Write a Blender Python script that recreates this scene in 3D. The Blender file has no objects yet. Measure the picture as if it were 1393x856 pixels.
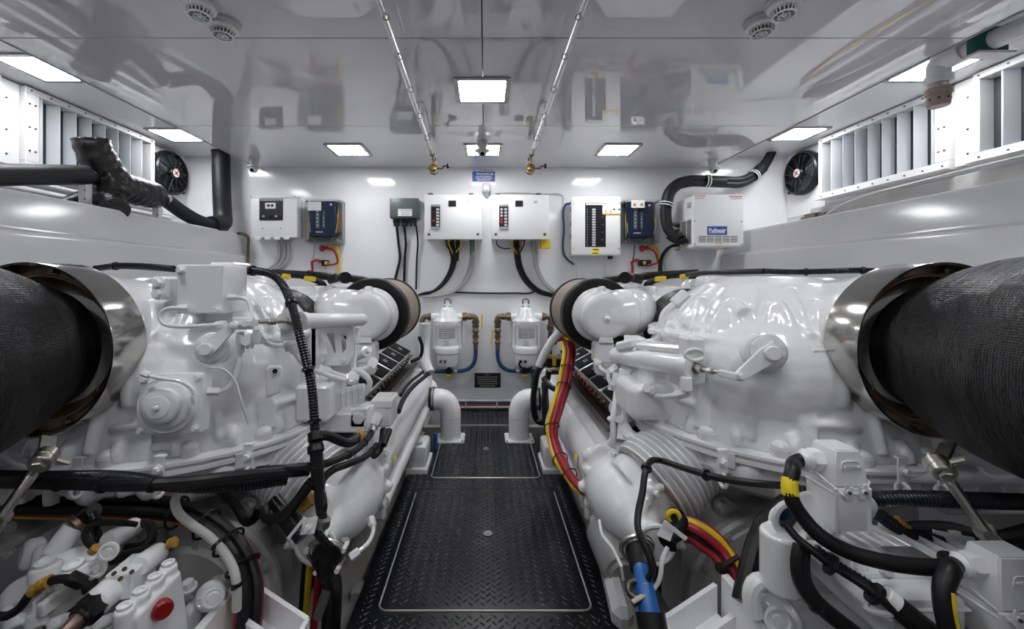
import bpy, bmesh, math, random
from mathutils import Vector as V, Matrix, Quaternion
random.seed(7)
PI = math.pi
SC = bpy.context.scene
COL = SC.collection
# ---- measuring helpers: the camera stands at (0,0,CZ) looking along +Y
FX, CX, CY, CZ = 560.0, 660.0, 382.0, 1.12
def P(px, py, d): return V(((px-CX)/FX*d, d, CZ+(CY-py)/FX*d))
def PZ(px, py, z): return P(px, py, (z-CZ)*FX/(CY-py))
def PX(px, py, x): return P(px, py, x*FX/(px-CX))
def lerp(a, b, t): return a+(b-a)*t
def frame(axis, up=None):
    z = V(axis).normalized()
    u = V(up) if up else (V((0,0,1)) if abs(z.z) < .9 else V((0,1,0)))
    x = u.cross(z)
    if x.length < 1e-6: x = V((1,0,0)).cross(z)
    x.normalize(); y = z.cross(x)
    return x, y, z
def spline(pts, step=.012, closed=False):
    pts = [V(p) for p in pts]
    n = len(pts)
    if n < 3 and not closed:
        L = (pts[1]-pts[0]).length; k = max(1, int(L/step))
        return [pts[0].lerp(pts[1], i/k) for i in range(k+1)]
    out = []
    segs = n if closed else n-1
    for i in range(segs):
        if closed: p0, p1, p2, p3 = pts[(i-1) % n], pts[i], pts[(i+1) % n], pts[(i+2) % n]
        else:
            p1, p2 = pts[i], pts[i+1]
            p0 = pts[i-1] if i > 0 else p1+(p1-p2)
            p3 = pts[i+2] if i+2 < n else p2+(p2-p1)
        k = max(2, int((p2-p1).length/step))
        # centripetal-ish tangents
        l1 = (p2-p1).length; l0 = max((p1-p0).length, 1e-5); l2 = max((p3-p2).length, 1e-5)
        m1 = ((p1-p0)/l0*l1 + (p2-p1))*.5; m2 = ((p3-p2)/l2*l1 + (p2-p1))*.5
        for j in range(k):
            t = j/k; t2 = t*t; t3 = t2*t
            out.append(p1*(2*t3-3*t2+1)+m1*(t3-2*t2+t)+p2*(-2*t3+3*t2)+m2*(t3-t2))
    if not closed: out.append(pts[-1])
    return out
class MB:
    """collects shapes, in world coordinates, that become ONE mesh object"""
    def __init__(s): s.bm = bmesh.new()
    def _merge(s, b, M):
        b.transform(M); me = bpy.data.meshes.new('tmp'); b.to_mesh(me); b.free()
        s.bm.from_mesh(me); bpy.data.meshes.remove(me); return s
    def box(s, c, size, rz=0, rx=0, ry=0, bev=.002, M=None, seg=1):
        b = bmesh.new(); bmesh.ops.create_cube(b, size=1)
        for v in b.verts: v.co = V((v.co.x*size[0], v.co.y*size[1], v.co.z*size[2]))
        bev = min(bev, min(size)*.45)
        if bev > 0: bmesh.ops.bevel(b, geom=list(b.edges), offset=bev, segments=seg, affect='EDGES', profile=.5)
        R = Matrix.Rotation(rz, 4, 'Z') @ Matrix.Rotation(ry, 4, 'Y') @ Matrix.Rotation(rx, 4, 'X')
        return s._merge(b, M if M else Matrix.Translation(V(c)) @ R)
    def bb(s, a, b, bev=.002, seg=1):
        a, b = V(a), V(b)
        return s.box((a+b)/2, [abs(b[i]-a[i]) for i in range(3)], bev=bev, seg=seg)
    def bar(s, p, q, w, h, up=None, bev=.001):
        """a rectangular bar from p to q"""
        p, q = V(p), V(q); x, y, z = frame(q-p, up)
        M = Matrix.Translation((p+q)/2) @ Matrix((x, y, z)).transposed().to_4x4()
        return s.box(None, (w, h, (q-p).length), M=M, bev=bev)
    def rings(s, rings, cap0=True, cap1=True, closed=False):
        vs = [[s.bm.verts.new(p) for p in r] for r in rings]
        n = len(vs[0]); m = len(vs)
        for i in range(m if closed else m-1):
            a, b = vs[i], vs[(i+1) % m]
            for j in range(n):
                s.bm.faces.new((a[j], a[(j+1) % n], b[(j+1) % n], b[j]))
        if not closed:
            if cap0: s.bm.faces.new(list(reversed(vs[0])))
            if cap1: s.bm.faces.new(vs[-1])
        return s
    def lathe(s, prof, o, axis=(0,0,1), seg=32, cap0=True, cap1=True, up=None, sx=1, sy=1):
        """prof: (radius, distance along axis)"""
        o = V(o); x, y, z = frame(axis, up); R = []
        for r, h in prof:
            r = max(r, 1e-4)
            R.append([o+z*h+x*(math.cos(2*PI*k/seg)*r*sx)+y*(math.sin(2*PI*k/seg)*r*sy) for k in range(seg)])
        return s.rings(R, cap0, cap1)
    def cyl(s, p, q, r, r2=None, seg=20, bev=0):
        p, q = V(p), V(q); L = (q-p).length; r2 = r if r2 is None else r2
        pr = [(r, 0), (r2, L)] if not bev else [(r-bev, 0), (r, bev), (r2, L-bev), (r2-bev, L)]
        return s.lathe(pr, p, q-p, seg)
    def hexa(s, p, q, r): return s.lathe([(r, 0), (r, (V(q)-V(p)).length*.8), (r*.88, (V(q)-V(p)).length)], p, V(q)-V(p), 6)
    def bolt(s, p, axis, r=.012, h=.01):
        a = V(axis).normalized(); p = V(p)
        s.cyl(p, p+a*h*.3, r*1.35, seg=14); s.hexa(p+a*h*.3, p+a*h*1.2, r); return s
    def ball(s, c, r, sc=(1,1,1), seg=16):
        b = bmesh.new(); bmesh.ops.create_uvsphere(b, u_segments=seg, v_segments=max(6, seg//2), radius=1)
        for v in b.verts: v.co = V((v.co.x*r*sc[0], v.co.y*r*sc[1], v.co.z*r*sc[2]))
        return s._merge(b, Matrix.Translation(V(c)))
    def tube(s, pts, r, seg=10, step=.012, smooth=True, closed=False, rfun=None, sx=1, caps=True):
        p = spline(pts, step, closed) if smooth else [V(q) for q in pts]
        n = len(p); R = []; x = None; acc = 0
        for i in range(n):
            if closed: t = (p[(i+1) % n]-p[i-1])
            else: t = p[min(i+1, n-1)]-p[max(i-1, 0)]
            t.normalize()
            if x is None: x, y, _ = frame(t)
            else:
                x = (x-t*x.dot(t))
                if x.length < 1e-6: x, y, _ = frame(t)
                x.normalize(); y = t.cross(x)
            if i: acc += (p[i]-p[i-1]).length
            rr = rfun(i, acc, i/(n-1)) if rfun else r
            R.append([p[i]+x*(math.cos(2*PI*k/seg)*rr)+y*(math.sin(2*PI*k/seg)*rr*sx) for k in range(seg)])
        return s.rings(R, caps, caps, closed)
    def conduit(s, pts, r, seg=10, pitch=.008):
        return s.tube(pts, r, seg, step=pitch/2, rfun=lambda i, a, t: r*(1.0 if i % 2 else .86))
    def torus(s, c, R, r, axis=(0,0,1), seg=32, s2=8, sx=1, sy=1):
        x, y, z = frame(axis); c = V(c); L = []
        for k in range(seg):
            a = 2*PI*k/seg; d = x*math.cos(a)*sx+y*math.sin(a)*sy; ctr = c+d*R
            L.append([ctr+d.normalized()*(r*math.cos(2*PI*j/s2))+z*(r*math.sin(2*PI*j/s2)) for j in range(s2)])
        return s.rings(L, closed=True)
    def prism(s, poly, o, u, v, th, bev=0):
        """poly in the (u,v) plane through o, thickness th along u x v (centred)"""
        o, u, v = V(o), V(u).normalized(), V(v).normalized(); n = u.cross(v)
        b = bmesh.new()
        lo = [b.verts.new(o+u*a+v*c-n*th/2) for a, c in poly]; hi = [b.verts.new(o+u*a+v*c+n*th/2) for a, c in poly]
        k = len(poly); b.faces.new(list(reversed(lo))); b.faces.new(hi)
        for i in range(k): b.faces.new((lo[i], lo[(i+1) % k], hi[(i+1) % k], hi[i]))
        if bev: bmesh.ops.bevel(b, geom=list(b.edges), offset=bev, segments=1, affect='EDGES')
        return s._merge(b, Matrix())
    def plate(s, outer, holes, o, u, v, th):
        """flat plate with holes: outer and holes are (u,v) polygons"""
        cu = bpy.data.curves.new('tmp', 'CURVE'); cu.dimensions = '2D'; cu.fill_mode = 'BOTH'; cu.extrude = th/2
        for poly in [outer]+holes:
            sp = cu.splines.new('POLY'); sp.points.add(len(poly)-1)
            for i, (a, c) in enumerate(poly): sp.points[i].co = (a, c, 0, 1)
            sp.use_cyclic_u = True
        ob = bpy.data.objects.new('tmp', cu); me = bpy.data.meshes.new_from_object(ob)
        o, u, v = V(o), V(u).normalized(), V(v).normalized(); n = u.cross(v)
        M = Matrix((u, v, n)).transposed().to_4x4(); M.translation = o
        me.transform(M); s.bm.from_mesh(me)
        bpy.data.objects.remove(ob); bpy.data.curves.remove(cu); bpy.data.meshes.remove(me); return s
    def text(s, body, o, u, v, size, depth=.0006, align='CENTER', bold=0, spacing=1):
        cu = bpy.data.curves.new('tmp', 'FONT'); cu.body = body; cu.size = size; cu.extrude = depth; cu.align_x = align; cu.align_y = 'CENTER'
        cu.offset = bold; cu.space_character = spacing; cu.resolution_u = 2
        ob = bpy.data.objects.new('tmp', cu); me = bpy.data.meshes.new_from_object(ob)
        o, u, v = V(o), V(u).normalized(), V(v).normalized(); n = u.cross(v)
        M = Matrix((u, v, n)).transposed().to_4x4(); M.translation = o
        me.transform(M); s.bm.from_mesh(me)
        bpy.data.objects.remove(ob); bpy.data.curves.remove(cu); bpy.data.meshes.remove(me); return s
    def mesh(s, name, off=V((0,0,0)), ang=35, flip=True):
        if flip: bmesh.ops.recalc_face_normals(s.bm, faces=s.bm.faces)
        me = bpy.data.meshes.new(name)
        s.bm.transform(Matrix.Translation(-off)); s.bm.to_mesh(me); s.bm.free()
        for p in me.polygons: p.use_smooth = True
        me.set_sharp_from_angle(angle=math.radians(ang))
        return me
ROOT = {}
def tag(o, label=None, cat=None, group=None, kind=None):
    if label: o['label'] = label
    if cat: o['category'] = cat
    if group: o['group'] = group
    if kind: o['kind'] = kind
    return o
def thing(name, label, cat, loc, group=None):
    o = bpy.data.objects.new(name, None); COL.objects.link(o); o.empty_display_size = .05
    o.location = V(loc); ROOT[o.name] = V(loc)
    return tag(o, label, cat, group)
SPLITS = ('bolt', 'screw', 'cap', 'boot', 'clamp', 'knob', 'strap', 'wire', 'tie', 'lug', 'stud', 'grommet', 'fitting', 'hole', 'boss', 'pipe', 'connector', 'switch', 'guide', 'lever', 'gland',
  'union', 'clip', 'hanger', 'post', 'plug', 'slot', 'link', 'bracket', 'elbow', 'nut', 'lock', 'sleeve', 'eye', 'ring', 'indicator', 'button', 'sticker', 'gauge', 'key', 'mount', 'handle', 'tab', 'pad', 'block', 'latch', 'flange', 'head')
KEEP = ('guard_ring', 'sealing')
def clusters(bm):
    """pieces of a mesh whose boxes touch count as one"""
    bm.verts.index_update(); seen = set(); boxes = []
    for v in bm.verts:
        if v.index in seen: continue
        st = [v]; seen.add(v.index); isl = []
        while st:
            a = st.pop(); isl.append(a)
            for e in a.link_edges:
                b = e.other_vert(a)
                if b.index not in seen: seen.add(b.index); st.append(b)
        boxes.append([[min(q.co[i] for q in isl)-.0005 for i in range(3)], [max(q.co[i] for q in isl)+.0005 for i in range(3)], isl])
    ch = True
    while ch:
        ch = False; out = []
        for b in boxes:
            for o in out:
                if all(b[0][i] <= o[1][i] and o[0][i] <= b[1][i] for i in range(3)):
                    o[0] = [min(o[0][i], b[0][i]) for i in range(3)]; o[1] = [max(o[1][i], b[1][i]) for i in range(3)]; o[2] += b[2]; ch = True; break
            else: out.append(b)
        boxes = out
    return boxes
def build(name, mb, m, parent=None, label=None, cat=None, group=None, kind=None, ang=35, flip=True):
    """links one mesh; small repeated hardware of a part comes out as one object per piece"""
    if parent is not None and any(w in name.split('_') or w+'s' in name.split('_') for w in SPLITS) and name not in KEEP:
        cl = clusters(mb.bm)
        if 1 < len(cl) <= 60:
            first = None
            for c in cl:
                k = MB(); vm = {v: k.bm.verts.new(v.co) for v in c[2]}
                for f in {f for v in c[2] for f in v.link_faces}:
                    try: k.bm.faces.new([vm[v] for v in f.verts])
                    except ValueError: pass
                o = build1(name, k, m, parent, label, cat, group, kind, ang, flip); first = first or o
            mb.bm.free(); return first
    return build1(name, mb, m, parent, label, cat, group, kind, ang, flip)
def build1(name, mb, m, parent=None, label=None, cat=None, group=None, kind=None, ang=35, flip=True):
    if parent is not None: off = ROOT[parent.name]
    else:
        mb.bm.verts.ensure_lookup_table()
        xs = [v.co for v in mb.bm.verts]
        lo = V([min(c[i] for c in xs) for i in range(3)]); hi = V([max(c[i] for c in xs) for i in range(3)])
        off = V(((lo.x+hi.x)/2, (lo.y+hi.y)/2, lo.z))
    o = bpy.data.objects.new(name, mb.mesh(name, off, ang, flip)); COL.objects.link(o)
    if parent is not None: o.parent = parent
    else: o.location = off
    ROOT[o.name] = off
    for mm in (m if isinstance(m, (list, tuple)) else [m]): o.data.materials.append(mm)
    return tag(o, label, cat, group, kind)
KIDS = {}
def copy_tree(src, loc, label=None, group=None, rz=None, sx=None, parent=None):
    """copies a thing with copies of its parts and sub-parts (shared mesh data)"""
    c = src.copy(); COL.objects.link(c)
    if parent is not None: c.parent = parent
    else:
        c.location = V(loc); ROOT[c.name] = V(loc)
        if rz is not None: c.rotation_euler = (0, 0, rz)
        if sx is not None: c.scale = (sx, 1, 1)
    if label: c['label'] = label
    if group: c['group'] = group
    for ch in [o for o in COL.objects if o.parent == src]: copy_tree(ch, None, parent=c)
    return c
def cast_soften(o, voxel=.008, it=3, bev=0):
    """blends a casting's ribs and bosses into its body"""
    m = o.modifiers.new('cast', 'REMESH'); m.mode = 'VOXEL'; m.voxel_size = voxel; m.use_smooth_shade = True
    k = o.modifiers.new('soften', 'SMOOTH'); k.factor = .5; k.iterations = it
    return o
# ---- materials
MATS = {}
def mat(name, col, rough=.4, metal=0, bump=0, bscale=60, coat=0, spec=.5, var=0, vscale=8, alpha=1, trans=0, emit=0, ior=1.5, bdist=.002):
    if name in MATS: return MATS[name]
    m = bpy.data.materials.new(name); m.use_nodes = True; nt = m.node_tree; b = nt.nodes['Principled BSDF']
    c = (col[0], col[1], col[2], 1)
    b.inputs['Base Color'].default_value = c; b.inputs['Roughness'].default_value = rough; b.inputs['Metallic'].default_value = metal
    b.inputs['Specular IOR Level'].default_value = spec; b.inputs['Coat Weight'].default_value = coat; b.inputs['Coat Roughness'].default_value = .02 if 'ceiling' in name else .06
    b.inputs['Transmission Weight'].default_value = trans; b.inputs['Alpha'].default_value = alpha; b.inputs['IOR'].default_value = ior
    if emit: b.inputs['Emission Color'].default_value = c; b.inputs['Emission Strength'].default_value = emit
    tc = nt.nodes.new('ShaderNodeTexCoord')
    if var:
        n = nt.nodes.new('ShaderNodeTexNoise'); n.inputs['Scale'].default_value = vscale; n.inputs['Detail'].default_value = 5
        nt.links.new(tc.outputs['Object'], n.inputs['Vector'])
        mr = nt.nodes.new('ShaderNodeMapRange'); mr.inputs['From Min'].default_value = .35; mr.inputs['From Max'].default_value = .65
        mr.inputs['To Min'].default_value = 1-var; mr.inputs['To Max'].default_value = 1
        nt.links.new(n.outputs['Fac'], mr.inputs['Value'])
        mx = nt.nodes.new('ShaderNodeMix'); mx.data_type = 'RGBA'; mx.blend_type = 'MULTIPLY'; mx.inputs[0].default_value = 1
        mx.inputs[6].default_value = c; nt.links.new(mr.outputs[0], mx.inputs[7]); nt.links.new(mx.outputs[2], b.inputs['Base Color'])
    if bump:
        n = nt.nodes.new('ShaderNodeTexNoise'); n.inputs['Scale'].default_value = bscale; n.inputs['Detail'].default_value = 3
        nt.links.new(tc.outputs['Object'], n.inputs['Vector'])
        bp = nt.nodes.new('ShaderNodeBump'); bp.inputs['Strength'].default_value = bump; bp.inputs['Distance'].default_value = bdist
        nt.links.new(n.outputs['Fac'], bp.inputs['Height']); nt.links.new(bp.outputs['Normal'], b.inputs['Normal'])
    MATS[name] = m; return m
M_WALL = mat('gloss_white_wall', (.80,.80,.82), .11, var=.02)
M_CEIL = mat('gloss_ceiling_panel', (.60,.60,.625), .015, spec=.8, coat=.6)
M_GEL = mat('gelcoat', (.60,.60,.62), .16, var=.04, vscale=4)
M_GROOVE = mat('dark_groove', (.10,.10,.10), .6)
M_BILGE = mat('bilge_paint', (.09,.09,.09), .4, bump=.2, bscale=20, var=.2)
M_BEAM = mat('beam_paint', (.34,.33,.31), .3, bump=.1, bscale=12, var=.12)
M_ENG = mat('engine_white_enamel', (.80,.80,.81), .17, bump=.4, bscale=75, coat=.35, bdist=.002, var=.03)
M_ENGS = mat('smooth_white_enamel', (.80,.80,.81), .2, coat=.3, bump=.04, bscale=40)
M_ENGD = mat('shade_greyed_white_enamel', (.50,.50,.50), .35, bump=.3, bscale=60, var=.15, vscale=14)  # white enamel darkened: shade low on the engines is put into the colour
M_CAB = mat('cabinet_powder_coat', (.80,.80,.80), .3, bump=.03, bscale=200)
M_PVC = mat('white_pipe', (.83,.83,.84), .18)
M_BLK = mat('black_rubber', (.008,.008,.009), .42, bump=.1, bscale=150, spec=.3)
M_CORR = mat('black_conduit', (.008,.009,.011), .3, spec=.4)
M_BLKP = mat('black_plastic', (.009,.009,.010), .3, spec=.35)
M_SLEEVE = mat('black_foam_sleeve', (.010,.011,.013), .5, bump=.3, bscale=90, var=.2, spec=.35)
M_STEEL = mat('polished_steel', (.50,.49,.47), .15, 1, bump=.03, bscale=8)
M_ZINC = mat('zinc_steel', (.55,.54,.50), .3, 1, bump=.1, bscale=60)
M_DSTEEL = mat('dark_steel', (.16,.14,.12), .35, 1)
M_ALU = mat('brushed_aluminium', (.66,.66,.67), .3, 1)
M_TRIM = mat('plate_trim', (.55,.54,.52), .35, .6)
M_BRASS = mat('aged_brass', (.23,.16,.10), .38, .7, var=.4, vscale=40)
M_BRONZE = mat('bronze', (.22,.15,.12), .4, .7, var=.3, vscale=40)
M_BLUE = mat('blue_hose', (.010,.055,.15), .35)
M_BRIGHTBLUE = mat('bright_blue_hose', (.01,.11,.38), .35)
M_RED = mat('red_cable', (.33,.008,.022), .35)
M_YEL = mat('yellow_cable', (.72,.50,.02), .35)
M_ORG = mat('orange_tape', (.50,.27,.04), .5, var=.4, vscale=90)
M_GREEN = mat('green_plastic', (.0,.10,.07), .35)
M_GWIRE = mat('green_wire', (.02,.16,.06), .4)
M_GREY = mat('grey_plastic', (.10,.12,.13), .35)
M_LGREY = mat('light_grey_plastic', (.55,.55,.56), .4)
M_WHITE = mat('white_plastic', (.80,.80,.80), .35)
M_NAVY = mat('navy_module', (.015,.025,.06), .25)
M_LAB = mat('label_white', (.8,.8,.8), .5)
M_LABB = mat('label_blue', (.004,.06,.34), .4)
M_LABY = mat('label_yellow', (.85,.65,.02), .4)
M_LABK = mat('label_black', (.01,.01,.012), .3)
M_PRED = mat('print_red', (.5,.02,.02), .5)
M_LENS = mat('lens_glass', (.005,.005,.006), .05)
M_CORK = mat('cork_grip', (.55,.38,.24), .7, var=.3, vscale=90)
M_GOLD = mat('gold_reel', (.55,.42,.18), .25, 1)
M_GREYH = mat('grey_conduit_pipe', (.36,.36,.36), .4)
M_LAMP = mat('lamp_diffuser', (.98,.99,1), .5, emit=1)
# ================= the setting
D = 3.6                      # back wall
ZC, ZS = 2.11, 2.21          # ceiling panel, side strips
WL, WR = -2.62, 2.64
YB = -1.6
def structure(name, mb, m, **k): return build(name, mb, m, kind='structure', **k)
structure('wall_back', MB().bb((WL-.1, D, -.55), (WR+.1, D+.08, 2.3), bev=0), M_WALL)
structure('wall_left', MB().bb((WL-.1, YB, -.55), (WL, D, 2.3), bev=0), M_WALL)
structure('wall_right', MB().bb((WR, YB, -.55), (WR+.1, D, 2.3), bev=0), M_WALL)
structure('wall_rear', MB().bb((WL-.1, YB-.08, -.55), (WR+.1, YB, 2.3), bev=0), mat('rear_wall', (.5,.5,.51), .3))
structure('floor', MB().bb((WL-.1, YB, -.6), (WR+.1, D, -.5), bev=0), M_BILGE)
# ceiling: glossy panels with fine dark joints, and raised strips along both sides
m = MB()
ys = [YB, -.2, .74, 1.68, 2.63, D]; g = .0022
XL, XR = -1.99, 1.97
for i in range(5):
    xs = [XL, -.012, XR] if i != 4 else [XL, XR]
    for j in range(len(xs)-1):
        m.bb((xs[j]+(g if j else 0), ys[i]+g, ZC), (xs[j+1]-(g if j < len(xs)-2 else 0), ys[i+1]-g, ZC+.03), bev=.0012)
structure('ceiling', m, M_CEIL)
structure('trim_1', MB().bb((XL+.01, YB, ZC+.031), (XR-.01, D, ZC+.09), bev=0), M_GROOVE)
structure('ceiling_side', MB().bb((WL, YB, ZS), (XL+.01, D, ZS+.08), bev=0).bb((XR-.01, YB, ZS), (WR, D, ZS+.08), bev=0), M_WALL)
structure('trim_2', MB().bb((XL-.004, YB, ZC-.004), (XL+.002, D, ZS), bev=0).bb((XR-.002, YB, ZC-.004), (XR+.004, D, ZS), bev=0), mat('tray_edge', (.28,.28,.29), .3))
# hull boxes that line both sides, top at shoulder height
def bulwark(s, w):
    prof = [(w, -.5), (w, 1.53), (2.125, 1.53), (2.108, 1.525), (2.10, 1.508), (2.10, 1.365), (2.095, 1.35), (2.065, 1.335), (2.058, 1.32), (2.058, -.5)]
    m = MB(); m.rings([[V((s*x, y, z)) for x, z in prof] for y in (YB, D)])
    return m
structure('wall_hull_left', bulwark(-1, 2.62), M_GEL)
structure('wall_hull_right', bulwark(1, 2.64), M_GEL)
# engine beds
for s in (-1, 1):
    m = MB()
    m.bb((s*.50, .3, -.5), (s*.60, D, -.06), bev=.01); m.bb((s*.47, .3, -.075), (s*.66, D, -.055), bev=.004)
    m.bb((s*1.55, .3, -.5), (s*1.68, D, -.04), bev=.01)
    structure('floor_beam_left' if s < 0 else 'floor_beam_right', m, M_BEAM)
m = MB()
for y in (.6, 1.5, 2.4, 3.2): m.bb((-.49, y, -.5), (.49, y+.06, -.02), bev=0)
structure('floor_beam', m, M_BEAM)
# ---- checker plate walkway
M_TREAD = mat('black_checker_plate', (.011,.012,.016), .2, .0, spec=.6, bump=.12, bscale=160, bdist=.0006, var=.4, vscale=3)
def rrect(x0, x1, y0, y1, r, n=5):
    out = []
    for cx, cy, a0 in ((x1-r, y1-r, 0), (x0+r, y1-r, PI/2), (x0+r, y0+r, PI), (x1-r, y0+r, 1.5*PI)):
        for k in range(n+1): a = a0+PI/2*k/n; out.append((cx+r*math.cos(a), cy+r*math.sin(a)))
    return out
def inrect(x, y, R, e=0): return R[0]-e < x < R[1]+e and R[2]-e < y < R[3]+e
H1 = (-.365, .365, 1.395, 2.215); H2 = (-.308, .312, 2.335, 3.19)
def walk_half(y): return .448 if y < 2.57 else max(.34, .448-(y-2.57)*1.3)
def tread(m, test):
    px_, py_ = .0205, .0275; i = 0; y = .45
    while y < D-.02:
        j = i % 2; x = -.44+j*px_
        while x < .445:
            if test(x, y):
                a = PI/4.4 if j % 2 == 0 else -PI/4.4
                L, W, H = .0128, .0036, .0027; c, s = math.cos(a), math.sin(a)
                def q(u, v, z): return m.bm.verts.new((x+u*c-v*s, y+u*s+v*c, z))
                b = [q(-L,0,.0001), q(-L*.4,-W,.0001), q(L*.4,-W,.0001), q(L,0,.0001), q(L*.4,W,.0001), q(-L*.4,W,.0001)]
                t = [q(-L*.72,0,H), q(-L*.35,-W*.5,H), q(L*.35,-W*.5,H), q(L*.72,0,H), q(L*.35,W*.5,H), q(-L*.35,W*.5,H)]
                for k in range(6): m.bm.faces.new((b[k], b[(k+1) % 6], t[(k+1) % 6], t[k]))
                m.bm.faces.new(t)
            x += 2*px_; j += 2
        y += py_*.5; i += 1
m = MB()
out = [(-.448, YB), (.448, YB), (.448, 2.57), (.34, 2.65), (.33, D-.002), (-.33, D-.002), (-.34, 2.65), (-.448, 2.57)]
m.plate(out, [rrect(*H1, .03), rrect(*H2, .03)], (0,0,-.004), (1,0,0), (0,1,0), .008)
tread(m, lambda x, y: abs(x) < walk_half(y)-.012 and not inrect(x, y, H1, .016) and not inrect(x, y, H2, .016))
structure('floor_walkway', m, M_TREAD, ang=62)
for R, lab in ((H1, 'large black checker plate hatch in the near walkway'), (H2, 'smaller black checker plate hatch near the far wall')):
    t = thing('floor_hatch', lab, 'hatch', ((R[0]+R[1])/2, (R[2]+R[3])/2, 0))
    m = MB(); e = .005
    m.prism(rrect(R[0]+e, R[1]-e, R[2]+e, R[3]-e, .027), (0,0,-.004), (1,0,0), (0,1,0), .008)
    kx, ky = (.012, 1.82) if R is H1 else (.006, 2.74)
    tread(m, lambda x, y: inrect(x, y, R, -.02) and (V((x, y))-V((kx, ky))).length > .03)
    build('cover_plate', m, M_TREAD, t, ang=62)
    m = MB(); y1 = R[3]-.04
    a = rrect(R[0], R[1], R[2], R[3], .03)
    if R is H1: pts = [V((R[0], y1, .0015))]+[V((x, y, .0015)) for x, y in a[12:24]]+[V((R[1], y1, .0015))]
    else: pts = [V((x, y, .0015)) for x, y in a]
    m.tube(pts, .0032, 8, smooth=False, closed=(R is H2))
    build('edge_trim', m, M_TRIM, t)
    m = MB(); m.lathe([(.021, 0), (.021, .003), (.019, .0045), (.013, .0045), (.012, .003), (.004, .003), (.003, .006), (.0001, .006)], (kx, ky, 0), seg=28)
    build('lift_knob', m, M_STEEL, t)
# ---- camera
cam = bpy.data.cameras.new('camera'); co = bpy.data.objects.new('camera', cam); COL.objects.link(co)
cam.sensor_width = 36; cam.lens = 36*FX/1393; cam.shift_x = (696.5-CX)/1393; cam.shift_y = -(428-CY)/1393
cam.clip_start = .02
co.location = (0, 0, CZ); co.rotation_euler = (PI/2, 0, 0); SC.camera = co
# ---- lamps
LAMP_E = 33.0
MATS['lamp_diffuser'].node_tree.nodes['Principled BSDF'].inputs['Emission Strength'].default_value = LAMP_E
def panel_lamp(x, y, z, label, first=[None]):
    if first[0] is None:
        t = thing('ceiling_light', label, 'ceiling light', (x, y, z), 'square panel lights in the ceiling')
        o = rrect(x-.142, x+.142, y-.142, y+.142, .014); h = rrect(x-.118, x+.118, y-.118, y+.118, .008)
        build('frame', MB().plate(o, [h], (x, y, z-.004)-V((x, y, 0)) if 0 else V((0,0,z-.004)), (1,0,0), (0,1,0), .008), mat('lamp_frame', (.35,.35,.36), .25, .5), t)
        build('diffuser', MB().bb((x-.118, y-.118, z-.0055), (x+.118, y+.118, z-.0005), bev=0), M_LAMP, t)
        first[0] = t; return t
    t = copy_tree(first[0], (x, y, z), label, 'square panel lights in the ceiling'); return t
lamps = [(-.015, 2.14, ZC, 'square ceiling light on the centre line, nearer one, biggest in view'),
 (-.015, 3.11, ZC, 'square ceiling light behind the middle dome camera, above blue sign'),
 (-1.03, 3.11, ZC, 'square ceiling light above the wall between clear box and grey box'),
 (1.0, 3.11, ZC, 'square ceiling light above the breaker panel'),
 (-2.26, 2.11, ZS, 'side strip light above the left louvres'),
 (-2.30, 3.07, ZS, 'side strip light above the left fan'),
 (2.30, 2.11, ZS, 'side strip light above the right louvres behind the white pipe'),
 (2.32, 3.05, ZS, 'side strip light above the right fan'),
 (-.015, .5, ZC, 'unseen square ceiling light added over the near walkway to brighten engine fronts'),  # unseen lamps added above the view to light the engine fronts
 (-1.03, .9, ZC, 'unseen square ceiling light added over the left exhaust to brighten engine fronts'),
 (1.0, .9, ZC,  'unseen square ceiling light added over the right exhaust to brighten engine fronts'),
 (-.85, -.45, ZC, 'unseen square ceiling light added at the rear for front fill, left one'),  # unseen rear pair, added as fill for the faces turned this way
 (.85, -.45, ZC, 'unseen square ceiling light added at the rear for front fill, right one')
 ]
for x, y, z, l in lamps: panel_lamp(x, y, z, l)
w = bpy.data.worlds.new('world'); SC.world = w; w.use_nodes = True
w.node_tree.nodes['Background'].inputs[0].default_value = (.9, .93, 1, 1); w.node_tree.nodes['Background'].inputs[1].default_value = .3
SC.view_settings.view_transform = 'Standard'; SC.view_settings.look = 'None'; SC.view_settings.gamma = 1
SC.view_settings.use_curve_mapping = False; SC.view_settings.exposure = 0.02
SC.cycles.use_denoising = True; SC.cycles.max_bounces = 10; SC.cycles.diffuse_bounces = 6; SC.cycles.glossy_bounces = 5
SC.cycles.transparent_max_bounces = 8; SC.cycles.sample_clamp_indirect = 6; SC.cycles.caustics_reflective = False; SC.cycles.caustics_refractive = False
# ================= equipment on the back wall
def W(px, py, t=0): return P(px, py, D-t)
UX, UZ = V((1,0,0)), V((0,0,1)); NY = V((0,-1,0))
def wallbox(x0, y0, x1, y1, t, m=None, bev=.006, t0=0):
    """a box on the back wall whose front face covers these photo pixels"""
    a = P(x0, y1, D-t); b = P(x1, y0, D-t); mb = m or MB()
    mb.bb((a.x, D-t, a.z), (b.x, D-t0, b.z), bev=bev, seg=2); return mb
def facebox(x0, y0, x1, y1, t, th, m=None, bev=.001):
    a = P(x0, y1, D-t); b = P(x1, y0, D-t); mb = m or MB()
    mb.bb((a.x, D-t-th, a.z), (b.x, D-t+.001, b.z), bev=bev); return mb
def ftext(m, body, px, py, t, size, **k): return m.text(body, P(px, py, D-t), UX, UZ, size, **k)
def screws(px, t, r=.006, m=None):
    m = m or MB()
    for x, y in px: p = P(x, y, D-t); m.cyl(p, p+NY*.003, r, seg=10)
    return m
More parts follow.
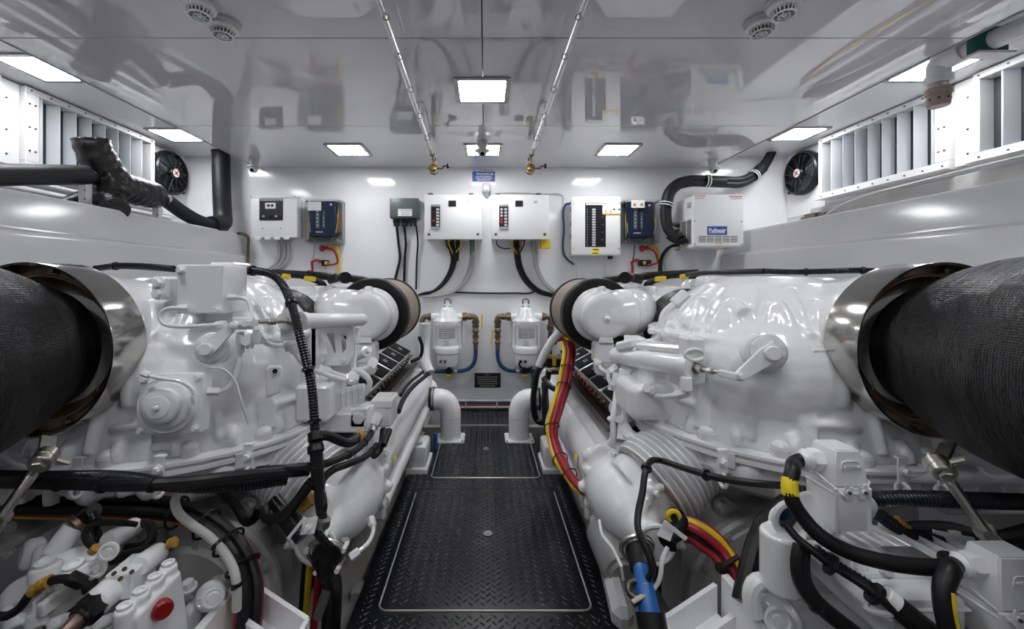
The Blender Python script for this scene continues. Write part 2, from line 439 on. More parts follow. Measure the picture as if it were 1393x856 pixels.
# -- battery switch cabinet (grey-white)
t = thing('control_box', 'white box with a black gauge panel, leftmost on the far wall', 'electrical box', W(372, 325))
build('housing', wallbox(341, 269, 404, 323, .115), M_CAB, t)
m = MB()
wallbox(339, 267, 406, 269.5, .118, m, .002, .09)
for x in (351, 364, 377, 390): facebox(x-4, 322, x+4, 326, .112, .006, m)
build('lid_edge', m, M_CAB, t)
pn = build('gauge_panel', facebox(353, 270.5, 385, 300, .115, .004), M_LABK, t)
m = MB(); facebox(361, 276, 375, 284, .119, .004, m); build('display', m, M_LAB, pn)
m = MB(); facebox(363.5, 278, 367, 281.5, .123, .001, m, 0); facebox(368.5, 278, 372, 281.5, .123, .001, m, 0); build('indicator', m, M_BLKP, pn)
m = MB(); ftext(m, 'ENGINE ROOM FIRE SYSTEM', 369, 272.3, .1195, .0145, bold=.0003); build('lettering', m, M_LAB, pn)
m = MB()
for x in (359, 376): p = W(x, 294.5, .119); m.cyl(p, p+NY*.01, .010, seg=14); m.bb(p+V((-.002,-.016,-.008)), p+V((.002,-.008,.008)), bev=0)
build('selector_knob', m, M_ALU, pn)
m = MB(); p = W(368, 294.5, .119); m.cyl(p, p+NY*.01, .010, seg=14); build('button', m, M_BLKP, pn)
build('screw', screws([(341.5, 267.5), (401, 267.5), (357, 311), (382, 311)], .116, .005), M_DSTEEL, t)
for i, x in enumerate((379, 385.5, 392)):
    m = MB(); m.tube([W(x, 323, .03), W(x+1, 340, .03), W(x, 352, .03), W(x-6, 361, .03), W(x-16, 367, .03), W(x-24, 372, .03)], .0125, 10)
    build('wall_conduit', m, M_GREYH, None, 'grey conduit pipe below the leftmost white box, %s of three' % ('inner', 'middle', 'outer')[i], 'conduit', 'three grey conduits under the leftmost box')
# -- clear lid inverter boxes
M_CLEAR = mat('clear_lid', (.9,.92,.95), .04, trans=1, ior=1.15, alpha=.18)
M_CLEAR.blend_method = 'BLEND' if hasattr(M_CLEAR, 'blend_method') else None
def clearbox(x0, y0, x1, y1, T, label, sticker):
    t = thing('clear_enclosure', label, 'electrical box', W((x0+x1)/2, y1), None)
    a, b = P(x0, y1, D-T), P(x1, y0, D-T); w, h = b.x-a.x, b.z-a.z
    m = MB(); m.bb((a.x, D-.05, a.z), (b.x, D, b.z), bev=.004)
    build('back_box', m, mat('box_interior_grey', (.22,.23,.26), .35), t)
    m = MB(); m.bb((a.x+.03, D-.13, a.z+.05), (b.x-.04, D-.05, b.z-.012), bev=.008)
    mod = build('inverter_module', m, M_NAVY, t)
    m = MB()
    m.bb((a.x+.09, D-.133, a.z+.12), (a.x+.12, D-.129, b.z-.06), bev=0); m.bb((a.x+.15, D-.133, a.z+.12), (a.x+.165, D-.129, b.z-.10), bev=0)
    build('display_strip', m, M_GREY, mod)
    m = MB()
    for k in range(5):
        m.bb((a.x+.10, D-.135, a.z+.14+k*.03), (a.x+.108, D-.132, a.z+.15+k*.03), bev=0)
        if k < 3: m.bb((a.x+.153, D-.135, a.z+.14+k*.03), (a.x+.158, D-.132, a.z+.15+k*.03), bev=0)
    m.bb((a.x+.09, D-.132, a.z+.085), (a.x+.15, D-.129, a.z+.092), bev=0); m.bb((b.x-.085, D-.132, b.z-.05), (b.x-.07, D-.129, b.z-.035), bev=0)
    build('indicator', m, M_LAB, mod)
    for k in range(3):
        m = MB(); m.tube([(a.x+.035+k*.006, D-.09, b.z-.07), (a.x+.022+k*.008, D-.13, a.z+.15), (a.x+.03+k*.01, D-.12, a.z+.06), (a.x+.06+k*.01, D-.08, a.z+.02)], .0028, 6)
        m.tube([(b.x-.03-k*.006, D-.08, b.z-.07-k*.02), (b.x-.022, D-.13, a.z+.17), (b.x-.035-k*.005, D-.12, a.z+.08), (b.x-.08-k*.01, D-.08, a.z+.02)], .003, 6)
        build('wire', m, (M_YEL, M_GWIRE, M_LGREY)[k], t)
    m = MB()
    for i in range(7): m.bb((b.x-.038, D-.075, a.z+.09+i*.026), (b.x-.018, D-.05, a.z+.108+i*.026), bev=.001)
    build('terminal_block', m, M_ORG, t)
    # lid: five thin clear walls
    e = .004; m = MB()
    m.bb((a.x, D-T, a.z), (b.x, D-T+e, b.z), bev=.0015)
    m.bb((a.x, D-T+e, a.z), (a.x+e, D-.05, b.z), bev=0); m.bb((b.x-e, D-T+e, a.z), (b.x, D-.05, b.z), bev=0)
    m.bb((a.x+e, D-T+e, a.z), (b.x-e, D-.05, a.z+e), bev=0); m.bb((a.x+e, D-T+e, b.z-e), (b.x-e, D-.05, b.z), bev=0)
    build('clear_lid', m, M_CLEAR, t)
    m = MB()
    for x, z in ((a.x+.014, a.z+.016), (b.x-.014, a.z+.016), (a.x+.014, b.z-.014), (b.x-.014, b.z-.014)): m.cyl((x, D-T-.003, z), (x, D-.05, z), .0075, seg=12)
    build('corner_screw', m, M_ALU, t)
    m = MB(); e = .007
    m.bb((a.x-.002, D-.062, a.z-.002), (b.x+.002, D-.05, a.z+e), bev=.001); m.bb((a.x-.002, D-.062, b.z-e), (b.x+.002, D-.05, b.z+.002), bev=.001)
    m.bb((a.x-.002, D-.062, a.z), (a.x+e, D-.05, b.z), bev=.001); m.bb((b.x-e, D-.062, a.z), (b.x+.002, D-.05, b.z), bev=.001)
    build('gasket_frame', m, M_GREYH, t)
    if sticker:
        m = MB(); m.bb((a.x+w*.20, D-T-.002, b.z-h*.19), (a.x+w*.57, D-T, b.z-.004), bev=0); s = build('sticker', m, M_LAB, t)
        m = MB()
        for f in (.25, .45): m.bb((a.x+w*f, D-T-.003, b.z-h*.15), (a.x+w*(f+.08), D-T-.002, b.z-h*.09), bev=0)
        build('warning_mark', m, M_ORG, s)
    else:
        m = MB(); m.bb((a.x+w*.08, D-.137, b.z-h*.26), (a.x+w*.46, D-.131, b.z-.02), bev=0); build('sticker', m, M_LAB, t)
    return t
clearbox(413, 270.5, 461, 329.5, .16, 'clear lidded box with navy inverter, beside the leftmost white box', False)
clearbox(849, 271.5, 898, 331, .16, 'clear lidded box with navy inverter and white warning sticker, right of breaker panel', True)
# -- bus bar clamps and wires under each clear box
def underwires(dx, dy, side, name):
    w = lambda x, y, t=.03: P(x+dx, y+dy, D-t)
    g = 'cables under the %s clear box' % name
    m = MB(); m.tube([w(440, 337), w(448, 335.5), w(457, 336), w(460, 343), w(461, 356), w(460.5, 378)], .011, 8)
    build('power_cable', m, M_YEL, None, 'yellow cable looping under the %s clear box' % name, 'cable')
    m = MB(); m.tube([w(437, 339, .05), w(446, 338, .05), w(454, 341, .05), w(458, 349, .05), w(459, 357, .045), w(452, 360, .045), w(445, 360.5, .045)], .009, 8)
    build('power_cable', m, M_RED, None, 'red cable looping under the %s clear box' % name, 'cable')
    m = MB(); m.tube([w(424, 356), w(425, 367), w(423.5, 380)], .011, 8); m.tube([w(424, 357), w(429, 354), w(437, 355.5)], .011, 8)
    build('battery_cable', m, M_RED, None, 'short red cable below the %s fuse holder' % name, 'cable')
    m = MB(); m.tube([w(428, 331), w(427, 345), w(425, 357)], .005, 6); build('sense_wire', m, M_GREYH if side < 0 else M_BLUE, None, 'thin wire under the %s clear box' % name, 'wire')
    t = thing('fuse_holder', 'small black fuse holder between red cables, below the %s clear box' % name, 'fuse holder', w(441, 357, 0))
    a, b = w(436, 362, .07), w(448, 354, .0)
    build('holder_body', MB().bb((a.x, D-.05, a.z), (b.x, D-.0, b.z), bev=.003), M_BLKP, t)
    build('fuse', MB().bb((a.x+.028, D-.056, a.z+.012), (a.x+.05, D-.05, b.z-.012), bev=.001), M_YEL, t)
    m = MB(); p = w(436, 358, .0); m.cyl(p, p+NY*.06, .006, seg=8); p = w(447.5, 358, 0); m.cyl(p, p+NY*.06, .006, seg=8); build('stud', m, M_ALU, t)
    m = MB(); p = w(438, 338, .04); m.ball(p, .026, (1,.8,1.1)); m.cyl(p, p+V((.05,0,.004)), .016, seg=12)
    build('terminal_boot', m, M_RED, None, 'red rubber terminal boot under the %s clear box' % name, 'terminal boot')
underwires(0, 0, -1, 'left'); underwires(435.5, 0, 1, 'right')
# -- grey junction box with glands
t = thing('junction_box', 'dark grey junction box with white label, left of the switch cabinets', 'junction box', W(549, 300))
build('housing', wallbox(530.5, 270, 569, 297, .10, bev=.004), M_GREY, t)
build('lid', wallbox(530, 269.5, 569.5, 295.5, .108, bev=.004, t0=.07), M_GREY, t)
build('label', facebox(541.5, 284.5, 560.5, 294, .108, .001, bev=0), M_LAB, t)
m = MB()
for k in range(3): ftext(m, ('MARINE CHARGER', 'IP65 24V DC', '2200W 50HZ')[k], 551, 286.6+k*2.6, .1095, .012)
build('lettering', m, M_BLKP, t)
build('screw', screws([(531.5, 272), (567, 272), (531.5, 293), (567, 293), (565, 280), (565, 286)], .108, .004), M_DSTEEL, t)
for x in (537, 542, 548, 553, 559, 564.5):
    p = W(x, 296, .055); m = MB(); m.cyl(p, p-UZ*.05, .016, seg=10).cyl(p-UZ*.05, p-UZ*.075, .011, seg=10); build('cable_gland', m, M_BLKP, t)
for i, (x, x2, y2) in enumerate(((539.5, 537, 383), (549.5, 549.5, 386), (566, 566, 394))):
    m = MB(); m.tube([W(x, 306, .055), W(x+2.5, 330, .03), W(x+4.5 if i == 0 else x+1, 352, .02), W(x2+3 if i == 0 else x2+.5, 370, .02), W(x2, y2, .02)], .0115 if i < 2 else .008, 8)
    build('drop_cable', m, M_BLK, None, 'black cable hanging from the grey junction box, %s of three' % ('leftmost', 'middle', 'rightmost, thinnest')[i], 'cable')
# -- two white switch cabinets
def cabinet(x0, x1, label, sw):
    t = thing('switch_cabinet', label, 'electrical cabinet', W((x0+x1)/2, 326))
    build('cabinet_body', wallbox(x0, 266, x1, 325, .185, bev=.003), M_CAB, t)
    dr = build('door', wallbox(x0-.6, 265, x1+.6, 325.5, .20, bev=.003, t0=.188), M_CAB, t)
    m = screws([(x0+5.5, 319), (x1-5, 319)], .20, .012); screws([(x0+5.5, 319), (x1-5, 319)], .203, .006, m)
    build('lock', m, M_DSTEEL, dr)
    s = sw
    f = build('switch_panel', facebox(s-6, 279.5, s+6.2, 311, .20, .012, bev=.004), M_BLKP, dr)
    m = MB(); facebox(s-6.2, 278.5, s+6.3, 281.5, .20, .014, m, .002); facebox(s-6.2, 309, s+6.3, 312, .20, .014, m, .002); build('end_cap', m, M_GREYH, f)
    m = MB(); m2 = MB()
    for k in range(6):
        y = 283.5+k*4.3
        facebox(s+1, y, s+4.8, y+2.8, .212, .006, m, .001)
        if x0 < 620 and k < 3: continue
        facebox(s-4.2, y, s-1.0, y+2.8, .212, .003, (m if k < 3 else m2), .0005)
    build('switch', m, M_LGREY, f)
    q = MB()
    if x0 < 620:
        p = W(s-2.7, 300.5, .212); q.cyl(p, p+NY*.008, .009, seg=14)
    else: facebox(s-4.2, 297, s-1, 300, .212, .004, q, .001); facebox(s-4.2, 301, s-1, 304, .212, .004, q, .001)
    build('red_key', q, M_PRED, f); m2.bm.free()
    build('display', facebox(x0+32, 273, x0+42.5, 281.3, .20, .003), M_LABK, dr)
    m = MB(); facebox(x0+57, 273.5, x0+62, 276.4, .20, .0015, m, 0); build('name_plate', m, M_LGREY, dr)
    m = MB()
    for x in (x0+8, x1-14): a = W(x, 265, .1); m.bb(a+V((-.02,-.03,0)), a+V((.02,.03,.008)), bev=0)
    build('hanging_lug', m, M_DSTEEL, t)
    return t
cabinet(578, 655, 'white switch cabinet nearer the grey junction box, round red key', 592.5)
cabinet(669, 746, 'white switch cabinet under the thin wire, next to breaker panel', 685)
def bundle(pts, offs, r, m, label, cat='cable', group=None, name='cable_loom', t=.035, ties=()):
    mb = MB()
    for ox, oy in offs: mb.tube([W(x+ox, y+oy, t+(abs(ox) % 2)*.008) for x, y in pts], r, 8)
    o = build(name, mb, m, None, label, cat, group)
    if ties:
        k = MB()
        for x, y in ties: k.torus(W(x, y, t), r*2.3, .003, axis=(0,0,1) if 0 else (1,.0,.4), seg=14, s2=5)
        build('cable_tie', k, M_BLKP, o)
    return o
bundle([(612, 326), (614, 338), (617, 350), (614, 366), (604, 384), (590, 396), (571, 401)], [(0,0),(3,-1),(-2,1)], .012, M_BLK, 'thick black cable bundle sweeping left under the left switch cabinet')
bundle([(622, 326), (621, 340), (620, 355)], [(0,0),(2.5,0)], .009, M_BLKP, 'short dark cable pair under the middle of the left switch cabinet')
bundle([(641, 326), (641, 345), (639, 362), (630, 382), (612, 397), (590, 402), (571, 403)], [(0,0),(3,1)], .012, M_GREYH, 'grey cable bundle sweeping left under the left switch cabinet')
bundle([(702, 326), (703, 342), (706, 362), (716, 382), (732, 396), (756, 403)], [(0,0),(3,-1),(-2,1)], .012, M_BLK, 'thick black cable bundle sweeping right under the right switch cabinet')
bundle([(727, 326), (729, 345), (731, 362), (738, 378), (748, 390), (760, 398)], [(0,0),(-2.5,1)], .012, M_GREYH, 'grey cable bundle sweeping right under the right switch cabinet')
for xs, nm, cols in (((607, 611, 616, 622, 627, 640, 644), 'left', (M_BLKP, M_YEL, M_BLKP, M_BLKP, M_YEL, M_GWIRE, M_GWIRE)), ((697, 701, 705, 709, 713, 727, 731), 'right', (M_YEL, M_BLKP, M_BLKP, M_ORG, M_BLKP, M_GREYH, M_GREYH))):
    for k, x in enumerate(xs):
        q = W(x, 325, .09); m = MB(); m.cyl(q, q-UZ*.02, .012, seg=10); m.tube([q-UZ*.02, q-UZ*.05+V((0,.02,0)), W((617 if nm == 'left' else 705) if k < 5 else x, 347, .04)], .006, 6)
        build('gland_lead', m, cols[k], None, 'short %s lead out of the floor of the %s switch cabinet' % ({'black_plastic': 'black', 'yellow_cable': 'yellow', 'green_wire': 'green', 'orange_tape': 'orange', 'grey_conduit_pipe': 'grey'}[cols[k].name], nm), 'lead', 'leads under the %s switch cabinet' % nm)
m = MB(); m.bb(W(736, 338, .12), W(747, 326.5, .06), bev=.003); build('relay', m, M_YEL, None, 'small yellow connector under the right switch cabinet', 'connector')
m = MB(); m.tube([W(675, 326, .06), W(677, 334, .05), W(684, 338, .05), W(694, 338, .06)], .005, 6); build('link_wire', m, M_BLK, None, 'thin black wire curving under the right switch cabinet', 'wire')
m = MB(); m.tube([W(608, 397.5, .015), W(660, 399, .015), W(700, 399, .015), W(724, 398, .015), W(731, 393, .015), W(727, 388, .015)], .008, 8); build('wall_cable', m, M_BLK, None, 'black cable running level along the wall above the fuel filters', 'cable')
# -- breaker panel
t = thing('breaker_panel', 'white breaker panel with black switch strip and yellow stickers', 'breaker panel', W(810, 348))
build('panel_box', wallbox(779, 270, 844, 348, .13, bev=.004), M_CAB, t)
fr = build('front_cover', wallbox(777.5, 267.5, 844, 346.5, .145, bev=.004, t0=.12), M_CAB, t)
st = build('switch_strip', facebox(796, 276, 824, 336, .145, .003), M_LABK, t)
m = MB()
for k in range(15):
    y = 284+k*3.45; facebox(805.5, y, 810, y+2.3, .148, .005, m, .0005)
    facebox(798.5, y+.4, 799.5, y+1.4, .148, .002, m, 0)
    if k % 3 == 0: facebox(819, y+.4, 820, y+1.4, .148, .002, m, 0)
build('breaker_switch', m, M_LGREY, st)
build('scale', facebox(797, 276.6, 823.5, 279, .1482, .001, bev=0), M_LAB, st)
m = MB()
for k in range(4): ftext(m, '%d' % (k+1), 801+k*6, 277.9, .1496, .012)
build('lettering', m, M_BLKP, st)
lb = build('warning_label', facebox(819.5, 279.5, 844, 292, .146, .003, bev=0), M_LAB, t)
build('yellow_edge', facebox(819.5, 290.2, 844, 292, .149, .0012, bev=0), M_YEL, lb)
m = MB(); facebox(823, 287, 825, 289, .149, .0012, m, 0); facebox(830, 287, 832, 289, .149, .0012, m, 0); build('orange_mark', m, M_ORG, lb)
m = MB(); facebox(834, 284, 837, 286, .149, .0012, m, 0); facebox(841, 284, 843.6, 286, .149, .0012, m, 0); build('blue_mark', m, M_LABB, lb)
ys_ = build('sticker', facebox(805.5, 338, 815, 346, .145, .002, bev=0), M_LABY, t)
m = MB(); facebox(806.5, 339, 814, 340.2, .147, .001, m, 0); facebox(806.5, 344.2, 814, 345.2, .147, .001, m, 0); ftext(m, '!', 810.2, 342.3, .148, .02); build('lettering', m, M_BLKP, ys_)
build('screw', screws([(780, 277), (842, 277), (780, 338), (842, 338)], .145, .004), M_DSTEEL, t)
m = MB(); facebox(829, 271, 840, 272, .145, .0006, m, 0); build('maker_mark', m, M_LGREY, t)
m = MB()
for y in (284, 304, 321): q = V((W(779, y, .13).x, D-.075, W(779, y, .1).z)); m.lathe([(.001, 0), (.024, 0), (.026, -.004), (.02, -.006), (.001, -.006)], q, (1,0,0), 16)
build('side_grommet', m, M_BLKP, t)
m = MB(); q = W(830, 350, .08); m.cyl(q+UZ*.03, q-UZ*.015, .022, seg=14); build('bottom_gland', m, M_BLKP, t)
for k, x in enumerate((781, 784, 787.5)):
    m = MB(); m.tube([W(x, 348, .04), W(x, 362, .02), W(x-.5, 385, .02)], .005, 6); build('white_wire', m, M_WHITE, None, 'thin white cable dropping out of the breaker panel', 'cable', 'white cables under the breaker panel')
m = MB(); m.tube([W(827, 350, .04), W(826, 365, .02), W(826, 380, .02)], .009, 8); build('white_conduit', m, M_WHITE, None, 'single white conduit under the black gland of the breaker panel', 'conduit')
m = MB(); m.tube([W(779, 277, .05), W(770, 278, .03), W(767, 284, .02), W(767, 310, .02), W(767, 345, .02), W(772, 353, .02), W(781, 360, .02)], .009, 8); build('blue_cable', m, M_BLUE, None, 'dark blue cable running down beside the breaker panel', 'cable')
m = MB(); m.tube([W(662, 268, .03), W(664, 265, .012), W(670, 263.6, .012), W(745, 263.6, .012), W(762, 264, .012), W(766, 267, .012), W(766.5, 277, .012)], .005, 6); build('sensor_wire', m, M_LGREY, None, 'thin grey wire running over the top of the right switch cabinet', 'wire')
# -- air conditioner
t = thing('air_conditioner', 'white wall air conditioner with blue nameplate and slotted grilles', 'air conditioner', W(970, 338))
df = .35; a, b = P(943, 336.5, D-df), P(1011, 265, D-df)
ax = a.x; bx = b.x; az = a.z; bz = b.z
build('casing', MB().bb((ax+.003, D-df+.003, az), (bx-.003, D, bz-.004), bev=.004), M_CAB, t)
fp = build('front_panel', MB().bb((ax, D-df-.004, az+.01), (bx, D-df+.01, bz), bev=.003), M_CAB, t)
build('nameplate', facebox(962, 308, 989, 319.5, df+.004, .003), M_LABB, fp)
m = MB(); ftext(m, 'Fulteair', 976, 313.6, df+.0078, .045, bold=.0012); facebox(965, 316.6, 986, 317.4, df+.007, .0008, m, 0); build('lettering', m, M_LAB, fp)
m = MB(); m2 = MB()
x0 = 950.5
for k in range(5):
    for r_ in range(7): facebox(x0+k*10.8, 321+r_*1.35, x0+k*10.8+9.6, 321.65+r_*1.35, df+.0035, .001, m, 0)
build('front_grille', m, M_DSTEEL, fp)
m = MB(); facebox(944.5, 265.8, 960, 266.8, df+.004, .0008, m, 0); facebox(992, 266.4, 1010, 267.6, df+.004, .0008, m, 0); build('red_sticker', m, M_PRED, fp)
m = MB(); facebox(972, 330.8, 983, 332, df+.004, .0008, m, 0); build('yellow_sticker', m, M_YEL, fp)
m = MB()
for x_, n_ in ((952, 14), (1001, 18)):
    for j in range(2): ftext(m, 'WARNING SERVICE' if x_ < 980 else 'CAUTION REFRIGERANT', x_, 269+j*1.6, df+.0045, .0085)
build('lettering', m, M_GREYH, fp)
build('panel_card', facebox(964, 294, 988, 307.5, df+.004, .001, bev=0), M_LAB, fp)
build('screw', screws([(944.8, 301), (1008.8, 301.5), (944.8, 332), (1008.8, 332.5)], df+.004, .005), M_DSTEEL, fp)
m = MB()
for k in range(16):
    z = az+.03+k*.0125
    for j in range(2): m.bb((ax-.0005, D-df+.035+j*.085, z), (ax+.004, D-df+.105+j*.085, z+.006), bev=0)
build('side_grille', m, M_DSTEEL, t)
m = MB(); m.bb((ax-.004, D-df+.04, bz-.09), (ax+.004, D-df+.09, bz-.05), bev=.002); build('side_handle', m, M_GREYH, t)
m = MB(); m.bb((ax-.012, D-.13, az+.21), (ax, D-.03, az+.235), bev=.003); m.bb((ax-.05, D-.12, az+.222), (ax, D-.09, az+.232), bev=.002); build('bracket', m, M_LGREY, t)
for z, r_ in ((az+.20, .012), (az+.16, .009), (az+.01, .012)):
    m = MB(); m.cyl((ax-.04, D-.12, z), (ax+.001, D-.12, z), r_, seg=12); m.hexa((ax-.02, D-.12, z), (ax-.005, D-.12, z), r_*1.6); m.tube([(ax-.038, D-.12, z), (ax-.05, D-.12, z+.005), (ax-.06, D-.12, z+.02)], r_*.8, 8)
    build('copper_fitting', m, M_BRASS, t)
# foam pipes of the air conditioner
t = thing('insulated_pipe', 'black foam lagged pipe looping over the air conditioner', 'insulated pipe', W(908, 320))
pts = [(931, 322, .26), (921, 325, .24), (911, 318, .22), (906, 300, .2), (906, 280, .19), (911, 262, .19), (922, 251, .19), (938, 246.5, .19), (960, 246.5, .19), (985, 247.5, .19), (1008, 247.5, .18), (1024, 240, .15), (1037, 228, .12), (1047, 213, .10), (1051, 204, .10)]
for k, (ox, oy) in enumerate(((-2.2, -3), (2.8, 3.2))):
    m = MB(); m.tube([W(x+ (ox if y > 255 else 0), y+(oy if y < 262 or y > 315 else 0), tt) for x, y, tt in pts], .029, 12); build('foam_sleeve', m, M_SLEEVE, t)
def wrap_at(i0, i1, name, mt, r): m = MB(); m.tube([W(*pts[i]) for i in range(i0, i1)], r, 14); return build(name, m, mt, t)
for i0, i1 in ((4, 8), (1, 3), (8, 10), (11, 13)): wrap_at(i0, i1, 'tape_wrap', M_SLEEVE, .047)
for i in (4, 8, 11):
    a_, b_ = W(*pts[i]), W(*pts[i+1]); dr_ = (b_-a_).normalized(); m = MB()
    for o_ in (0, .022): m.torus(a_+dr_*o_, .05, .0045, axis=dr_, seg=28, s2=6)
    build('white_strap', m, M_WHITE, t)
for k, (q0, lab, mt) in enumerate(((0, 'upper black hose curving down from the air conditioner fitting', M_BLK), (5, 'lower grey hose curving down from the air conditioner fitting', M_GREYH))):
    m = MB(); m.tube([W(924, 333+k*4, .2), W(914, 335+k*4, .15), (W(905+k*4, 342+k*3, .1)), W(899+k*5, 354, .06), W(898+k*5, 372, .05)], .015-.003*k, 9); build('drain_hose', m, mt, None, lab, 'hose')
m = MB(); m.tube([W(996, 338, .06), W(996.5, 355, .03), W(996, 372, .03)], .008, 8); build('copper_wire', m, M_BRASS, None, 'copper coloured cable dropping below the air conditioner', 'cable')
# -- blue emergency sign, placard
def anchor(m, px, py, t, s):
    c = W(px, py, t); m.torus(c+UZ*s*.8, s*.22, s*.07, axis=(0,1,0), seg=14, s2=5); m.bb(c+V((-s*.07,-.001,-s*.8)), c+V((s*.07,.001,s*.6)), bev=0); m.bb(c+V((-s*.4,-.001,s*.3)), c+V((s*.4,.001,s*.42)), bev=0)
    pts_ = [c+V((math.cos(a)*s*.6, 0, math.sin(a)*s*.6-s*.15)) for a in [PI+PI*k/10 for k in range(11)]]; m.tube(pts_, s*.08, 6, smooth=False)
t = thing('wall_sign', 'blue and white sign on the far wall below the middle ceiling light', 'sign', W(657, 248))
build('sign_board', MB().bb(W(642, 249, .004), W(674, 230.5, 0), bev=0), M_WHITE, t)
build('blue_band', MB().bb(W(642.5, 247, .0045), W(673.5, 233.6, .002), bev=0), M_LABB, t)
m = MB()
for k, (tx, y, sz) in enumerate((('BRANDMELDER', 236.7, .022), ('CO2 FIRE WARNING', 240.2, .015), ('WHEN ALARM SOUNDS', 242.5, .013), ('LEAVE ROOM NOW', 245, .013))): m.text(tx, W(660 if k == 0 else 658, y, .0052), UX, UZ, sz, bold=.0004)
build('white_lettering', m, M_LAB, t)
m = MB(); m.text('WELCOME TO THE', W(661, 232, .005), UX, UZ, .015, bold=.0004); anchor(m, 645.5, 233.5, .006, .022); build('blue_lettering', m, M_LABB, t)
t = thing('placard', 'small black placard with white text between the fuel filters', 'placard', W(663, 528))
build('plate', MB().bb(W(645.5, 527.5, .003), W(681, 507.5, 0), bev=0), M_LABK, t)
m = MB()
for k, tx in enumerate(('CAUTION', 'KEEP ENGINE ROOM CLEAR WHILE', 'ENGINES ARE RUNNING AT SEA', 'CLOSE ALL FUEL VALVES BEFORE', 'SERVICING THE FILTERS OR LINES', 'AND REPORT ANY LEAKS')): m.text(tx, W(663, 510.3+k*3.0, .0034), UX, UZ, .0115 if k else .009)
build('lettering', m, M_LAB, t)
# -- strobe / sensor under the sign
t = thing('wall_sensor', 'small clear flame sensor under the blue sign', 'sensor', W(661, 270))
build('sensor_body', MB().bb(W(656.5, 261, .05), W(667, 251, .0), bev=.006), M_LGREY, t)
m = MB(); q = W(661.5, 256, .05); m.cyl(q, q+NY*.012, .014, seg=14); build('sensor_lens', m, M_ALU, t)
q = W(662, 261, .03); build('sensor_neck', MB().lathe([(.028, 0), (.022, -.018), (.012, -.03), (.010, -.05)], q, (0,0,1), 16), M_GREYH, t)
# -- ceiling dome cameras
def dome(x, y, z, label, src=[None]):
    if src[0]: return copy_tree(src[0], (x, y, z), label)
    t = thing('security_camera', label, 'camera', (x, y, z)); src[0] = t
    build('mount_cup', MB().lathe([(.036, 0), (.036, -.03), (.03, -.045), (.028, -.06), (.052, -.062), (.052, -.07), (.028, -.072)], (x, y, z), (0,0,1), 24), M_LGREY, t)
    build('dome_head', MB().ball((x, y-.008, z-.082), .031, (1,1,1.05), 20), M_LGREY, t)
    a = V((0, -.85, -.5)).normalized(); c = V((x, y-.008, z-.082))
    build('lens_ring', MB().lathe([(.022, .018), (.022, .032), (.017, .034), (.017, .028)], c, a, 18), M_WHITE, t)
    build('lens', MB().lathe([(.0165, .027), (.014, .033), (.006, .035), (.0001, .0355)], c, a, 16), M_LENS, t)
    return t
dome(-.02, 2.93, ZC, 'dome camera on the ceiling in front of the centre light')
dome(-1.88, 3.35, ZC, 'dome camera on the ceiling nearest the left wall corner')
dome(1.87, 3.38, ZC, 'dome camera on the ceiling above the air conditioner')
# -- smoke detectors
def detector(x, y, label, src=[None]):
    if src[0]: return copy_tree(src[0], (x, y, ZC), label)
    t = thing('smoke_detector', label, 'smoke detector', (x, y, ZC)); src[0] = t
    c = V((x, y, ZC))
    build('base', MB().lathe([(.062, 0), (.062, -.012), (.058, -.016), (.05, -.016)], c, (0,0,1), 36), M_LGREY, t)
    build('head', MB().lathe([(.052, -.014), (.054, -.02), (.053, -.028), (.045, -.034), (.040, -.036)], c, (0,0,1), 36), M_WHITE, t)
    m = MB(); m.lathe([(.030, -.03), (.030, -.05)], c, (0,0,1), 24); build('chamber', m, M_DSTEEL, t)
    m = MB()
    for k in range(20): a = 2*PI*k/20; m.bar(c+V((.042*math.cos(a), .042*math.sin(a), -.034)), c+V((.034*math.cos(a), .034*math.sin(a), -.052)), .004, .004)
    m.torus(c+V((0,0,-.053)), .034, .0035, seg=28); m.torus(c+V((0,0,-.055)), .017, .003, seg=20)
    for k in range(8): a = 2*PI*k/8; m.bar(c+V((.033*math.cos(a), .033*math.sin(a), -.054)), c+V((.01*math.cos(a), .01*math.sin(a), -.056)), .003, .003)
    m.ball(c+V((0,0,-.054)), .009, (1,1,.5)); build('grille', m, M_WHITE, t)
    return t
for px, py, lab in ((271, 14, 'smoke detector at the top left, nearer of the left pair'), (303, 42, 'smoke detector on the left, farther of the left pair'), (1067, 13, 'smoke detector at the top right, nearer of the right pair'), (1036, 39, 'smoke detector on the right, farther of the right pair')):
    q = PZ(px, py-1, ZC-.03); detector(q.x, q.y, lab)
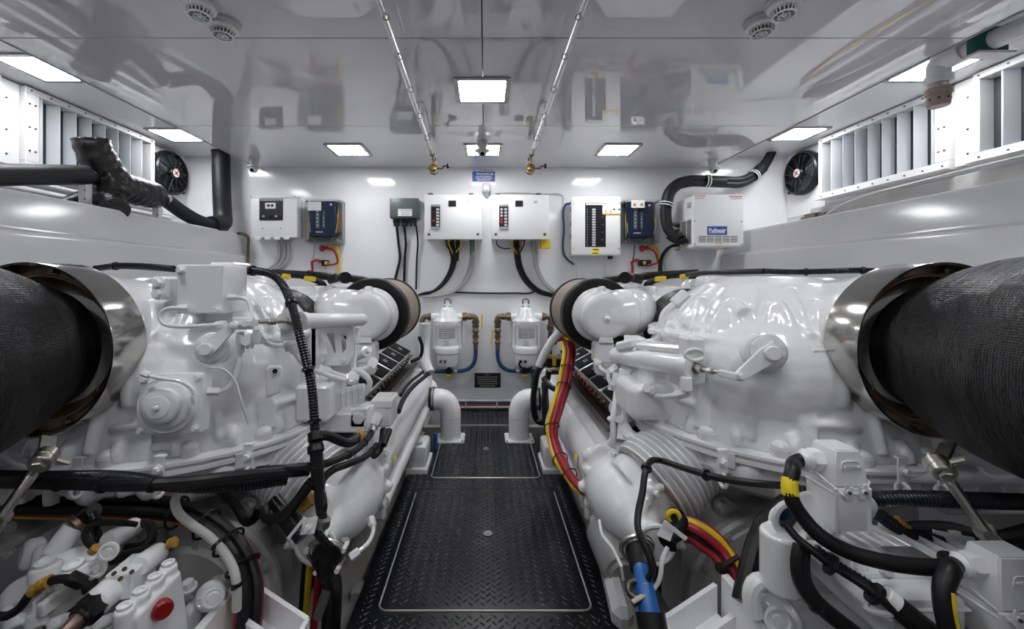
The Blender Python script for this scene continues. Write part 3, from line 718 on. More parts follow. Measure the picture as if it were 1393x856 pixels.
# -- fuel filters
def fuel_filter(px, side, label, src=[None]):
    """side: -1 outer pipes to the left"""
    c = W(px, 450, .13); x, y = c.x, c.y
    Z = lambda py: W(px, py, .13).z
    f = (D-.13)/560
    t = thing('fuel_filter', label, 'fuel filter', (x, y, Z(497)))
    o = lambda py: V((x, y, Z(py)))
    z0 = Z(440); L = lambda py: Z(py)-z0; c0 = V((x, y, z0))
    build('bowl', MB().lathe([(13*f, L(497)), (15*f, L(491)), (15.5*f, L(481)), (17.5*f, L(479)), (18*f, L(474)), (17.5*f, L(471)), (15.8*f, L(469)), (15.8*f, L(445)), (17*f, L(443)), (18*f, L(440)), (18*f, L(436)), (15*f, L(432))], c0, (0,0,1), 36), M_ENGS, t)
    build('head', MB().lathe([(15*f, L(434)), (14*f, L(430)), (11*f, L(426)), (10*f, L(422)), (7*f, L(418)), (5*f, L(417)), (4*f, L(413))], c0, (0,0,1), 28), M_ENGS, t)
    m = MB(); m.cyl(o(431)+V((-22*f,0,0)), o(431)+V((22*f,0,0)), 5*f, seg=18); m.bb(o(438)+V((-19*f,-.06,0)), o(434)+V((19*f,.06,0)), bev=.005)
    build('port_block', m, M_ENGS, t)
    m = MB()
    for s in (-1, 1):
        for yy in (-.05, .0): m.cyl((x+s*15.5*f, y+yy, Z(443)), (x+s*15.5*f, y+yy, Z(434)), .008, seg=10).cyl((x+s*17*f, y+yy, Z(473)), (x+s*17*f, y+yy, Z(439)), .005, seg=8).hexa((x+s*17*f, y+yy, Z(473)), (x+s*17*f, y+yy, Z(470)), .011)
    build('clamp_stud', m, M_ENGS, t)
    m = MB(); m.bb((x-.13, y+.03, Z(433)), (x+.13, D, Z(428)), bev=.004); m.bb((x-.13, D-.01, Z(470)), (x+.13, D, Z(428)), bev=.003); build('mounting_bracket', m, M_ENGS, t)
    g = MB(); gc = o(411); g.lathe([(4.6*f, -.012), (5.2*f, -.005), (5.2*f, .012), (4.4*f, .014), (3.6*f, .010)], gc, (0,-1,0), 24); gg = build('gauge', g, M_DSTEEL, t)
    g = MB(); g.lathe([(3.6*f, .0095), (3.6*f, .011)], gc, (0,-1,0), 24); build('dial', g, M_LAB, gg)
    g = MB(); g.bar(gc+V((-.01,-.012,-.008)), gc+V((.012,-.012,.012)), .003, .002); g.torus(gc+V((0,-.0115,0)), 2.9*f, .0012, axis=(0,1,0), seg=20, s2=4); build('needle', g, M_BLKP, gg)
    g = MB(); g.bb((x-5*f, y-.03, Z(418)), (x+5*f, y+.0, Z(416.5)), bev=0); build('gauge_bar', g, M_DSTEEL, t)
    lb = MB(); R = 15.9*f
    def curved(m, w, zt, zb, r): 
        n = 8; vs = [[m.bm.verts.new((x+math.sin(a)*r, y-math.cos(a)*r, z)) for a in [lerp(-w, w, k/n) for k in range(n+1)]] for z in (Z(zb), Z(zt))]
        for k in range(n): m.bm.faces.new((vs[0][k], vs[0][k+1], vs[1][k+1], vs[1][k]))
    curved(lb, .72, 445.5, 459, R+.0012); la = build('rating_label', lb, M_GREYH, t)
    lt = MB()
    for k in range(4): lt.text(('FUEL FILTER', 'WATER SEPARATOR', 'MAX 1.5 BAR', 'DRAIN DAILY')[k], (x-.008, y-R-.0035, Z(447.4+k*3)), UX, UZ, .012, bold=.0002)
    build('lettering', lt, M_LAB, la)
    lt = MB()
    for k in range(3): lt.text(('RACOR', 'MARINE', 'SERIES')[k] if 0 else ('DIESEL FUEL', 'FILTER', 'SEPAR')[k], (x, y-R-.003, Z(468-2.6*k)), UX, UZ, .012, bold=.0003)
    build('body_lettering', lt, M_GREYH, t)
    m = MB()
    for dx in (-8, -2): q = o(489)+V((dx*f, -14*f, 0)); m.cyl(q+V((0,.02,0)), q+NY*.015, .012, seg=12).cyl(q+NY*.012, q+NY*.03, .008, seg=10)
    build('drain_tap', m, M_BRONZE if side < 0 else M_BLKP, t)
    return t, x, y, Z, f
for px, side, nm in ((609, -1, 'left'), (715, 1, 'right')):
    t, x, y, Z, f = fuel_filter(px, side, 'white fuel filter canister on the far wall, %s one' % ('with open blue valve hose to its right, beside the left air filter' if side < 0 else 'above the right elbow pipe, beside red cable bundle') if 0 else ('white fuel filter canister nearer the left engine' if side < 0 else 'white fuel filter canister nearer the right engine'))
    i = -side   # inner side points to the centre line
    def q(dx, py, dy=0): return V((x+i*dx*f, y+dy, Z(py)))
    tv = thing('brass_valve', 'brass ball valve with yellow lever beside the %s fuel filter' % ('left' if side < 0 else 'right'), 'valve', q(38, 462))
    m = MB(); m.cyl(q(20, 431), q(26, 431), .035, seg=8).cyl(q(26, 431), q(30, 431), .024, seg=16).hexa(q(29, 431), q(32, 431), .03).tube([q(31, 431), q(35.5, 431), q(38, 433.5), q(38, 440)], .024, 14)
    m.hexa(q(38, 436), q(38, 441), .031)
    build('elbow', m, M_BRASS, tv)
    m = MB(); m.cyl(q(38, 441), q(38, 462), .022, seg=14).hexa(q(38, 442), q(38, 446), .028).ball(q(38, 450), .03).hexa(q(38, 456), q(38, 460), .026).ball(q(38, 466), .026, (1,1,.8)).cyl(q(38, 468), q(38, 475), .019, seg=12)
    build('valve_body', m, M_BRASS, tv)
    m = MB(); m.cyl(q(38, 450), q(43, 450), .008, seg=10); build('stem', m, M_ALU, tv)
    m = MB(); m.bar(q(44, 450), q(46.5, 447), .014, .004); m.bar(q(46.5, 447), q(47, 428), .014, .004) if side < 0 else m.bar(q(44, 450), q(47, 468), .012, .004); build('lever', m, M_YEL, tv)
    m = MB(); m.tube([q(38, 473), q(38, 484), q(36, 493), q(31, 500), q(23, 504), q(12, 505), q(-6, 505.5), q(-22, 505)], .017, 12)
    build('fuel_hose', m, M_BLUE, None, 'blue hose curving under the %s fuel filter' % nm, 'hose')
    m = MB(); m.cyl(q(8, 505), q(13, 505), .021, seg=12); build('hose_clamp', m, M_ALU, None, 'steel clamp on the blue hose under the %s filter' % nm, 'clamp')
    t2 = thing('drain_valve', 'small black drain valve with yellow tab on the %s blue hose' % nm, 'valve', q(2, 512))
    build('valve_block', MB().bb(q(-1, 509), q(5, 500, -.04), bev=.005).cyl(q(2, 512), q(2, 498), .012, seg=10), M_BLKP, t2)
    build('yellow_tab', MB().bb(q(-2, 511.5, -.045), q(5, 508, -.03), bev=.003), M_YEL, t2)
    to = thing('pipe_fitting', 'bronze pipe fitting on the outer side of the %s fuel filter' % nm, 'pipe fitting', q(-32, 500))
    m = MB(); m.cyl(q(-20, 431), q(-27, 431), .03, seg=12).hexa(q(-23, 431), q(-26, 431), .038).tube([q(-26, 431), q(-31, 431), q(-34, 434), q(-34, 445)], .024, 14)
    build('elbow', m, M_BRONZE, to)
    m = MB(); m.hexa(q(-34, 442), q(-34, 450), .03); m.cyl(q(-34, 449), q(-34, 453), .022, seg=12); build('adapter', m, M_BRASS, to)
    m = MB(); m.tube([q(-34, 452), q(-33, 468), q(-32.5, 488)], .022, 12); build('outer_hose', m, M_BLUE, None, 'short upright blue hose at the outer side of the %s fuel filter' % nm, 'hose')
    m = MB(); m.cyl(q(-32.5, 486), q(-32, 500), .026, seg=12).hexa(q(-32.5, 489), q(-32.4, 493), .033); build('lower_fitting', m, M_BRONZE, to)
m = MB(); m.tube([W(709, 490, .2), W(706, 496, .2), W(712, 502, .2), W(722, 500, .2), W(724, 494, .18)], .008, 8); build('drain_wire', m, M_BLK, None, 'thin black hose looping under the right fuel filter', 'hose')
m = MB(); m.tube([W(722, 498, .1), W(724, 515, .05), W(722, 530, .04), W(720, 545, .04)], .008, 8); build('green_wire', m, M_GWIRE, None, 'dark green cable dropping below the right fuel filter', 'cable')
# -- level pipes low on the far wall
for y_, r_, mt, lab in ((545.3, .010, M_WHITE, 'upper thin white pipe low on the far wall'), (548.3, .009, M_BLUE, 'thin blue pipe low on the far wall'), (551, .010, M_RED, 'red cable between the pipes low on the far wall'), (554, .012, M_WHITE, 'lowest white pipe along the foot of the far wall')):
    m = MB(); m.cyl(W(588, y_, .03), W(745, y_, .03), r_, seg=12); build('level_pipe', m, mt, None, lab, 'pipe')
m = MB()
for x_ in (634, 676): m.bb(W(x_-1, 556.5, .05), W(x_+1, 543.5, .0), bev=.001)
build('pipe_clip', m, M_LGREY, None, 'pair of clips holding the pipes low on the far wall', 'pipe clip')
# -- white elbow pipes standing on the walkway
def elbow(s, label):
    x = s*.242; x = x-.003
    t = thing('elbow_pipe', label, 'pipe', (x, 2.92, 0))
    m = MB(); m.tube([(x, 2.92, .0), (x, 2.92, .16), (x, 2.92, .19), (x+s*.012, 2.92, .232), (x+s*.04, 2.92, .268), (x+s*.08, 2.92, .28), (x+s*.12, 2.92, .28)], .073, 24); build('bend', m, M_PVC, t)
    m = MB()
    for h in (.155,): m.lathe([(.0745, 0), (.0745, .003)], (x, 2.92, h), (0,0,1), 28)
    build('joint', m, M_LGREY, t)
    m = MB(); m.prism(rrect(x-.10, x+.10, 2.92-.09, 2.92+.09, .02), (0,0,.004), (1,0,0), (0,1,0), .008); build('floor_flange', m, M_PVC, t)
    m = MB()
    for a in (-1, 1): m.cyl((x+a*.088, 2.845, .006), (x+a*.088, 2.845, .014), .006, seg=8)
    build('flange_bolt', m, M_DSTEEL, t)
    m = MB(); m.cyl((x+s*.115, 2.92, .28), (x+s*.165, 2.92, .28), .079, seg=28); build('rubber_sleeve', m, M_BLK, t)
    m = MB()
    for h in (.125, .155): m.cyl((x+s*h-s*.006, 2.92, .28), (x+s*h+s*.006, 2.92, .28), .081, seg=28)
    build('hose_clamp', m, M_ZINC, t)
elbow(-1, 'white elbow pipe rising from the walkway beside the left engine'); elbow(1, 'white elbow pipe rising from the walkway beside the right engine')
# -- fishing rods hung under the ceiling
def rod(x0p, y0p, x1p, y1p, s, label):
    z = 2.03
    a = PZ(x0p, y0p, z); b = PZ(x1p, y1p, z-.01); d = (a-b).normalized(); a2 = b+d*2.6
    t = thing('fishing_rod', label, 'fishing rod', b)
    m = MB(); m.cyl(b+d*.34, a2, .0125, .010, seg=12); build('blank', m, M_ALU, t)
    m = MB(); m.cyl(b, b+d*.05, .016, seg=12).cyl(b+d*.05, b+d*.09, .013, seg=12); m.cyl(b+d*.24, b+d*.34, .014, .009, seg=12); build('grip', m, M_CORK, t)
    m = MB(); m.cyl(b+d*.085, b+d*.245, .011, seg=12); m.torus(b+d*.1, .013, .004, d, 14, 5); m.torus(b+d*.22, .013, .004, d, 14, 5); m.ball(b-d*.003, .016); build('reel_seat', m, M_BLKP, t)
    m = MB()
    for k, dd in enumerate((.62, .95, 1.25, 1.52, 1.76, 1.98)):
        R = .020-.002*k; c = b+d*dd+V((-s*.0 if 0 else (s*-.012), 0, -R-.008)); m.torus(c, R*.8, .0016, d, 16, 5); m.bar(c+V((0,0,R*.8)), b+d*(dd-.02), .003, .002); m.bar(c+V((0,0,R*.8)), b+d*(dd+.02), .003, .002)
    build('line_guide', m, M_DSTEEL, t)
    # reel
    r = b+d*.15+V((s*.0, 0, -.085)); rl = MB(); rl.bar(b+d*.15, r+V((0,0,.03)), .012, .008); rl.lathe([(.014, -.03), (.032, -.022), (.037, 0), (.027, .012), (.022, .014)], r, -d, 20)
    rr = build('reel', rl, M_GOLD, t)
    m = MB(); m.lathe([(.031, .012), (.034, .016), (.022, .018), (.022, .034), (.034, .036), (.034, .042), (.014, .046), (.004, .05)], r, -d, 20); build('spool', m, M_BLKP, rr)
    u, v, w = frame(-d); m = MB()
    m.tube([r-d*.02+u*.030, r-d*.045+u*.042+v*.01, r-d*.055+v*.045, r-d*.045-u*.042+v*.01, r-d*.02-u*.030], .0016, 6); build('bail_wire', m, M_GOLD, rr)
    m = MB(); h = V((1,0,0)); m.cyl(r, r+h*.07, .004, seg=8); m.bar(r+h*.07, r+h*.075+V((0,0,.02)), .01, .004); build('crank', m, M_DSTEEL, rr)
    m = MB(); k0 = r+h*.075+V((0,0,.02)); m.cyl(k0, k0+h*.02, .004, seg=8).ball(k0+h*.032, .013, (.9,1,1.5)); build('crank_knob', m, M_BLKP, rr)
    # ceiling hangers
    m = MB()
    for yy in (1.15, 2.30, 2.8):
        k = (yy-b.y)/d.y; c = b+d*k; m.lathe([(.022, ZC-c.z), (.022, ZC-c.z-.006), (.006, ZC-c.z-.008), (.005, .01)], c, (0,0,1), 16); m.torus(c, .013, .003, d, 16, 6)
    h_ = build('rod_hanger', m, M_WHITE, t)
rod(515, 0, 592, 222, -1, 'long silver fishing rod with gold reel hung under the ceiling, left of the centre lights')
rod(797, 0, 719, 222, 1, 'long silver fishing rod with gold reel hung under the ceiling, right of the centre lights')
# ================= louvres, fans and pipes over the hull boxes
M_BLADE = mat('shaded_louvre_white', (.62,.65,.69), .3)  # white blades tinted blue-grey, their shade is put into the colour
def louvre(s, y0, y1, n, label):
    w = WL if s < 0 else WR; zi, zo = 1.785, 2.165
    t = thing('air_louvre', label, 'ventilation louvre', (w, (y0+y1)/2, zi-.04))
    xf = w-s*.085
    m = MB(); fw = .045
    m.bb((w, y0, zo), (xf, y1, zo+.035), bev=.003); m.bb((w, y0, zi-.05), (xf, y1, zi), bev=.003)
    m.bb((w, y0, zi), (xf, y0+fw*1.6, zo), bev=.003); m.bb((w, y1-fw*.7, zi), (xf, y1, zo), bev=.003)
    build('frame', m, M_ENGS, t)
    m = MB(); m.bb((xf-s*.001, y0-.01, zi-.05), (xf-s*.03, y1+.01, zi-.044), bev=.001); build('drip_ledge', m, M_ENGS, t)
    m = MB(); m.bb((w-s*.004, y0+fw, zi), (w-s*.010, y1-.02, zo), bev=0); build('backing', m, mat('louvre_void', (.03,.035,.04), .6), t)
    pitch = (y1-y0-fw*2.3)/n
    for k in range(n):
        yc = y0+fw*1.6+pitch*(k+.5); m = MB()
        # blade folded: a broad face turned towards the room and a short return
        a = V((w-s*.014, yc-pitch*.46, 0)); b = V((w-s*.074, yc-pitch*.27, 0)); c = V((w-s*.068, yc-pitch*.19, 0))
        th = .004
        for p, q in ((a, b), (b, c)):
            d = (q-p).normalized(); nn = V((-d.y, d.x, 0))*th/2
            m.prism([(0,0)], a, UX, UZ, 1) if 0 else m.rings([[p-nn+V((0,0,z)), p+nn+V((0,0,z)), q+nn+V((0,0,z)), q-nn+V((0,0,z))] for z in (zi, zo)])
        build('blade', m, M_BLADE, t)
    m = MB()
    for z in (zi-.025, zo+.017):
        for k in range(n+1): y = lerp(y0+.03, y1-.03, k/n); m.cyl((xf+s*.001, y, z), (xf-s*.004, y, z), .005, seg=8)
    for z in (zi+.06, zi+.19, zo-.06): m.cyl((xf+s*.001, y0+.05, z), (xf-s*.004, y0+.05, z), .005, seg=8); m.cyl((xf+s*.001, y0+.02, z), (xf-s*.004, y0+.02, z), .005, seg=8)
    build('rivet', m, M_DSTEEL, t)
    return t
louvre(-1, 2.27, 3.16, 8, 'white vertical louvre on the left wall beside the fan')
louvre(-1, 1.02, 2.16, 9, 'white vertical louvre at the left edge, nearer one')
louvre(1, 2.27, 3.16, 8, 'white vertical louvre on the right wall beside the fan')
louvre(1, 1.02, 2.16, 9, 'white vertical louvre at the right edge, under the plastic pipe')
for s, nm in ((-1, 'left'), (1, 'right')):
    w = WL if s < 0 else WR
    m = MB(); m.bb((w, 2.165, 1.74), (w-s*.06, 2.265, 2.2), bev=.004)
    o = build('wall_cover_plate', m, M_ENGS, None, 'plain white cover strip between the two louvres on the %s wall' % nm, 'cover plate')
    m = MB()
    for z in (1.80, 1.93, 2.10): m.cyl((w-s*.059, 2.2, z), (w-s*.064, 2.2, z), .005, seg=8)
    build('rivet', m, M_DSTEEL, o)
    # fan panel
    m = MB(); m.bb((w, 3.18, 1.66), (w-s*.012, 3.575, 2.19), bev=.003); build('fan_backboard', m, M_ENGS, None, 'white square board behind the fan on the %s wall' % nm, 'board')
    t = thing('cooling_fan', 'round black cooling fan with red and white hub badge, %s wall' % nm, 'fan', (w, 3.385, 1.83))
    c = V((w-s*.013, 3.385, 2.005)); ax_ = V((-s, 0, 0)); R = .18
    build('shroud', MB().lathe([(R, 0), (R, .035), (R-.006, .045), (R-.02, .052), (R-.024, .045), (R-.022, .004), (.02, .002)], c, ax_, 48), M_BLKP, t)
    m = MB()
    for k in range(12):
        a = 2*PI*k/12+.13; d = V((0, math.cos(a), math.sin(a))); m.bar(c+ax_*.056+d*.05, c+ax_*.048+d*(R-.012), .006, .010, up=ax_)
    sp_ = build('guard_spoke', m, M_BLKP, t)
    m = MB()
    for r_ in (.075, .092, .109, .126, .143): m.torus(c+ax_*.048, r_, .0026, ax_, 40, 5)
    build('guard_ring', m, M_BLKP, t)
    for k in range(8):
        a0 = 2*PI*k/8; m = MB(); rg = []
        for j in range(6):
            r_ = lerp(.04, .148, j/5); aa = a0+.25*j/5; d = V((0, math.cos(aa), math.sin(aa))); e = V((0, -math.sin(aa), math.cos(aa)))
            wv = lerp(.018, .034, j/5); p_ = c+ax_*.025+d*r_; tw = e*wv+ax_*wv*.4*(1 if s > 0 else -1)
            rg.append([p_-tw-ax_*.001, p_+tw-ax_*.001, p_+tw+ax_*.001, p_-tw+ax_*.001])
        m.rings(rg); build('fan_blade', m, M_GREY, t)
    build('hub', MB().lathe([(.05, .01), (.05, .052), (.042, .064), (.038, .066), (.0001, .066)], c, ax_, 28), M_BLKP, t)
    bd = build('hub_badge', MB().lathe([(.034, .0655), (.034, .068), (.0001, .068)], c, ax_, 28), M_LAB, t)
    m = MB(); q = c+ax_*.0685; m.lathe([(.012, 0), (.012, .001), (.0001, .001)], q, ax_, 8)
    for k in range(4): a = PI/4+PI/2*k; d = V((0, math.cos(a), math.sin(a))); m.bar(q+d*.008, q+d*.026, .006, .0015, up=ax_); m.bar(q+d*.02, q+d*.024+V((0, .01*(1 if math.cos(a) > 0 else -1), 0)), .004, .0015, up=ax_)
    build('badge_emblem', m, M_PRED, bd)
    for a in (.6, 2.5, 3.75, 5.6):
        d = V((0, math.cos(a), math.sin(a))); m = MB(); m.bar(c+ax_*.008+d*(R-.01), c+ax_*.008+d*(R+.025), .022, .012, up=ax_); m.cyl(c+d*(R+.025), c+ax_*.016+d*(R+.025), .013, seg=12); build('mounting_lug', m, M_BLKP, t)
    m = MB(); d = V((0, -.97, .2)); p_ = c+ax_*.022+d*(R+.0012); m.bar(p_-V((0,.0,.016)), p_+V((0,.0,.016)), .014, .002, up=d); build('yellow_label', m, M_LABY, t)
# -- left: lagged hose, valve and brackets on top of the hull box
def L_(px, py, d): return P(px, py, d)
t = thing('insulated_pipe', 'black lagged pipe with taped valve along the top of left hull box', 'insulated pipe', (-2.25, 2.3, 1.6))
m = MB(); m.tube([L_(-130, 238, 1.55), L_(0, 238, 1.9), L_(60, 238, 2.08), L_(118, 238, 2.28)], .052, 20); build('foam_sleeve', m, M_SLEEVE, t)
m = MB(); m.tube([L_(113, 238, 2.27), L_(140, 246, 2.38)], .036, 16); m.tube([L_(206, 268, 2.80), L_(234, 276, 2.95)], .035, 16); build('bare_pipe', m, M_BLKP, t)
for a_, b_ in (((114, 238.5, 2.28), (118, 239, 2.295)), ((121, 240, 2.31), (125, 241, 2.325)), ((214, 270, 2.84), (218, 271, 2.86)), ((225, 273, 2.9), (229, 274, 2.92))):
    m = MB(); m.cyl(L_(*a_), L_(*b_), .041, seg=24); build('pipe_clamp', m, M_ALU, t)
M_TAPE = mat('black_tape_wrap', (.008,.008,.009), .38, bump=.6, bscale=35, bdist=.01)
m = MB()
rf = lambda base, amp, sd: (lambda i, a, t_: base*(1+amp*math.sin(i*1.9+sd)+amp*.6*math.sin(i*.7+sd*3)))
m.tube([L_(134, 246, 2.36), L_(150, 250, 2.42), L_(170, 255, 2.52), L_(192, 262, 2.66), L_(210, 266, 2.82)], .08, 18, step=.015, rfun=rf(.088, .05, 1))
m.tube([L_(152, 262, 2.42), L_(150, 240, 2.42), L_(137, 222, 2.38), L_(128, 205, 2.35), L_(124, 190, 2.34)], .065, 18, step=.015, rfun=rf(.088, .05, 2))
m.tube([L_(150, 250, 2.42), L_(146, 268, 2.40), L_(152, 280, 2.39), L_(158, 286, 2.36)], .07, 18, step=.015, rfun=rf(.072, .06, 3))
m.tube([L_(145, 262, 2.46), L_(120, 266, 2.42), L_(100, 272, 2.36), L_(80, 280, 2.3)], .03, 14, rfun=lambda i, a, t_: lerp(.05, .028, t_))
wv = build('taped_valve', m, M_TAPE, t); cast_soften(wv, .009, 2)
m = MB(); m.tube([L_(228, 274, 2.92), L_(250, 290, 3.02), L_(270, 301, 3.12), L_(290, 307, 3.25), L_(305, 307, 3.38)], .05, 18); build('lower_sleeve', m, M_SLEEVE, t)
m = MB(); m.tube([L_(288, 306, 3.24), L_(303, 303, 3.38), L_(303, 292, 3.42), L_(302, 270, 3.44), L_(301, 235, 3.46), L_(300, 206, 3.47), L_(297, 196, 3.47)], .068, 20); build('riser_sleeve', m, M_SLEEVE, t)
for px, py, d, lab in ((116, 275, 2.29, 'nearer white post holding the lagged pipe on the left hull box'), (214, 300, 2.84, 'farther white post holding the lagged pipe on the left hull box')):
    top = L_(px, py-35, d); m = MB(); m.bb((top.x-.022, top.y-.02, 1.531), (top.x+.022, top.y+.02, top.z-.03), bev=.003); m.bb((top.x-.04, top.y-.035, 1.5305), (top.x+.04, top.y+.035, 1.54), bev=.002)
    o = build('pipe_post', m, M_ENGS, None, lab, 'bracket')
    k = MB()
    for z in (1.57, 1.62): k.cyl((top.x+.02, top.y-.021, z), (top.x+.02, top.y-.025, z), .004, seg=8)
    build('screw', k, M_DSTEEL, o)
for z_, x_, r_, lab, mt in ((1.60, -2.46, .024, 'painted pipe running along the left wall behind the lagged pipe', M_ENGD), (1.555, -2.4, .016, 'copper tube running low along the left wall', M_BRASS), (1.66, -2.52, .02, 'upper painted pipe under the left louvres', M_ENGD)):
    m = MB(); m.cyl((x_, .8, z_), (x_, 3.2, z_), r_, seg=14); build('wall_pipe', m, mt, None, lab, 'pipe')
m = MB(); m.tube([L_(316, 319, 3.5), L_(330, 318, 3.5), L_(337, 322, 3.52), L_(337.5, 335, 3.54), L_(337.5, 372, 3.54)], .012, 10); build('earth_cable', m, M_BRASS, None, 'copper brown cable bending down at the left rear corner', 'cable')
# -- right: ledge profile, cables, plastic pipe
m = MB(); m.bb((2.60, .8, 1.60), (2.64, 3.3, 1.70), bev=.01); m.cyl((2.52, .8, 1.56), (2.52, 3.3, 1.56), .026, seg=16); build('wall_rail', m, M_ENGD, None, 'painted rail and pipe running below the right louvres', 'rail')
m = MB(); m.tube([(2.50, .8, 1.70), (2.50, 1.6, 1.70), (2.51, 2.3, 1.695), (2.52, 2.9, 1.66), (2.56, 3.12, 1.60), (2.58, 3.22, 1.57)], .007, 8); build('wall_cable', m, M_GREYH, None, 'thin grey cable sagging under the right louvres', 'cable')
m = MB(); m.tube([(2.42, .8, 1.56), (2.42, 1.8, 1.56), (2.42, 2.6, 1.555), (2.43, 3.05, 1.545), (2.46, 3.2, 1.545)], .009, 8); build('wall_cable', m, M_BRASS, None, 'brown cable lying along the top of the right hull box', 'cable')
m = MB(); m.tube([(2.44, .8, 1.575), (2.44, 2.0, 1.572), (2.44, 3.05, 1.56), (2.52, 3.2, 1.57)], .005, 8); build('wall_cable', m, M_YEL, None, 'thin yellow wire beside the brown cable on the right', 'wire')
t = thing('wall_terminal', 'small brown terminal fitting on the wall below the right fan', 'terminal', (2.57, 3.22, 1.56))
build('terminal_body', MB().bb((2.53, 3.16, 1.60), (2.60, 3.27, 1.645), bev=.004), M_DSTEEL, t)
m = MB(); m.cyl((2.565, 3.16, 1.622), (2.565, 3.10, 1.622), .014, seg=12).cyl((2.565, 3.27, 1.622), (2.565, 3.33, 1.622), .014, seg=12); build('gland', m, M_BRASS, t)
m = MB(); m.tube([(2.565, 3.32, 1.622), (2.52, 3.42, 1.58), (2.45, 3.50, 1.55), (2.35, 3.56, 1.54), (2.25, 3.58, 1.54)], .007, 8); build('wall_cable', m, M_GREYH, None, 'grey cable curving from terminal fitting to right corner', 'cable')
t = thing('vent_pipe', 'white plastic pipe with tee and pink vent cap under right side light', 'pipe', P(1280, 120, 1.93))
tx = P(1280, 84, 1.93)
far_, near_ = V((tx.x+.0, tx.y+.0, tx.z)), V((tx.x+.03, .8, tx.z-.05))
m = MB(); m.cyl(tx, V((tx.x+.012, 1.76, tx.z-.008)), .036, seg=22); m.cyl(V((tx.x+.012, 1.76, tx.z-.008)), near_, .040, seg=22); build('pipe_run', m, M_PVC, t)
m = MB(); m.cyl(tx+V((0,-.10,0)), tx+V((0,-.03,0)), .046, seg=22, bev=.003); m.tube([tx+V((0,-.05,0)), tx+V((0,-.01,0)), tx+V((0,.008,-.015)), tx+V((0,.010,-.04)), tx+V((0,.010,-.075))], .044, 22); m.cyl(tx+V((0,.01,-.06)), tx+V((0,.01,-.10)), .050, seg=22, bev=.003); build('elbow', m, M_PVC, t)
M_PINK = mat('vent_cap_pink', (.36,.27,.25), .6, bump=.2, bscale=60)
m = MB(); m.cyl(tx+V((0,.01,-.10)), tx+V((0,.01,-.125)), .036, seg=22); build('threaded_neck', m, M_ZINC, t)
vc = build('vent_cap', MB().lathe([(.042, -.12), (.047, -.122), (.047, -.150), (.043, -.152), (.040, -.20), (.036, -.206), (.0001, -.206)], tx+V((0,.01,0)), (0,0,1), 24), M_PINK, t)
m = MB()
for k in range(8): a = 2*PI*k/8; d = V((math.cos(a), math.sin(a), 0)); p_ = tx+V((0,.01,-.175))+d*.040; m.cyl(p_-d*.003, p_+d*.0025, .005, seg=8)
build('vent_hole', m, M_BLKP, vc)
t = thing('pipe_saddle', 'green block clamping the white plastic pipe under the ceiling', 'pipe clamp', (tx.x, 1.76, tx.z-.06))
build('clamp_block', MB().bb((tx.x-.055, 1.735, tx.z-.055), (tx.x+.075, 1.785, tx.z+.05), bev=.008, seg=2), M_GREEN, t)
build('base_plate', MB().bb((tx.x-.06, 1.73, tx.z-.066), (tx.x+.10, 1.79, tx.z-.055), bev=.002), M_ENGS, t)
# ================= lagged exhaust pipes with steel collars
M_WRAP = mat('black_woven_wrap', (.004,.004,.005), .24, var=.35, vscale=14, spec=.38)
nt = M_WRAP.node_tree; b_ = nt.nodes['Principled BSDF']
tc = nt.nodes.new('ShaderNodeTexCoord'); mp = nt.nodes.new('ShaderNodeMapping'); mp.inputs['Scale'].default_value = (1, 2.2, .8); nt.links.new(tc.outputs['Object'], mp.inputs['Vector'])
w1 = nt.nodes.new('ShaderNodeTexWave'); w1.inputs['Scale'].default_value = 62; w1.bands_direction = 'Z'; w1.inputs['Distortion'].default_value = 2.5; w1.inputs['Detail Scale'].default_value = 2
w2 = nt.nodes.new('ShaderNodeTexWave'); w2.inputs['Scale'].default_value = 62; w2.bands_direction = 'Y'; w2.inputs['Distortion'].default_value = 2.5
ns = nt.nodes.new('ShaderNodeTexNoise'); ns.inputs['Scale'].default_value = 9; ns.inputs['Detail'].default_value = 8; ns.inputs['Roughness'].default_value = .62
for w_ in (w1, w2): nt.links.new(tc.outputs['Object'], w_.inputs['Vector'])
nt.links.new(mp.outputs['Vector'], ns.inputs['Vector'])
ad = nt.nodes.new('ShaderNodeMath'); ad.operation = 'ADD'; nt.links.new(w1.outputs['Fac'], ad.inputs[0]); nt.links.new(w2.outputs['Fac'], ad.inputs[1])
ml = nt.nodes.new('ShaderNodeMath'); ml.operation = 'MULTIPLY_ADD'; ml.inputs[1].default_value = 34; nt.links.new(ns.outputs['Fac'], ml.inputs[0]); nt.links.new(ad.outputs[0], ml.inputs[2])
bp = nt.nodes.new('ShaderNodeBump'); bp.inputs['Strength'].default_value = .42; bp.inputs['Distance'].default_value = .0035
nt.links.new(ml.outputs[0], bp.inputs['Height']); nt.links.new(bp.outputs['Normal'], b_.inputs['Normal'])
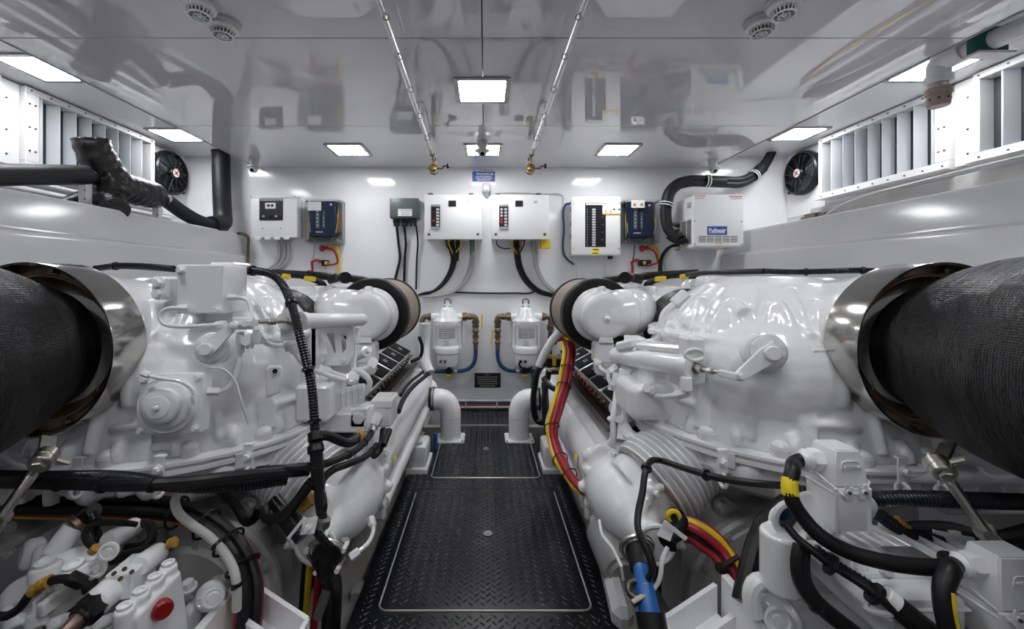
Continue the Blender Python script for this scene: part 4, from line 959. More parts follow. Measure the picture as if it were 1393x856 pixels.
def exhaust(s):
    nm = 'left' if s < 0 else 'right'
    cx, cz = s*1.23, .933
    t = thing('exhaust_pipe', 'huge black wrapped exhaust pipe with steel collar at %s edge' % nm, 'exhaust pipe', (cx, 1.0, cz-.25))
    prof = [(1.14, .168), (1.10, .178), (1.07, .192), (1.03, .212), (1.0, .224), (.95, .238), (.9, .247), (.84, .253), (.76, .255), (.6, .255)]
    m = MB(); R = []
    path = [(y, V((cx, y, cz)), V((0,-1,0)), r) for y, r in prof]
    for k in range(1, 9):
        a = PI/2*k/8; rad = .34
        path.append((0, V((cx+s*rad*(1-math.cos(a)), .6-rad*math.sin(a), cz)), V((s*math.sin(a), -math.cos(a), 0)), .255))
    path.append((0, V((s*2.05, .26, cz)), V((s,0,0)), .255))
    seg = 64
    for i, (_, c, d, r) in enumerate(path):
        x, y, z = frame(d, (0,0,1))
        R.append([c+x*math.cos(2*PI*k/seg)*r*(1+.006*math.sin(5*2*PI*k/seg+i))+y*math.sin(2*PI*k/seg)*r*(1+.006*math.sin(3*2*PI*k/seg+i*2)) for k in range(seg)])
    m.rings(R); build('wrapped_body', m, M_WRAP, t)
    c = V((cx, 1.1, cz)); A = V((0,1,0))
    # open steel ring: outer wall, rolled lip, stepped inner flange
    col = build('steel_collar', MB().lathe([(.2345, .001), (.2365, 0), (.2375, .003), (.2375, .108), (.236, .110), (.231, .110), (.231, .003), (.2345, .001)], c, A, 96, False, False), M_STEEL, t)
    build('inner_flange', MB().lathe([(.2305, .045), (.205, .045), (.203, .040), (.199, .040), (.198, .060), (.17, .075), (.17, .085), (.2305, .085)], c, A, 72, False, False), mat('heat_stained_steel', (.30,.22,.15), .35, .55, var=.7, vscale=9), t)
    m = MB()
    for k in range(12):
        a = 2*PI*k/12+.35; d = V((math.cos(a), 0, math.sin(a))); m.bolt(c+d*.218+V((0,.046,0)), (0,-1,0), .009, .014)
    build('flange_bolt', m, M_DSTEEL, t)
    # slots in the rim seen as dark keyholes
    for a in (PI*.36, PI*.64, PI*1.2, PI*1.75):
        m = MB(); pts = [c+V((math.cos(a+q)*.2165, .044, math.sin(a+q)*.2165)) for q in (-.09, -.04, .04, .09)]; m.tube(pts, .0065, 8, sx=1); build('flange_slot', m, M_BLKP, t)
    # white gas outlet behind the collar
    m = MB(); m.lathe([(.20, .108), (.215, .112), (.225, .13), (.22, .16), (.20, .22), (.19, .34)], c, A, 48); o = build('outlet_cone', m, M_ENG, t)
    # hanger: lug, turnbuckle down to the bed
    m = MB()
    px = (1275 if s > 0 else 62)
    if s > 0: top = P(1277, 632, .92); lugt = P(1290, 606, .93); bot = P(1362, 745, .90)
    else: top = P(62, 622, .95); lugt = P(58, 598, .96); bot = P(0, 715, .93)
    return t
for s in (-1, 1): exhaust(s)
def turnbuckle(top, lug, bot, label):
    t = thing('turnbuckle', label, 'turnbuckle', bot)
    d = (bot-top).normalized(); L = (bot-top).length
    n = V((-.62 if top.x > 0 else .62, -.75, .12)); n = (n-d*n.dot(d)).normalized(); x = n.cross(d)
    m = MB(); m.bar(lug, top+(top-lug).normalized()*.012, .008, .028, up=x); m.cyl(top-n*.012, top+n*.012, .022, seg=22, bev=.002); build('hanger_lug', m, M_ZINC, t)
    m = MB(); m.lathe([(.019, -.009), (.021, -.007), (.021, .007), (.019, .009)], top+n*.018, n, 26)
    m.tube([top+n*.018+d*.012, top+n*.018+d*.04], .009, 12); build('rod_eye', m, M_ZINC, t)
    m = MB(); m.cyl(top-n*.03, top+n*.034, .008, seg=14); m.hexa(top+n*.028, top+n*.037, .013); m.cyl(top+x*.02, top+x*.045, .006, seg=8); build('pivot_bolt', m, M_ZINC, t)
    o = top+n*.018
    m = MB(); N = 60; L1 = L*.42
    m.lathe([((.0105 if k % 2 else .0088), .03+L1*k/N) for k in range(N)], o, d, 14); build('threaded_rod', m, M_ZINC, t)
    m = MB(); m.hexa(o+d*(.03+L1*.92), o+d*(.03+L1*1.08), .018); m.cyl(o+d*(.03+L1*1.08), o+d*(.03+L1*1.18), .014, seg=16); build('lock_nut', m, M_ZINC, t)
    m = MB(); e = o+d*(.03+L1*1.15)
    for k in (-1, 1): m.cyl(e+x*k*.0115, e+x*k*.0115+d*(L*.5), .0062, seg=10)
    m.cyl(e+d*(L*.5-.01), e+d*(L*.5+.03), .016, seg=14); build('turnbuckle_body', m, M_ZINC, t)
    return t
turnbuckle(P(1276, 633, .90), P(1290, 604, .94), P(1385, 790, .93), 'steel turnbuckle rod under the exhaust pipe at the right edge')
turnbuckle(P(62, 622, .92), P(66, 594, .96), P(-40, 760, .92), 'steel turnbuckle rod under the exhaust pipe at the left edge')
# ================= gearboxes (the big white castings nearest the viewer)
GC = (1.10, 1.62)
GZ = [(.60, .49), (.66, .475), (.74, .455), (.82, .435), (.90, .405), (.96, .375), (1.02, .33), (1.07, .28), (1.11, .22), (1.135, .15)]
def grad(z):
    if z <= GZ[0][0]: return GZ[0][1]
    for (z0, r0), (z1, r1) in zip(GZ, GZ[1:]):
        if z <= z1: return lerp(r0, r1, (z-z0)/(z1-z0))
    return GZ[-1][1]
def nname(s): return 'left' if s < 0 else 'right'
def gearbox(s):
    nm = nname(s)
    def S(ph, z, o=0):
        r = grad(z)+o; return V((s*(GC[0]-math.sin(ph)*r), GC[1]-math.cos(ph)*r, z))
    def N(ph): return V((-s*math.sin(ph), -math.cos(ph), 0))
    t = thing('gearbox', 'large white cast gearbox, part of the %s engine, in front of the air filter' % nm, 'gearbox', (s*GC[0], GC[1], -.1))
    C0 = V((s*GC[0], GC[1], 0))
    m = MB()
    m.lathe([(r, z) for z, r in GZ]+[(.05, 1.142), (.001, 1.143)], C0, (0,0,1), 72)
    # flat top shoulder and the end bell to the engine block
    m.bb((s*1.0, 1.70, .70), (s*1.42, 1.98, 1.125), bev=.04, seg=3)
    m.bb((s*.94, 1.74, 1.0), (s*1.04, 1.86, 1.14), bev=.012); m.bb((s*1.0, 1.45, 1.02), (s*1.30, 1.75, 1.135), bev=.05, seg=3)
    # bulge that carries the shaft seal, fluted
    m.ball((s*.98, 1.42, .80), .30, (.9, .85, .75), 32)
    m.ball((s*1.22, 1.40, .86), .30, (.9, .8, .8), 32)
    # middle ledge
    m.lathe([(grad(.915)+.0, .905), (grad(.915)+.030, .910), (grad(.915)+.032, .93), (grad(.93), .938)], C0, (0,0,1), 72)
    for ph in (-.85, -.45, -.08, .32, .72, 1.1, 1.45): m.ball(S(ph, .948, .012), .022, (1,1,1.1), 14); m.cyl(S(ph, .90, .012), S(ph, .94, .012), .020, seg=14)
    # arched ribs above the ledge
    for ph in (-.62, -.26, .12, .50, .90, 1.28):
        pts = [S(ph+dx, z, .004) for dx, z in ((-.09, .94), (-.085, .98), (-.065, 1.015), (-.03, 1.04), (0, 1.048), (.03, 1.04), (.065, 1.015), (.085, .98), (.09, .94))]
        m.tube(pts, .017, 8)
        m.tube([S(ph, .95, .0), S(ph, .985, .004), S(ph, 1.01, .0)], .016, 8)
        m.tube([S(ph+.19, .94, .0), S(ph+.19, 1.02, .0), S(ph+.18, 1.09, -.01)], .014, 8)
    m.bb((s*1.16, 1.17, .86), (s*1.24, 1.28, .925), bev=.010)
    for x, z in ((1.0, 1.06), (1.12, 1.07), (.86, 1.03)): m.cyl((s*x, 1.42, z), (s*x, 1.36, z-.02), .026, seg=18)
    for k in range(9): ph = -1.0+k*.29; m.tube([S(ph, .618, .004), S(ph, .64, .010), S(ph, .665, -.004)], .016, 8)
    for ph in (-.5, .25, 1.15): m.tube([S(ph-.14, .70, .0), S(ph-.12, .705, .006), S(ph+.12, .705, .006), S(ph+.14, .70, .0)], .011, 8)
    # pads and stiffening ribs on the lower body
    for ph, w in ((-.35, .05), (.38, .05), (.95, .06)):
        m.rings([[S(ph-w, z, .016), S(ph+w, z, .016), S(ph+w*.9, z, -.02), S(ph-w*.9, z, -.02)] for z in (.64, .72, .80, .86, .895)])
    for ph in (-.7, .0, .66, 1.3): m.tube([S(ph, .64, .006), S(ph, .76, .006), S(ph, .89, .006)], .010, 8)
    for ph in (.18, .52, .80): m.tube([S(ph, .875, .001), S(ph, .86, .012), S(ph, .80, .012), S(ph, .765, .0)], .020, 10)
    h = build('housing', m, M_ENG, t); cast_soften(h, .0068, 2)
    # flange
    m = MB()
    m.lathe([(.40, .592), (.512, .592), (.518, .598), (.518, .606), (.512, .612), (.49, .614)], C0, (0,0,1), 96, False, False)
    m.lathe([(.40, .590), (.506, .590), (.506, .586), (.512, .584), (.512, .572), (.505, .568), (.40, .568)], C0, (0,0,1), 96, False, False)
    fl = build('flange', m, M_ENGS, t)
    m = MB()
    for ph in (-1.15, -.72, -.30, .12, .52, .92, 1.30):
        p_ = S(ph, .612, .0); m.cyl(p_, p_+UZ*.022, .026, seg=18); m.ball(p_+UZ*.024, .024, (1,1,.75), 16)
    build('domed_bolt', m, M_ENGS, fl)
    m = MB()
    for ph in (-.92, -.1, .78): m.rings([[S(ph-.04, z, .022+o_), S(ph+.04, z, .022+o_), S(ph+.04, z, -.05), S(ph-.04, z, -.05)] for z, o_ in ((.540, -.012), (.552, .004), (.596, .008), (.606, -.006))])
    build('flange_lug', m, M_ENGS, fl)
    # lower bowl
    m = MB(); m.lathe([(.001, .38), (.20, .38), (.36, .42), (.44, .465), (.468, .50), (.474, .568)], C0, (0,0,1), 72)
    for ph in (-.5, .0, .32, .68, 1.05): p_ = S(ph, .52, .0); m.ball(p_+N(ph)*-.012+V((0,0,.02)), .034, (1,1,1.3), 16)
    for k in range(10): ph = -1.15+k*.27; p_ = S(ph, .555, -.004); m.cyl(p_, p_-UZ*.035, .022, .017, seg=14)
    m.lathe([(.470, .515), (.486, .520), (.486, .532), (.470, .537)], C0, (0,0,1), 72, False, False)
    for ph in (-1.0, -.75, .5, .85): m.tube([S(ph, .575, -.012), S(ph, .50, -.016), S(ph, .46, -.05)], .014, 8)
    b = build('oil_pan', m, M_ENG, t); cast_soften(b, .008, 3)
    # outer body under the exhaust collar
    m = MB()
    m.bb((s*1.38, 1.22, .47), (s*2.0, 1.95, .78), bev=.02); m.bb((s*1.30, 1.30, .70), (s*1.9, 1.9, 1.10), bev=.07, seg=3)
    m.bb((s*1.35, 1.185, .585), (s*2.02, 1.25, .60), bev=.004); m.bb((s*1.30, 1.16, .455), (s*2.02, 1.25, .475), bev=.006)
    for x in (1.44, 1.60, 1.76, 1.92): m.bb((s*x, 1.19, .47), (s*(x+.025), 1.24, .76), bev=.005)
    for x in (1.52, 1.84): m.cyl((s*x, 1.215, .60), (s*x, 1.215, .74), .022, seg=14)
    m.bb((s*1.20, 1.155, .50), (s*1.40, 1.30, .60), bev=.01)
    m.bb((s*1.12, 1.10, .572), (s*1.52, 1.20, .596), bev=.004)
    for x in (1.20, 1.34, 1.46): m.cyl((s*x, 1.14, .50), (s*x, 1.14, .575), .020, seg=14); m.cyl((s*x, 1.13, .596), (s*x, 1.13, .615), .018, seg=14)
    m.bb((s*1.26, 1.115, .505), (s*1.30, 1.16, .58), bev=.004); m.bb((s*1.395, 1.115, .505), (s*1.42, 1.16, .58), bev=.004); m.bb((s*1.26, 1.115, .505), (s*1.42, 1.16, .53), bev=.004)
    m.cyl((s*1.40, 1.25, .60), (s*1.42, 1.22, .80), .045, seg=20)
    b = build('side_casing', m, M_ENG, t); cast_soften(b, .009, 2)
    return t, S, N
def lever(t, c, n, r, tip, m_):
    """shift selector: round boss, toothed clamp and a split arm"""
    c = V(c); n = V(n).normalized(); tip = V(tip)
    p = build('selector_boss', MB().lathe([(r*1.12, -.04), (r*1.12, .006), (r*1.02, .010), (r*.9, .010), (r*.88, .020), (r*.5, .022)], c, n, 32), M_ENG, t)
    m = MB()
    for k in range(3):
        a = 2*PI*k/3+.5; x, y, _ = frame(n); d = x*math.cos(a)+y*math.sin(a); m.bolt(c+d*r*.78+n*.012, n, .008, .009)
    build('cap_screw', m, M_ENGS, p)
    d = (tip-c); d = (d-n*d.dot(n)); L = d.length; d.normalize(); w = n.cross(d)
    o = c+n*.038; poly = [(-r*.55, -r*.45), (r*.2, -r*.48), (L-.01, -r*.27), (L+r*.20, -r*.22), (L+r*.32, 0), (L+r*.20, r*.22), (L-.01, r*.27), (r*.2, r*.48), (-r*.55, r*.45), (-r*.3, .006), (-r*.3, -.006)]
    a = build('selector_arm', MB().prism(poly, o, d, w, .018, bev=.002), M_ENGS, p)
    m = MB(); m.lathe([(r*.42, 0), (r*.42, .016), (r*.36, .020), (r*.2, .020)], o+n*.004, n, 24); m.cyl(o+d*L, o+d*L+n*.018, r*.26, seg=18); m.bolt(o+d*L+n*.016, n, r*.17, .008); m.bar(o-d*r*.35-w*r*.5+n*.002, o-d*r*.35+w*r*.55+n*.002, .012, .012)
    build('clamp_screw', m, M_ENGS, a)
    return o+d*L
def hydraulic(t, p, q, r0, r1, rod_end, eye):
    """shift cylinder: barrel, end cap, rod, clevis"""
    p, q = V(p), V(q); d = (q-p).normalized(); L = (q-p).length
    m = MB(); m.lathe([(r0*.6, -.01), (r0, 0), (r0, L*.06), (r0*.94, L*.07), (lerp(r0, r1, .5), L*.5), (r1*1.0, L*.92), (r1*1.12, L*.93), (r1*1.12, L), (r1*.5, L+.003)], p, d, 28)
    c = build('shift_cylinder', m, M_ENGS, t)
    m = MB(); m.cyl(q, rod_end, .006, seg=12); m.hexa(q+(V(rod_end)-q)*.12, q+(V(rod_end)-q)*.35, .013); m.hexa(q+(V(rod_end)-q)*.62, q+(V(rod_end)-q)*.80, .011); m.cyl(q, q+(V(rod_end)-q)*.10, .017, seg=16)
    build('push_rod', m, M_ZINC, c)
    m = MB(); m.bar(rod_end, eye, .016, .020, bev=.003); build('clevis', m, M_ENGS, c)
    return c
def pipe(t, pts, r, nuts=True, name='oil_pipe', mt=None):
    m = MB(); m.tube(pts, r, 10)
    if nuts:
        for a, b in ((pts[0], pts[1]), (pts[-1], pts[-2])):
            a, b = V(a), V(b); d = (b-a).normalized(); m.hexa(a-d*r*.5, a+d*r*4, r*1.9)
    return build(name, m, mt or M_ENGS, t)
def clip(t, p, n, label=None):
    """P-clip with a bolt, hanging below the casting"""
    p, n = V(p), V(n).normalized(); x = n.cross(UZ)
    m = MB(); m.bar(p+UZ*.035, p-UZ*.03, .026, .005, up=n); m.bar(p+UZ*.035-n*.012, p+UZ*.035+n*.003, .026, .005, up=UZ); m.torus(p-UZ*.048+n*.002, .019, .005, x, 20, 6, 1, 1)
    o = build('cable_clip', m, M_ENGS, t)
    m = MB(); m.bolt(p+UZ*.004+n*.003, n, .009, .012); build('clip_bolt', m, M_ENGS, o)
GL, SL, NL = gearbox(-1)
GR, SR, NR = gearbox(1)
# -- left gearbox fittings
n_ = V((.35, -.93, .05))
lt = lever(GL, P(290, 474, 1.175), V((.25,-.95,.1)), .041, P(317, 443, 1.15), None)
hydraulic(GL, P(492, 435, 1.60), P(408, 437, 1.30), .024, .026, P(352, 438, 1.20), P(330, 440, 1.185))
m = MB(); m.bar(P(318, 440, 1.175), P(346, 440, 1.18), .034, .012, up=(0,-1,0)); m.bar(P(326, 439, 1.18), P(344, 440, 1.175), .016, .018, up=(0,-1,0)); m.cyl(P(333, 440, 1.165), P(333, 440, 1.20), .010, seg=14)
build('link_plate', m, M_ENGS, GL)
m = MB(); a = P(392, 436, 1.30); m.prism([(-.022, -.06), (.022, -.06), (.022, .02), (.012, .045), (-.008, .05), (-.022, .02)], a, (.95,.3,0), UZ, .012, bev=.002); m.cyl(a+V((0,-.02,0)), a+V((0,.03,0)), .028, seg=20); build('cylinder_bracket', m, M_ENGS, GL)
# sensor box
c = P(279, 394, 1.24)
m = MB(); m.bb((c.x-.072, 1.22, c.z-.072), (c.x+.070, 1.34, c.z+.072), bev=.005, seg=2); sb = build('sensor_box', m, M_ENGS, GL)
m = MB(); m.bb((c.x-.066, 1.212, c.z-.070), (c.x+.070, 1.222, c.z+.074), bev=.003); build('cover_plate', m, M_ENGS, sb)
m = MB()
for dx, dz in ((-.05, .058), (.055, -.058)): m.bolt(c+V((dx, -.028, dz)), (0,-1,0), .009, .012)
build('cover_bolt', m, M_ENGS, sb)
m = MB(); m.bb((c.x-.10, 1.28, c.z-.03), (c.x-.06, 1.40, c.z+.074), bev=.006); m.bb((c.x-.03, 1.30, c.z+.06), (c.x+.05, 1.40, c.z+.085), bev=.006); m.bb((c.x-.05, 1.30, c.z-.11), (c.x+.04, 1.42, c.z-.06), bev=.01); build('box_mount', m, M_ENGS, sb)
m = MB(); m.torus(c+V((-.0725, .03, .0)), .016, .003, (1,0,0), 20, 5, 1, .6); build('conduit_entry', m, M_DSTEEL, sb)
m = MB(); a = P(216, 392, 1.27); m.bb(a+V((-.028,.0,-.036)), a+V((.028,.05,.036)), bev=.008); m.bolt(a+V((0,.0,.017)), (0,-1,0), .014, .014).bolt(a+V((0,.0,-.017)), (0,-1,0), .014, .014); build('bolted_pad', m, M_ENGS, GL)
pipe(GL, [P(254, 419, 1.20), P(240, 419, 1.19), P(226, 421, 1.19), P(217, 430, 1.19), P(222, 440, 1.19), P(240, 444, 1.19), P(280, 443, 1.185), P(305, 441, 1.185)], .006)
pipe(GL, [P(313, 404, 1.23), P(325, 405, 1.21), P(335, 407, 1.2), P(340, 415, 1.2), P(341, 438, 1.19)], .006)
pipe(GL, [P(328, 468, 1.19), P(326, 490, 1.19), P(318, 515, 1.18), P(310, 528, 1.17), P(298, 533, 1.16), P(284, 533, 1.15)], .0065)
pipe(GL, [P(352, 458, 1.21), P(360, 466, 1.24), P(378, 470, 1.3), P(398, 468, 1.33)], .007)
pipe(GL, [P(398, 468, 1.33), P(408, 490, 1.36), P(425, 502, 1.42), P(450, 512, 1.48), P(475, 518, 1.52), P(484, 516, 1.54)], .0085)
pipe(GL, [P(285, 500, 1.16), P(305, 503, 1.16), P(318, 515, 1.17), P(328, 545, 1.17), P(338, 578, 1.19)], .003, False, 'thin_wire')
m = MB()
for px, py, r_ in ((327, 462, .014), (340, 465, .013), (349, 459, .013), (392, 470, .013)): q = P(px, py, 1.19 if px < 360 else 1.33); m.hexa(q+UZ*.014, q-UZ*.014, r_); m.cyl(q+UZ*.022, q-UZ*.02, r_*.7, seg=12)
m.cyl(P(334, 464, 1.17), P(334, 464, 1.22), .013, seg=16); build('pipe_union', m, M_ENGS, GL)
# pressure cap on a square plate
c = P(233, 549, 1.135); A = V((.12,-.98,.1)).normalized()
m = MB(); x_, y_, z_ = frame(A); m.box(None, (.165, .165, .05), M=Matrix.Translation(c-A*.02) @ Matrix((x_, y_, z_)).transposed().to_4x4(), bev=.008, seg=2); cp = build('pressure_cap', m, M_ENGS, GL)
m = MB(); m.lathe([(.070, 0), (.073, .004), (.073, .012), (.070, .016), (.064, .016), (.062, .026), (.057, .030), (.048, .032), (.046, .044), (.040, .050), (.030, .052), (.028, .056), (.010, .058), (.008, .054), (.006, .066), (.0001, .068)], c+A*.004, A, 48); build('stepped_dome', m, M_ENGS, cp)
m = MB(); m.tube([c+A*.016+x_*math.cos(a)*.074+y_*math.sin(a)*.074 for a in [k*2*PI/40 for k in range(40)]], .0025, 6, smooth=False, closed=True); build('snap_ring', m, M_ENGS, cp)
m = MB()
for i in (-1, 1):
    for j in (-1, 1): m.bolt(c+A*.005+x_*i*.068+y_*j*.068, A, .008, .010)
build('corner_bolt', m, M_ENGS, cp)
pipe(GL, [P(196, 508, 1.09), P(206, 512, 1.085), P(225, 516, 1.08), P(245, 519, 1.08), P(262, 530, 1.085), P(266, 548, 1.09)], .005)
# small bracket casting
m = MB(); a = P(372, 515, 1.26); m.prism([(-.020, -.055), (.020, -.042), (.026, .030), (.018, .040), (-.012, .042), (-.020, .034)], a, (.9,.42,0), UZ, .035, bev=.004); bq = build('lift_lug', m, M_ENGS, GL)
m = MB(); m.cyl(P(374, 505, 1.235), P(374, 505, 1.25), .007, seg=12); build('lug_hole', m, M_BLKP, bq)
for px, py, d in ((106, 642, 1.10), (217, 640, 1.06), (338, 622, 1.16)): clip(GL, P(px, py, d), V((0,-1,0)))
# -- right gearbox fittings
lt = lever(GR, P(1041, 479, 1.20), V((-.25,-.95,.1)), .050, P(1008, 513, 1.16), None)
hydraulic(GR, P(838, 484, 1.72), P(945, 500, 1.30), .034, .036, P(978, 507, 1.20), P(1004, 513, 1.15))
m = MB(); m.bar(P(858, 470, 1.66), P(955, 478, 1.31), .06, .03, bev=.008); m.bar(P(846, 472, 1.68), P(872, 466, 1.60), .09, .04, bev=.01); m.bb(P(950, 500, 1.30)+V((-.03,0,-.06)), P(957, 480, 1.30)+V((.01,.08,.05)), bev=.01); build('valve_manifold', m, M_ENGS, GR)
m = MB(); q = P(945, 483, 1.30); m.torus(q, .022, .006, (0,-1,0), 20, 6, 1.4, .8); q = P(872, 478, 1.58); m.torus(q, .022, .006, (0,-1,0), 20, 6, 1.3, .6); m.hexa(P(934, 522, 1.29)-UZ*.02, P(934, 522, 1.29)+UZ*.02, .02); m.cyl(P(934, 516, 1.30), P(934, 538, 1.30), .012, seg=12); build('port_eye', m, M_ENGS, GR)
pipe(GR, [P(934, 534, 1.30), P(918, 538, 1.32), P(895, 539, 1.42), P(868, 530, 1.5)], .009)
pipe(GR, [P(932, 402, 1.62), P(920, 412, 1.62), P(903, 428, 1.62), P(900, 444, 1.62), P(896, 460, 1.62), P(884, 466, 1.63), P(870, 465, 1.64), P(852, 464, 1.66)], .014)
m = MB(); m.bb(P(891, 455, 1.66), P(903, 446, 1.60), bev=.004); m.bb(P(880, 454, 1.64), P(902, 447, 1.62), bev=.006); build('pipe_bracket', m, M_ENGS, GR)
for px, py, d in ((983, 630, 1.16), (1228, 642, 1.06), (1283, 645, 1.06)): clip(GR, P(px, py, d), V((0,-1,0)))
m = MB(); m.bb(P(1105, 500, 1.2), P(1127, 474, 1.2)+V((0,.05,0)), bev=.006); m.tube([P(1148, 560, 1.22), P(1142, 578, 1.19), P(1126, 590, 1.19), P(1112, 588, 1.24)], .022, 12); build('side_boss', m, M_ENGS, GR)
# ================= engines behind the gearboxes
M_MESHB = mat('brown_filter_mesh', (.26,.21,.17), .6, .3)
_nt = M_MESHB.node_tree; _b = _nt.nodes['Principled BSDF']; _tc = _nt.nodes.new('ShaderNodeTexCoord'); _v = _nt.nodes.new('ShaderNodeTexVoronoi'); _v.inputs['Scale'].default_value = 130
_nt.links.new(_tc.outputs['Object'], _v.inputs['Vector']); _r = _nt.nodes.new('ShaderNodeValToRGB'); _r.color_ramp.elements[0].color = (.05,.04,.03,1); _r.color_ramp.elements[0].position = .18; _r.color_ramp.elements[1].color = (.34,.28,.23,1); _r.color_ramp.elements[1].position = .5
_nt.links.new(_v.outputs['Distance'], _r.inputs['Fac']); _nt.links.new(_r.outputs['Color'], _b.inputs['Base Color'])
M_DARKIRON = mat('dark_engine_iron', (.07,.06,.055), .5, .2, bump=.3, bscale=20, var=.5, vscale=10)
def engine(s):
    nm = nname(s); X = lambda x: s*x
    t = thing('marine_engine', 'white painted marine diesel engine behind the %s gearbox, with round air filter' % nm, 'engine', (X(1.1), 2.5, -.1))
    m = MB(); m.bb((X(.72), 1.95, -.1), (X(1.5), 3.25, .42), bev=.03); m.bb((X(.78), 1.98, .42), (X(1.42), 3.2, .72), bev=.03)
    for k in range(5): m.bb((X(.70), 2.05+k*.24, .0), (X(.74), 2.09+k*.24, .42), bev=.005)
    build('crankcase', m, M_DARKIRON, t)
    m = MB(); m.rings([[V((X(x), y, z)) for x, z in ((.62, .50), (.80, .80), (.92, 1.02), (.98, 1.05), (1.45, 1.05), (1.5, .95), (1.5, .6), (.9, .5))] for y in (2.0, 3.2)]); build('rocker_casing', m, M_ENG, t)
    m = MB()
    for k in range(4): m.bb((X(.96), 2.12+k*.26, 1.03), (X(1.3), 2.34+k*.26, 1.09), bev=.014, seg=2)
    build('valve_cover', m, M_ENG, t)
    # injector modules, one per cylinder
    a = .50
    for k in range(6):
        y = 1.72+k*.215; c = V((X(.62), y+.1, .60)); R_ = Matrix.Rotation(-s*a, 4, 'Y')
        Mx = Matrix.Translation(c) @ R_
        m = MB(); m.box(None, (.155, .200, .13), M=Mx @ Matrix.Translation((0,0,-.022)), bev=.016, seg=2)
        o = build('injector_module', m, M_ALU, t)
        m = MB(); m.box(None, (.132, .172, .012), M=Mx @ Matrix.Translation((0,0,.043)), bev=.005); build('black_cover', m, mat('matte_black_cover', (.006,.006,.007), .6, spec=.15), o)
        m = MB()
        for i in range(4): m.box(None, (.028, .006, .002), M=Mx @ Matrix.Translation((0, -.03+i*.012, .050)), bev=0)
        build('print_mark', m, M_GREYH, o)
        m = MB()
        for i in (-.07, .0, .07): m.box(None, (.02, .03, .05), M=Mx @ Matrix.Translation((-s*.080, i, -.04)), bev=.006); m.box(None, (.014, .02, .014), M=Mx @ Matrix.Translation((-s*.088, i+.03, .02)), bev=.003)
        build('side_connector', m, (M_DSTEEL, M_BRASS, M_RED, M_DSTEEL, M_ALU, M_DSTEEL)[k % 6] if s > 0 else M_DSTEEL, o)
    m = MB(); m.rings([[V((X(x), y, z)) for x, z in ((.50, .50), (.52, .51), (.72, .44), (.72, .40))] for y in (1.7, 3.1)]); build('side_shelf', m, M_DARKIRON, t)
    # air filter
    c = V((X(.55), 2.0, .956)); A = V((0,1,0))
    fl = build('air_filter', MB().lathe([(.170, .03), (.172, .03), (.172, .36), (.170, .36)], c, A, 72), M_MESHB, t)
    m = MB(); m.lathe([(.118, .002), (.150, -.002), (.166, -.010), (.174, -.006), (.178, .006), (.178, .052), (.170, .056)], c, A, 72, False, False); m.lathe([(.168, .345), (.178, .35), (.178, .385), (.15, .39), (.001, .39)], c, A, 72, False, True)
    build('rubber_end_cap', m, M_BLK, fl)
    m = MB(); m.lathe([(.125, .02), (.130, .0), (.130, -.016), (.122, -.018), (.121, -.03), (.112, -.034), (.110, -.10), (.106, -.122), (.09, -.136), (.05, -.142), (.0001, -.144)], c, A, 56); m.torus(c+V((0,-.018,0)), .127, .007, A, 56, 8)
    m.cyl(c+V((0,-.05,0)), c+V((X(.14),-.035,.012)), .10, .112, seg=36); m.tube([c+V((X(.08),-.038,.01)), c+V((X(.15),-.01,.015)), c+V((X(.19),.06,.02)), c+V((X(.205),.16,.02)), c+V((X(.21),.30,.02))], .112, 30)
    m.box(c+V((0,-.06,.11)), (.03, .08, .06), bev=.01)
    el = build('intake_elbow', m, M_ENGS, t); cast_soften(el, .0075, 2)
    m = MB(); q = c+V((0,-.143,-.008)); m.lathe([(.028, .01), (.022, -.003), (.013, -.006), (.011, -.022), (.004, -.026), (.003, -.034)], q, A, 20); build('centre_bolt', m, M_ENGS, el)
    m = MB()
    for k in range(14):
        aa = 2*PI*k/14+.2; d = V((math.cos(aa), 0, math.sin(aa))); m.bolt(c+d*.123+V((0,-.018,0)), (0,-1,0), .0055, .008)
    build('clamp_bolt', m, M_ENGS, el)
    m = MB(); o = c+V((X(.0), -.10, -.12)); m.bb(o+V((-.045,-.02,-.10)), o+V((.045,.07,.0)), bev=.012); m.prism([(-.035, 0), (.035, 0), (.010, .10), (-.008, .10)], o+V((0,-.025,0)), UX, UZ, .014, bev=.003); m.cyl(o+V((0,.02,-.10)), o+V((0,.02,-.14)), .048, .040, seg=26); m.ball(o+V((0,.02,-.14)), .040, (1,1,.5), 20)
    build('elbow_foot', m, M_ENGS, el)
    # second intake trunk half hidden behind the gearbox
    q = V((X(.985), 1.90, .87)); build('rubber_trunk', MB().lathe([(.12, -.03), (.18, -.035), (.205, -.02), (.212, .0), (.207, .03), (.198, .05), (.203, .08), (.212, .11), (.20, .14), (.12, .15)], q, A, 64), M_BLK, t)
    build('trunk_elbow', MB().lathe([(.115, .02), (.118, -.05), (.10, -.07), (.05, -.08), (.0001, -.08)], q, A, 40), M_ENGS, t)
    # charge-air rail beside the walkway
    m = MB(); prof = [(.402, .29), (.398, .33), (.405, .37), (.425, .402), (.455, .42), (.468, .422), (.474, .440), (.60, .452), (.615, .43), (.61, .30), (.57, .22), (.49, .19), (.43, .215), (.41, .25)]
    m.rings([[V((X(x), y, z)) for x, z in prof] for y in (1.62, 1.64, 3.02, 3.05)])
    for y in (1.75, 2.05, 2.35, 2.65, 2.95): m.bb((X(.565), y, .44), (X(.60), y+.04, .468), bev=.006)
    m.cyl((X(.415), 1.66, .225), (X(.415), 3.05, .225), .030, seg=18)
    rl = build('charge_air_rail', m, M_ENGS, t)
    m = MB(); m.bb((X(.392), 3.02, .18), (X(.62), 3.06, .47), bev=.012); m.bb((X(.39), 1.60, .18), (X(.62), 1.635, .465), bev=.012)
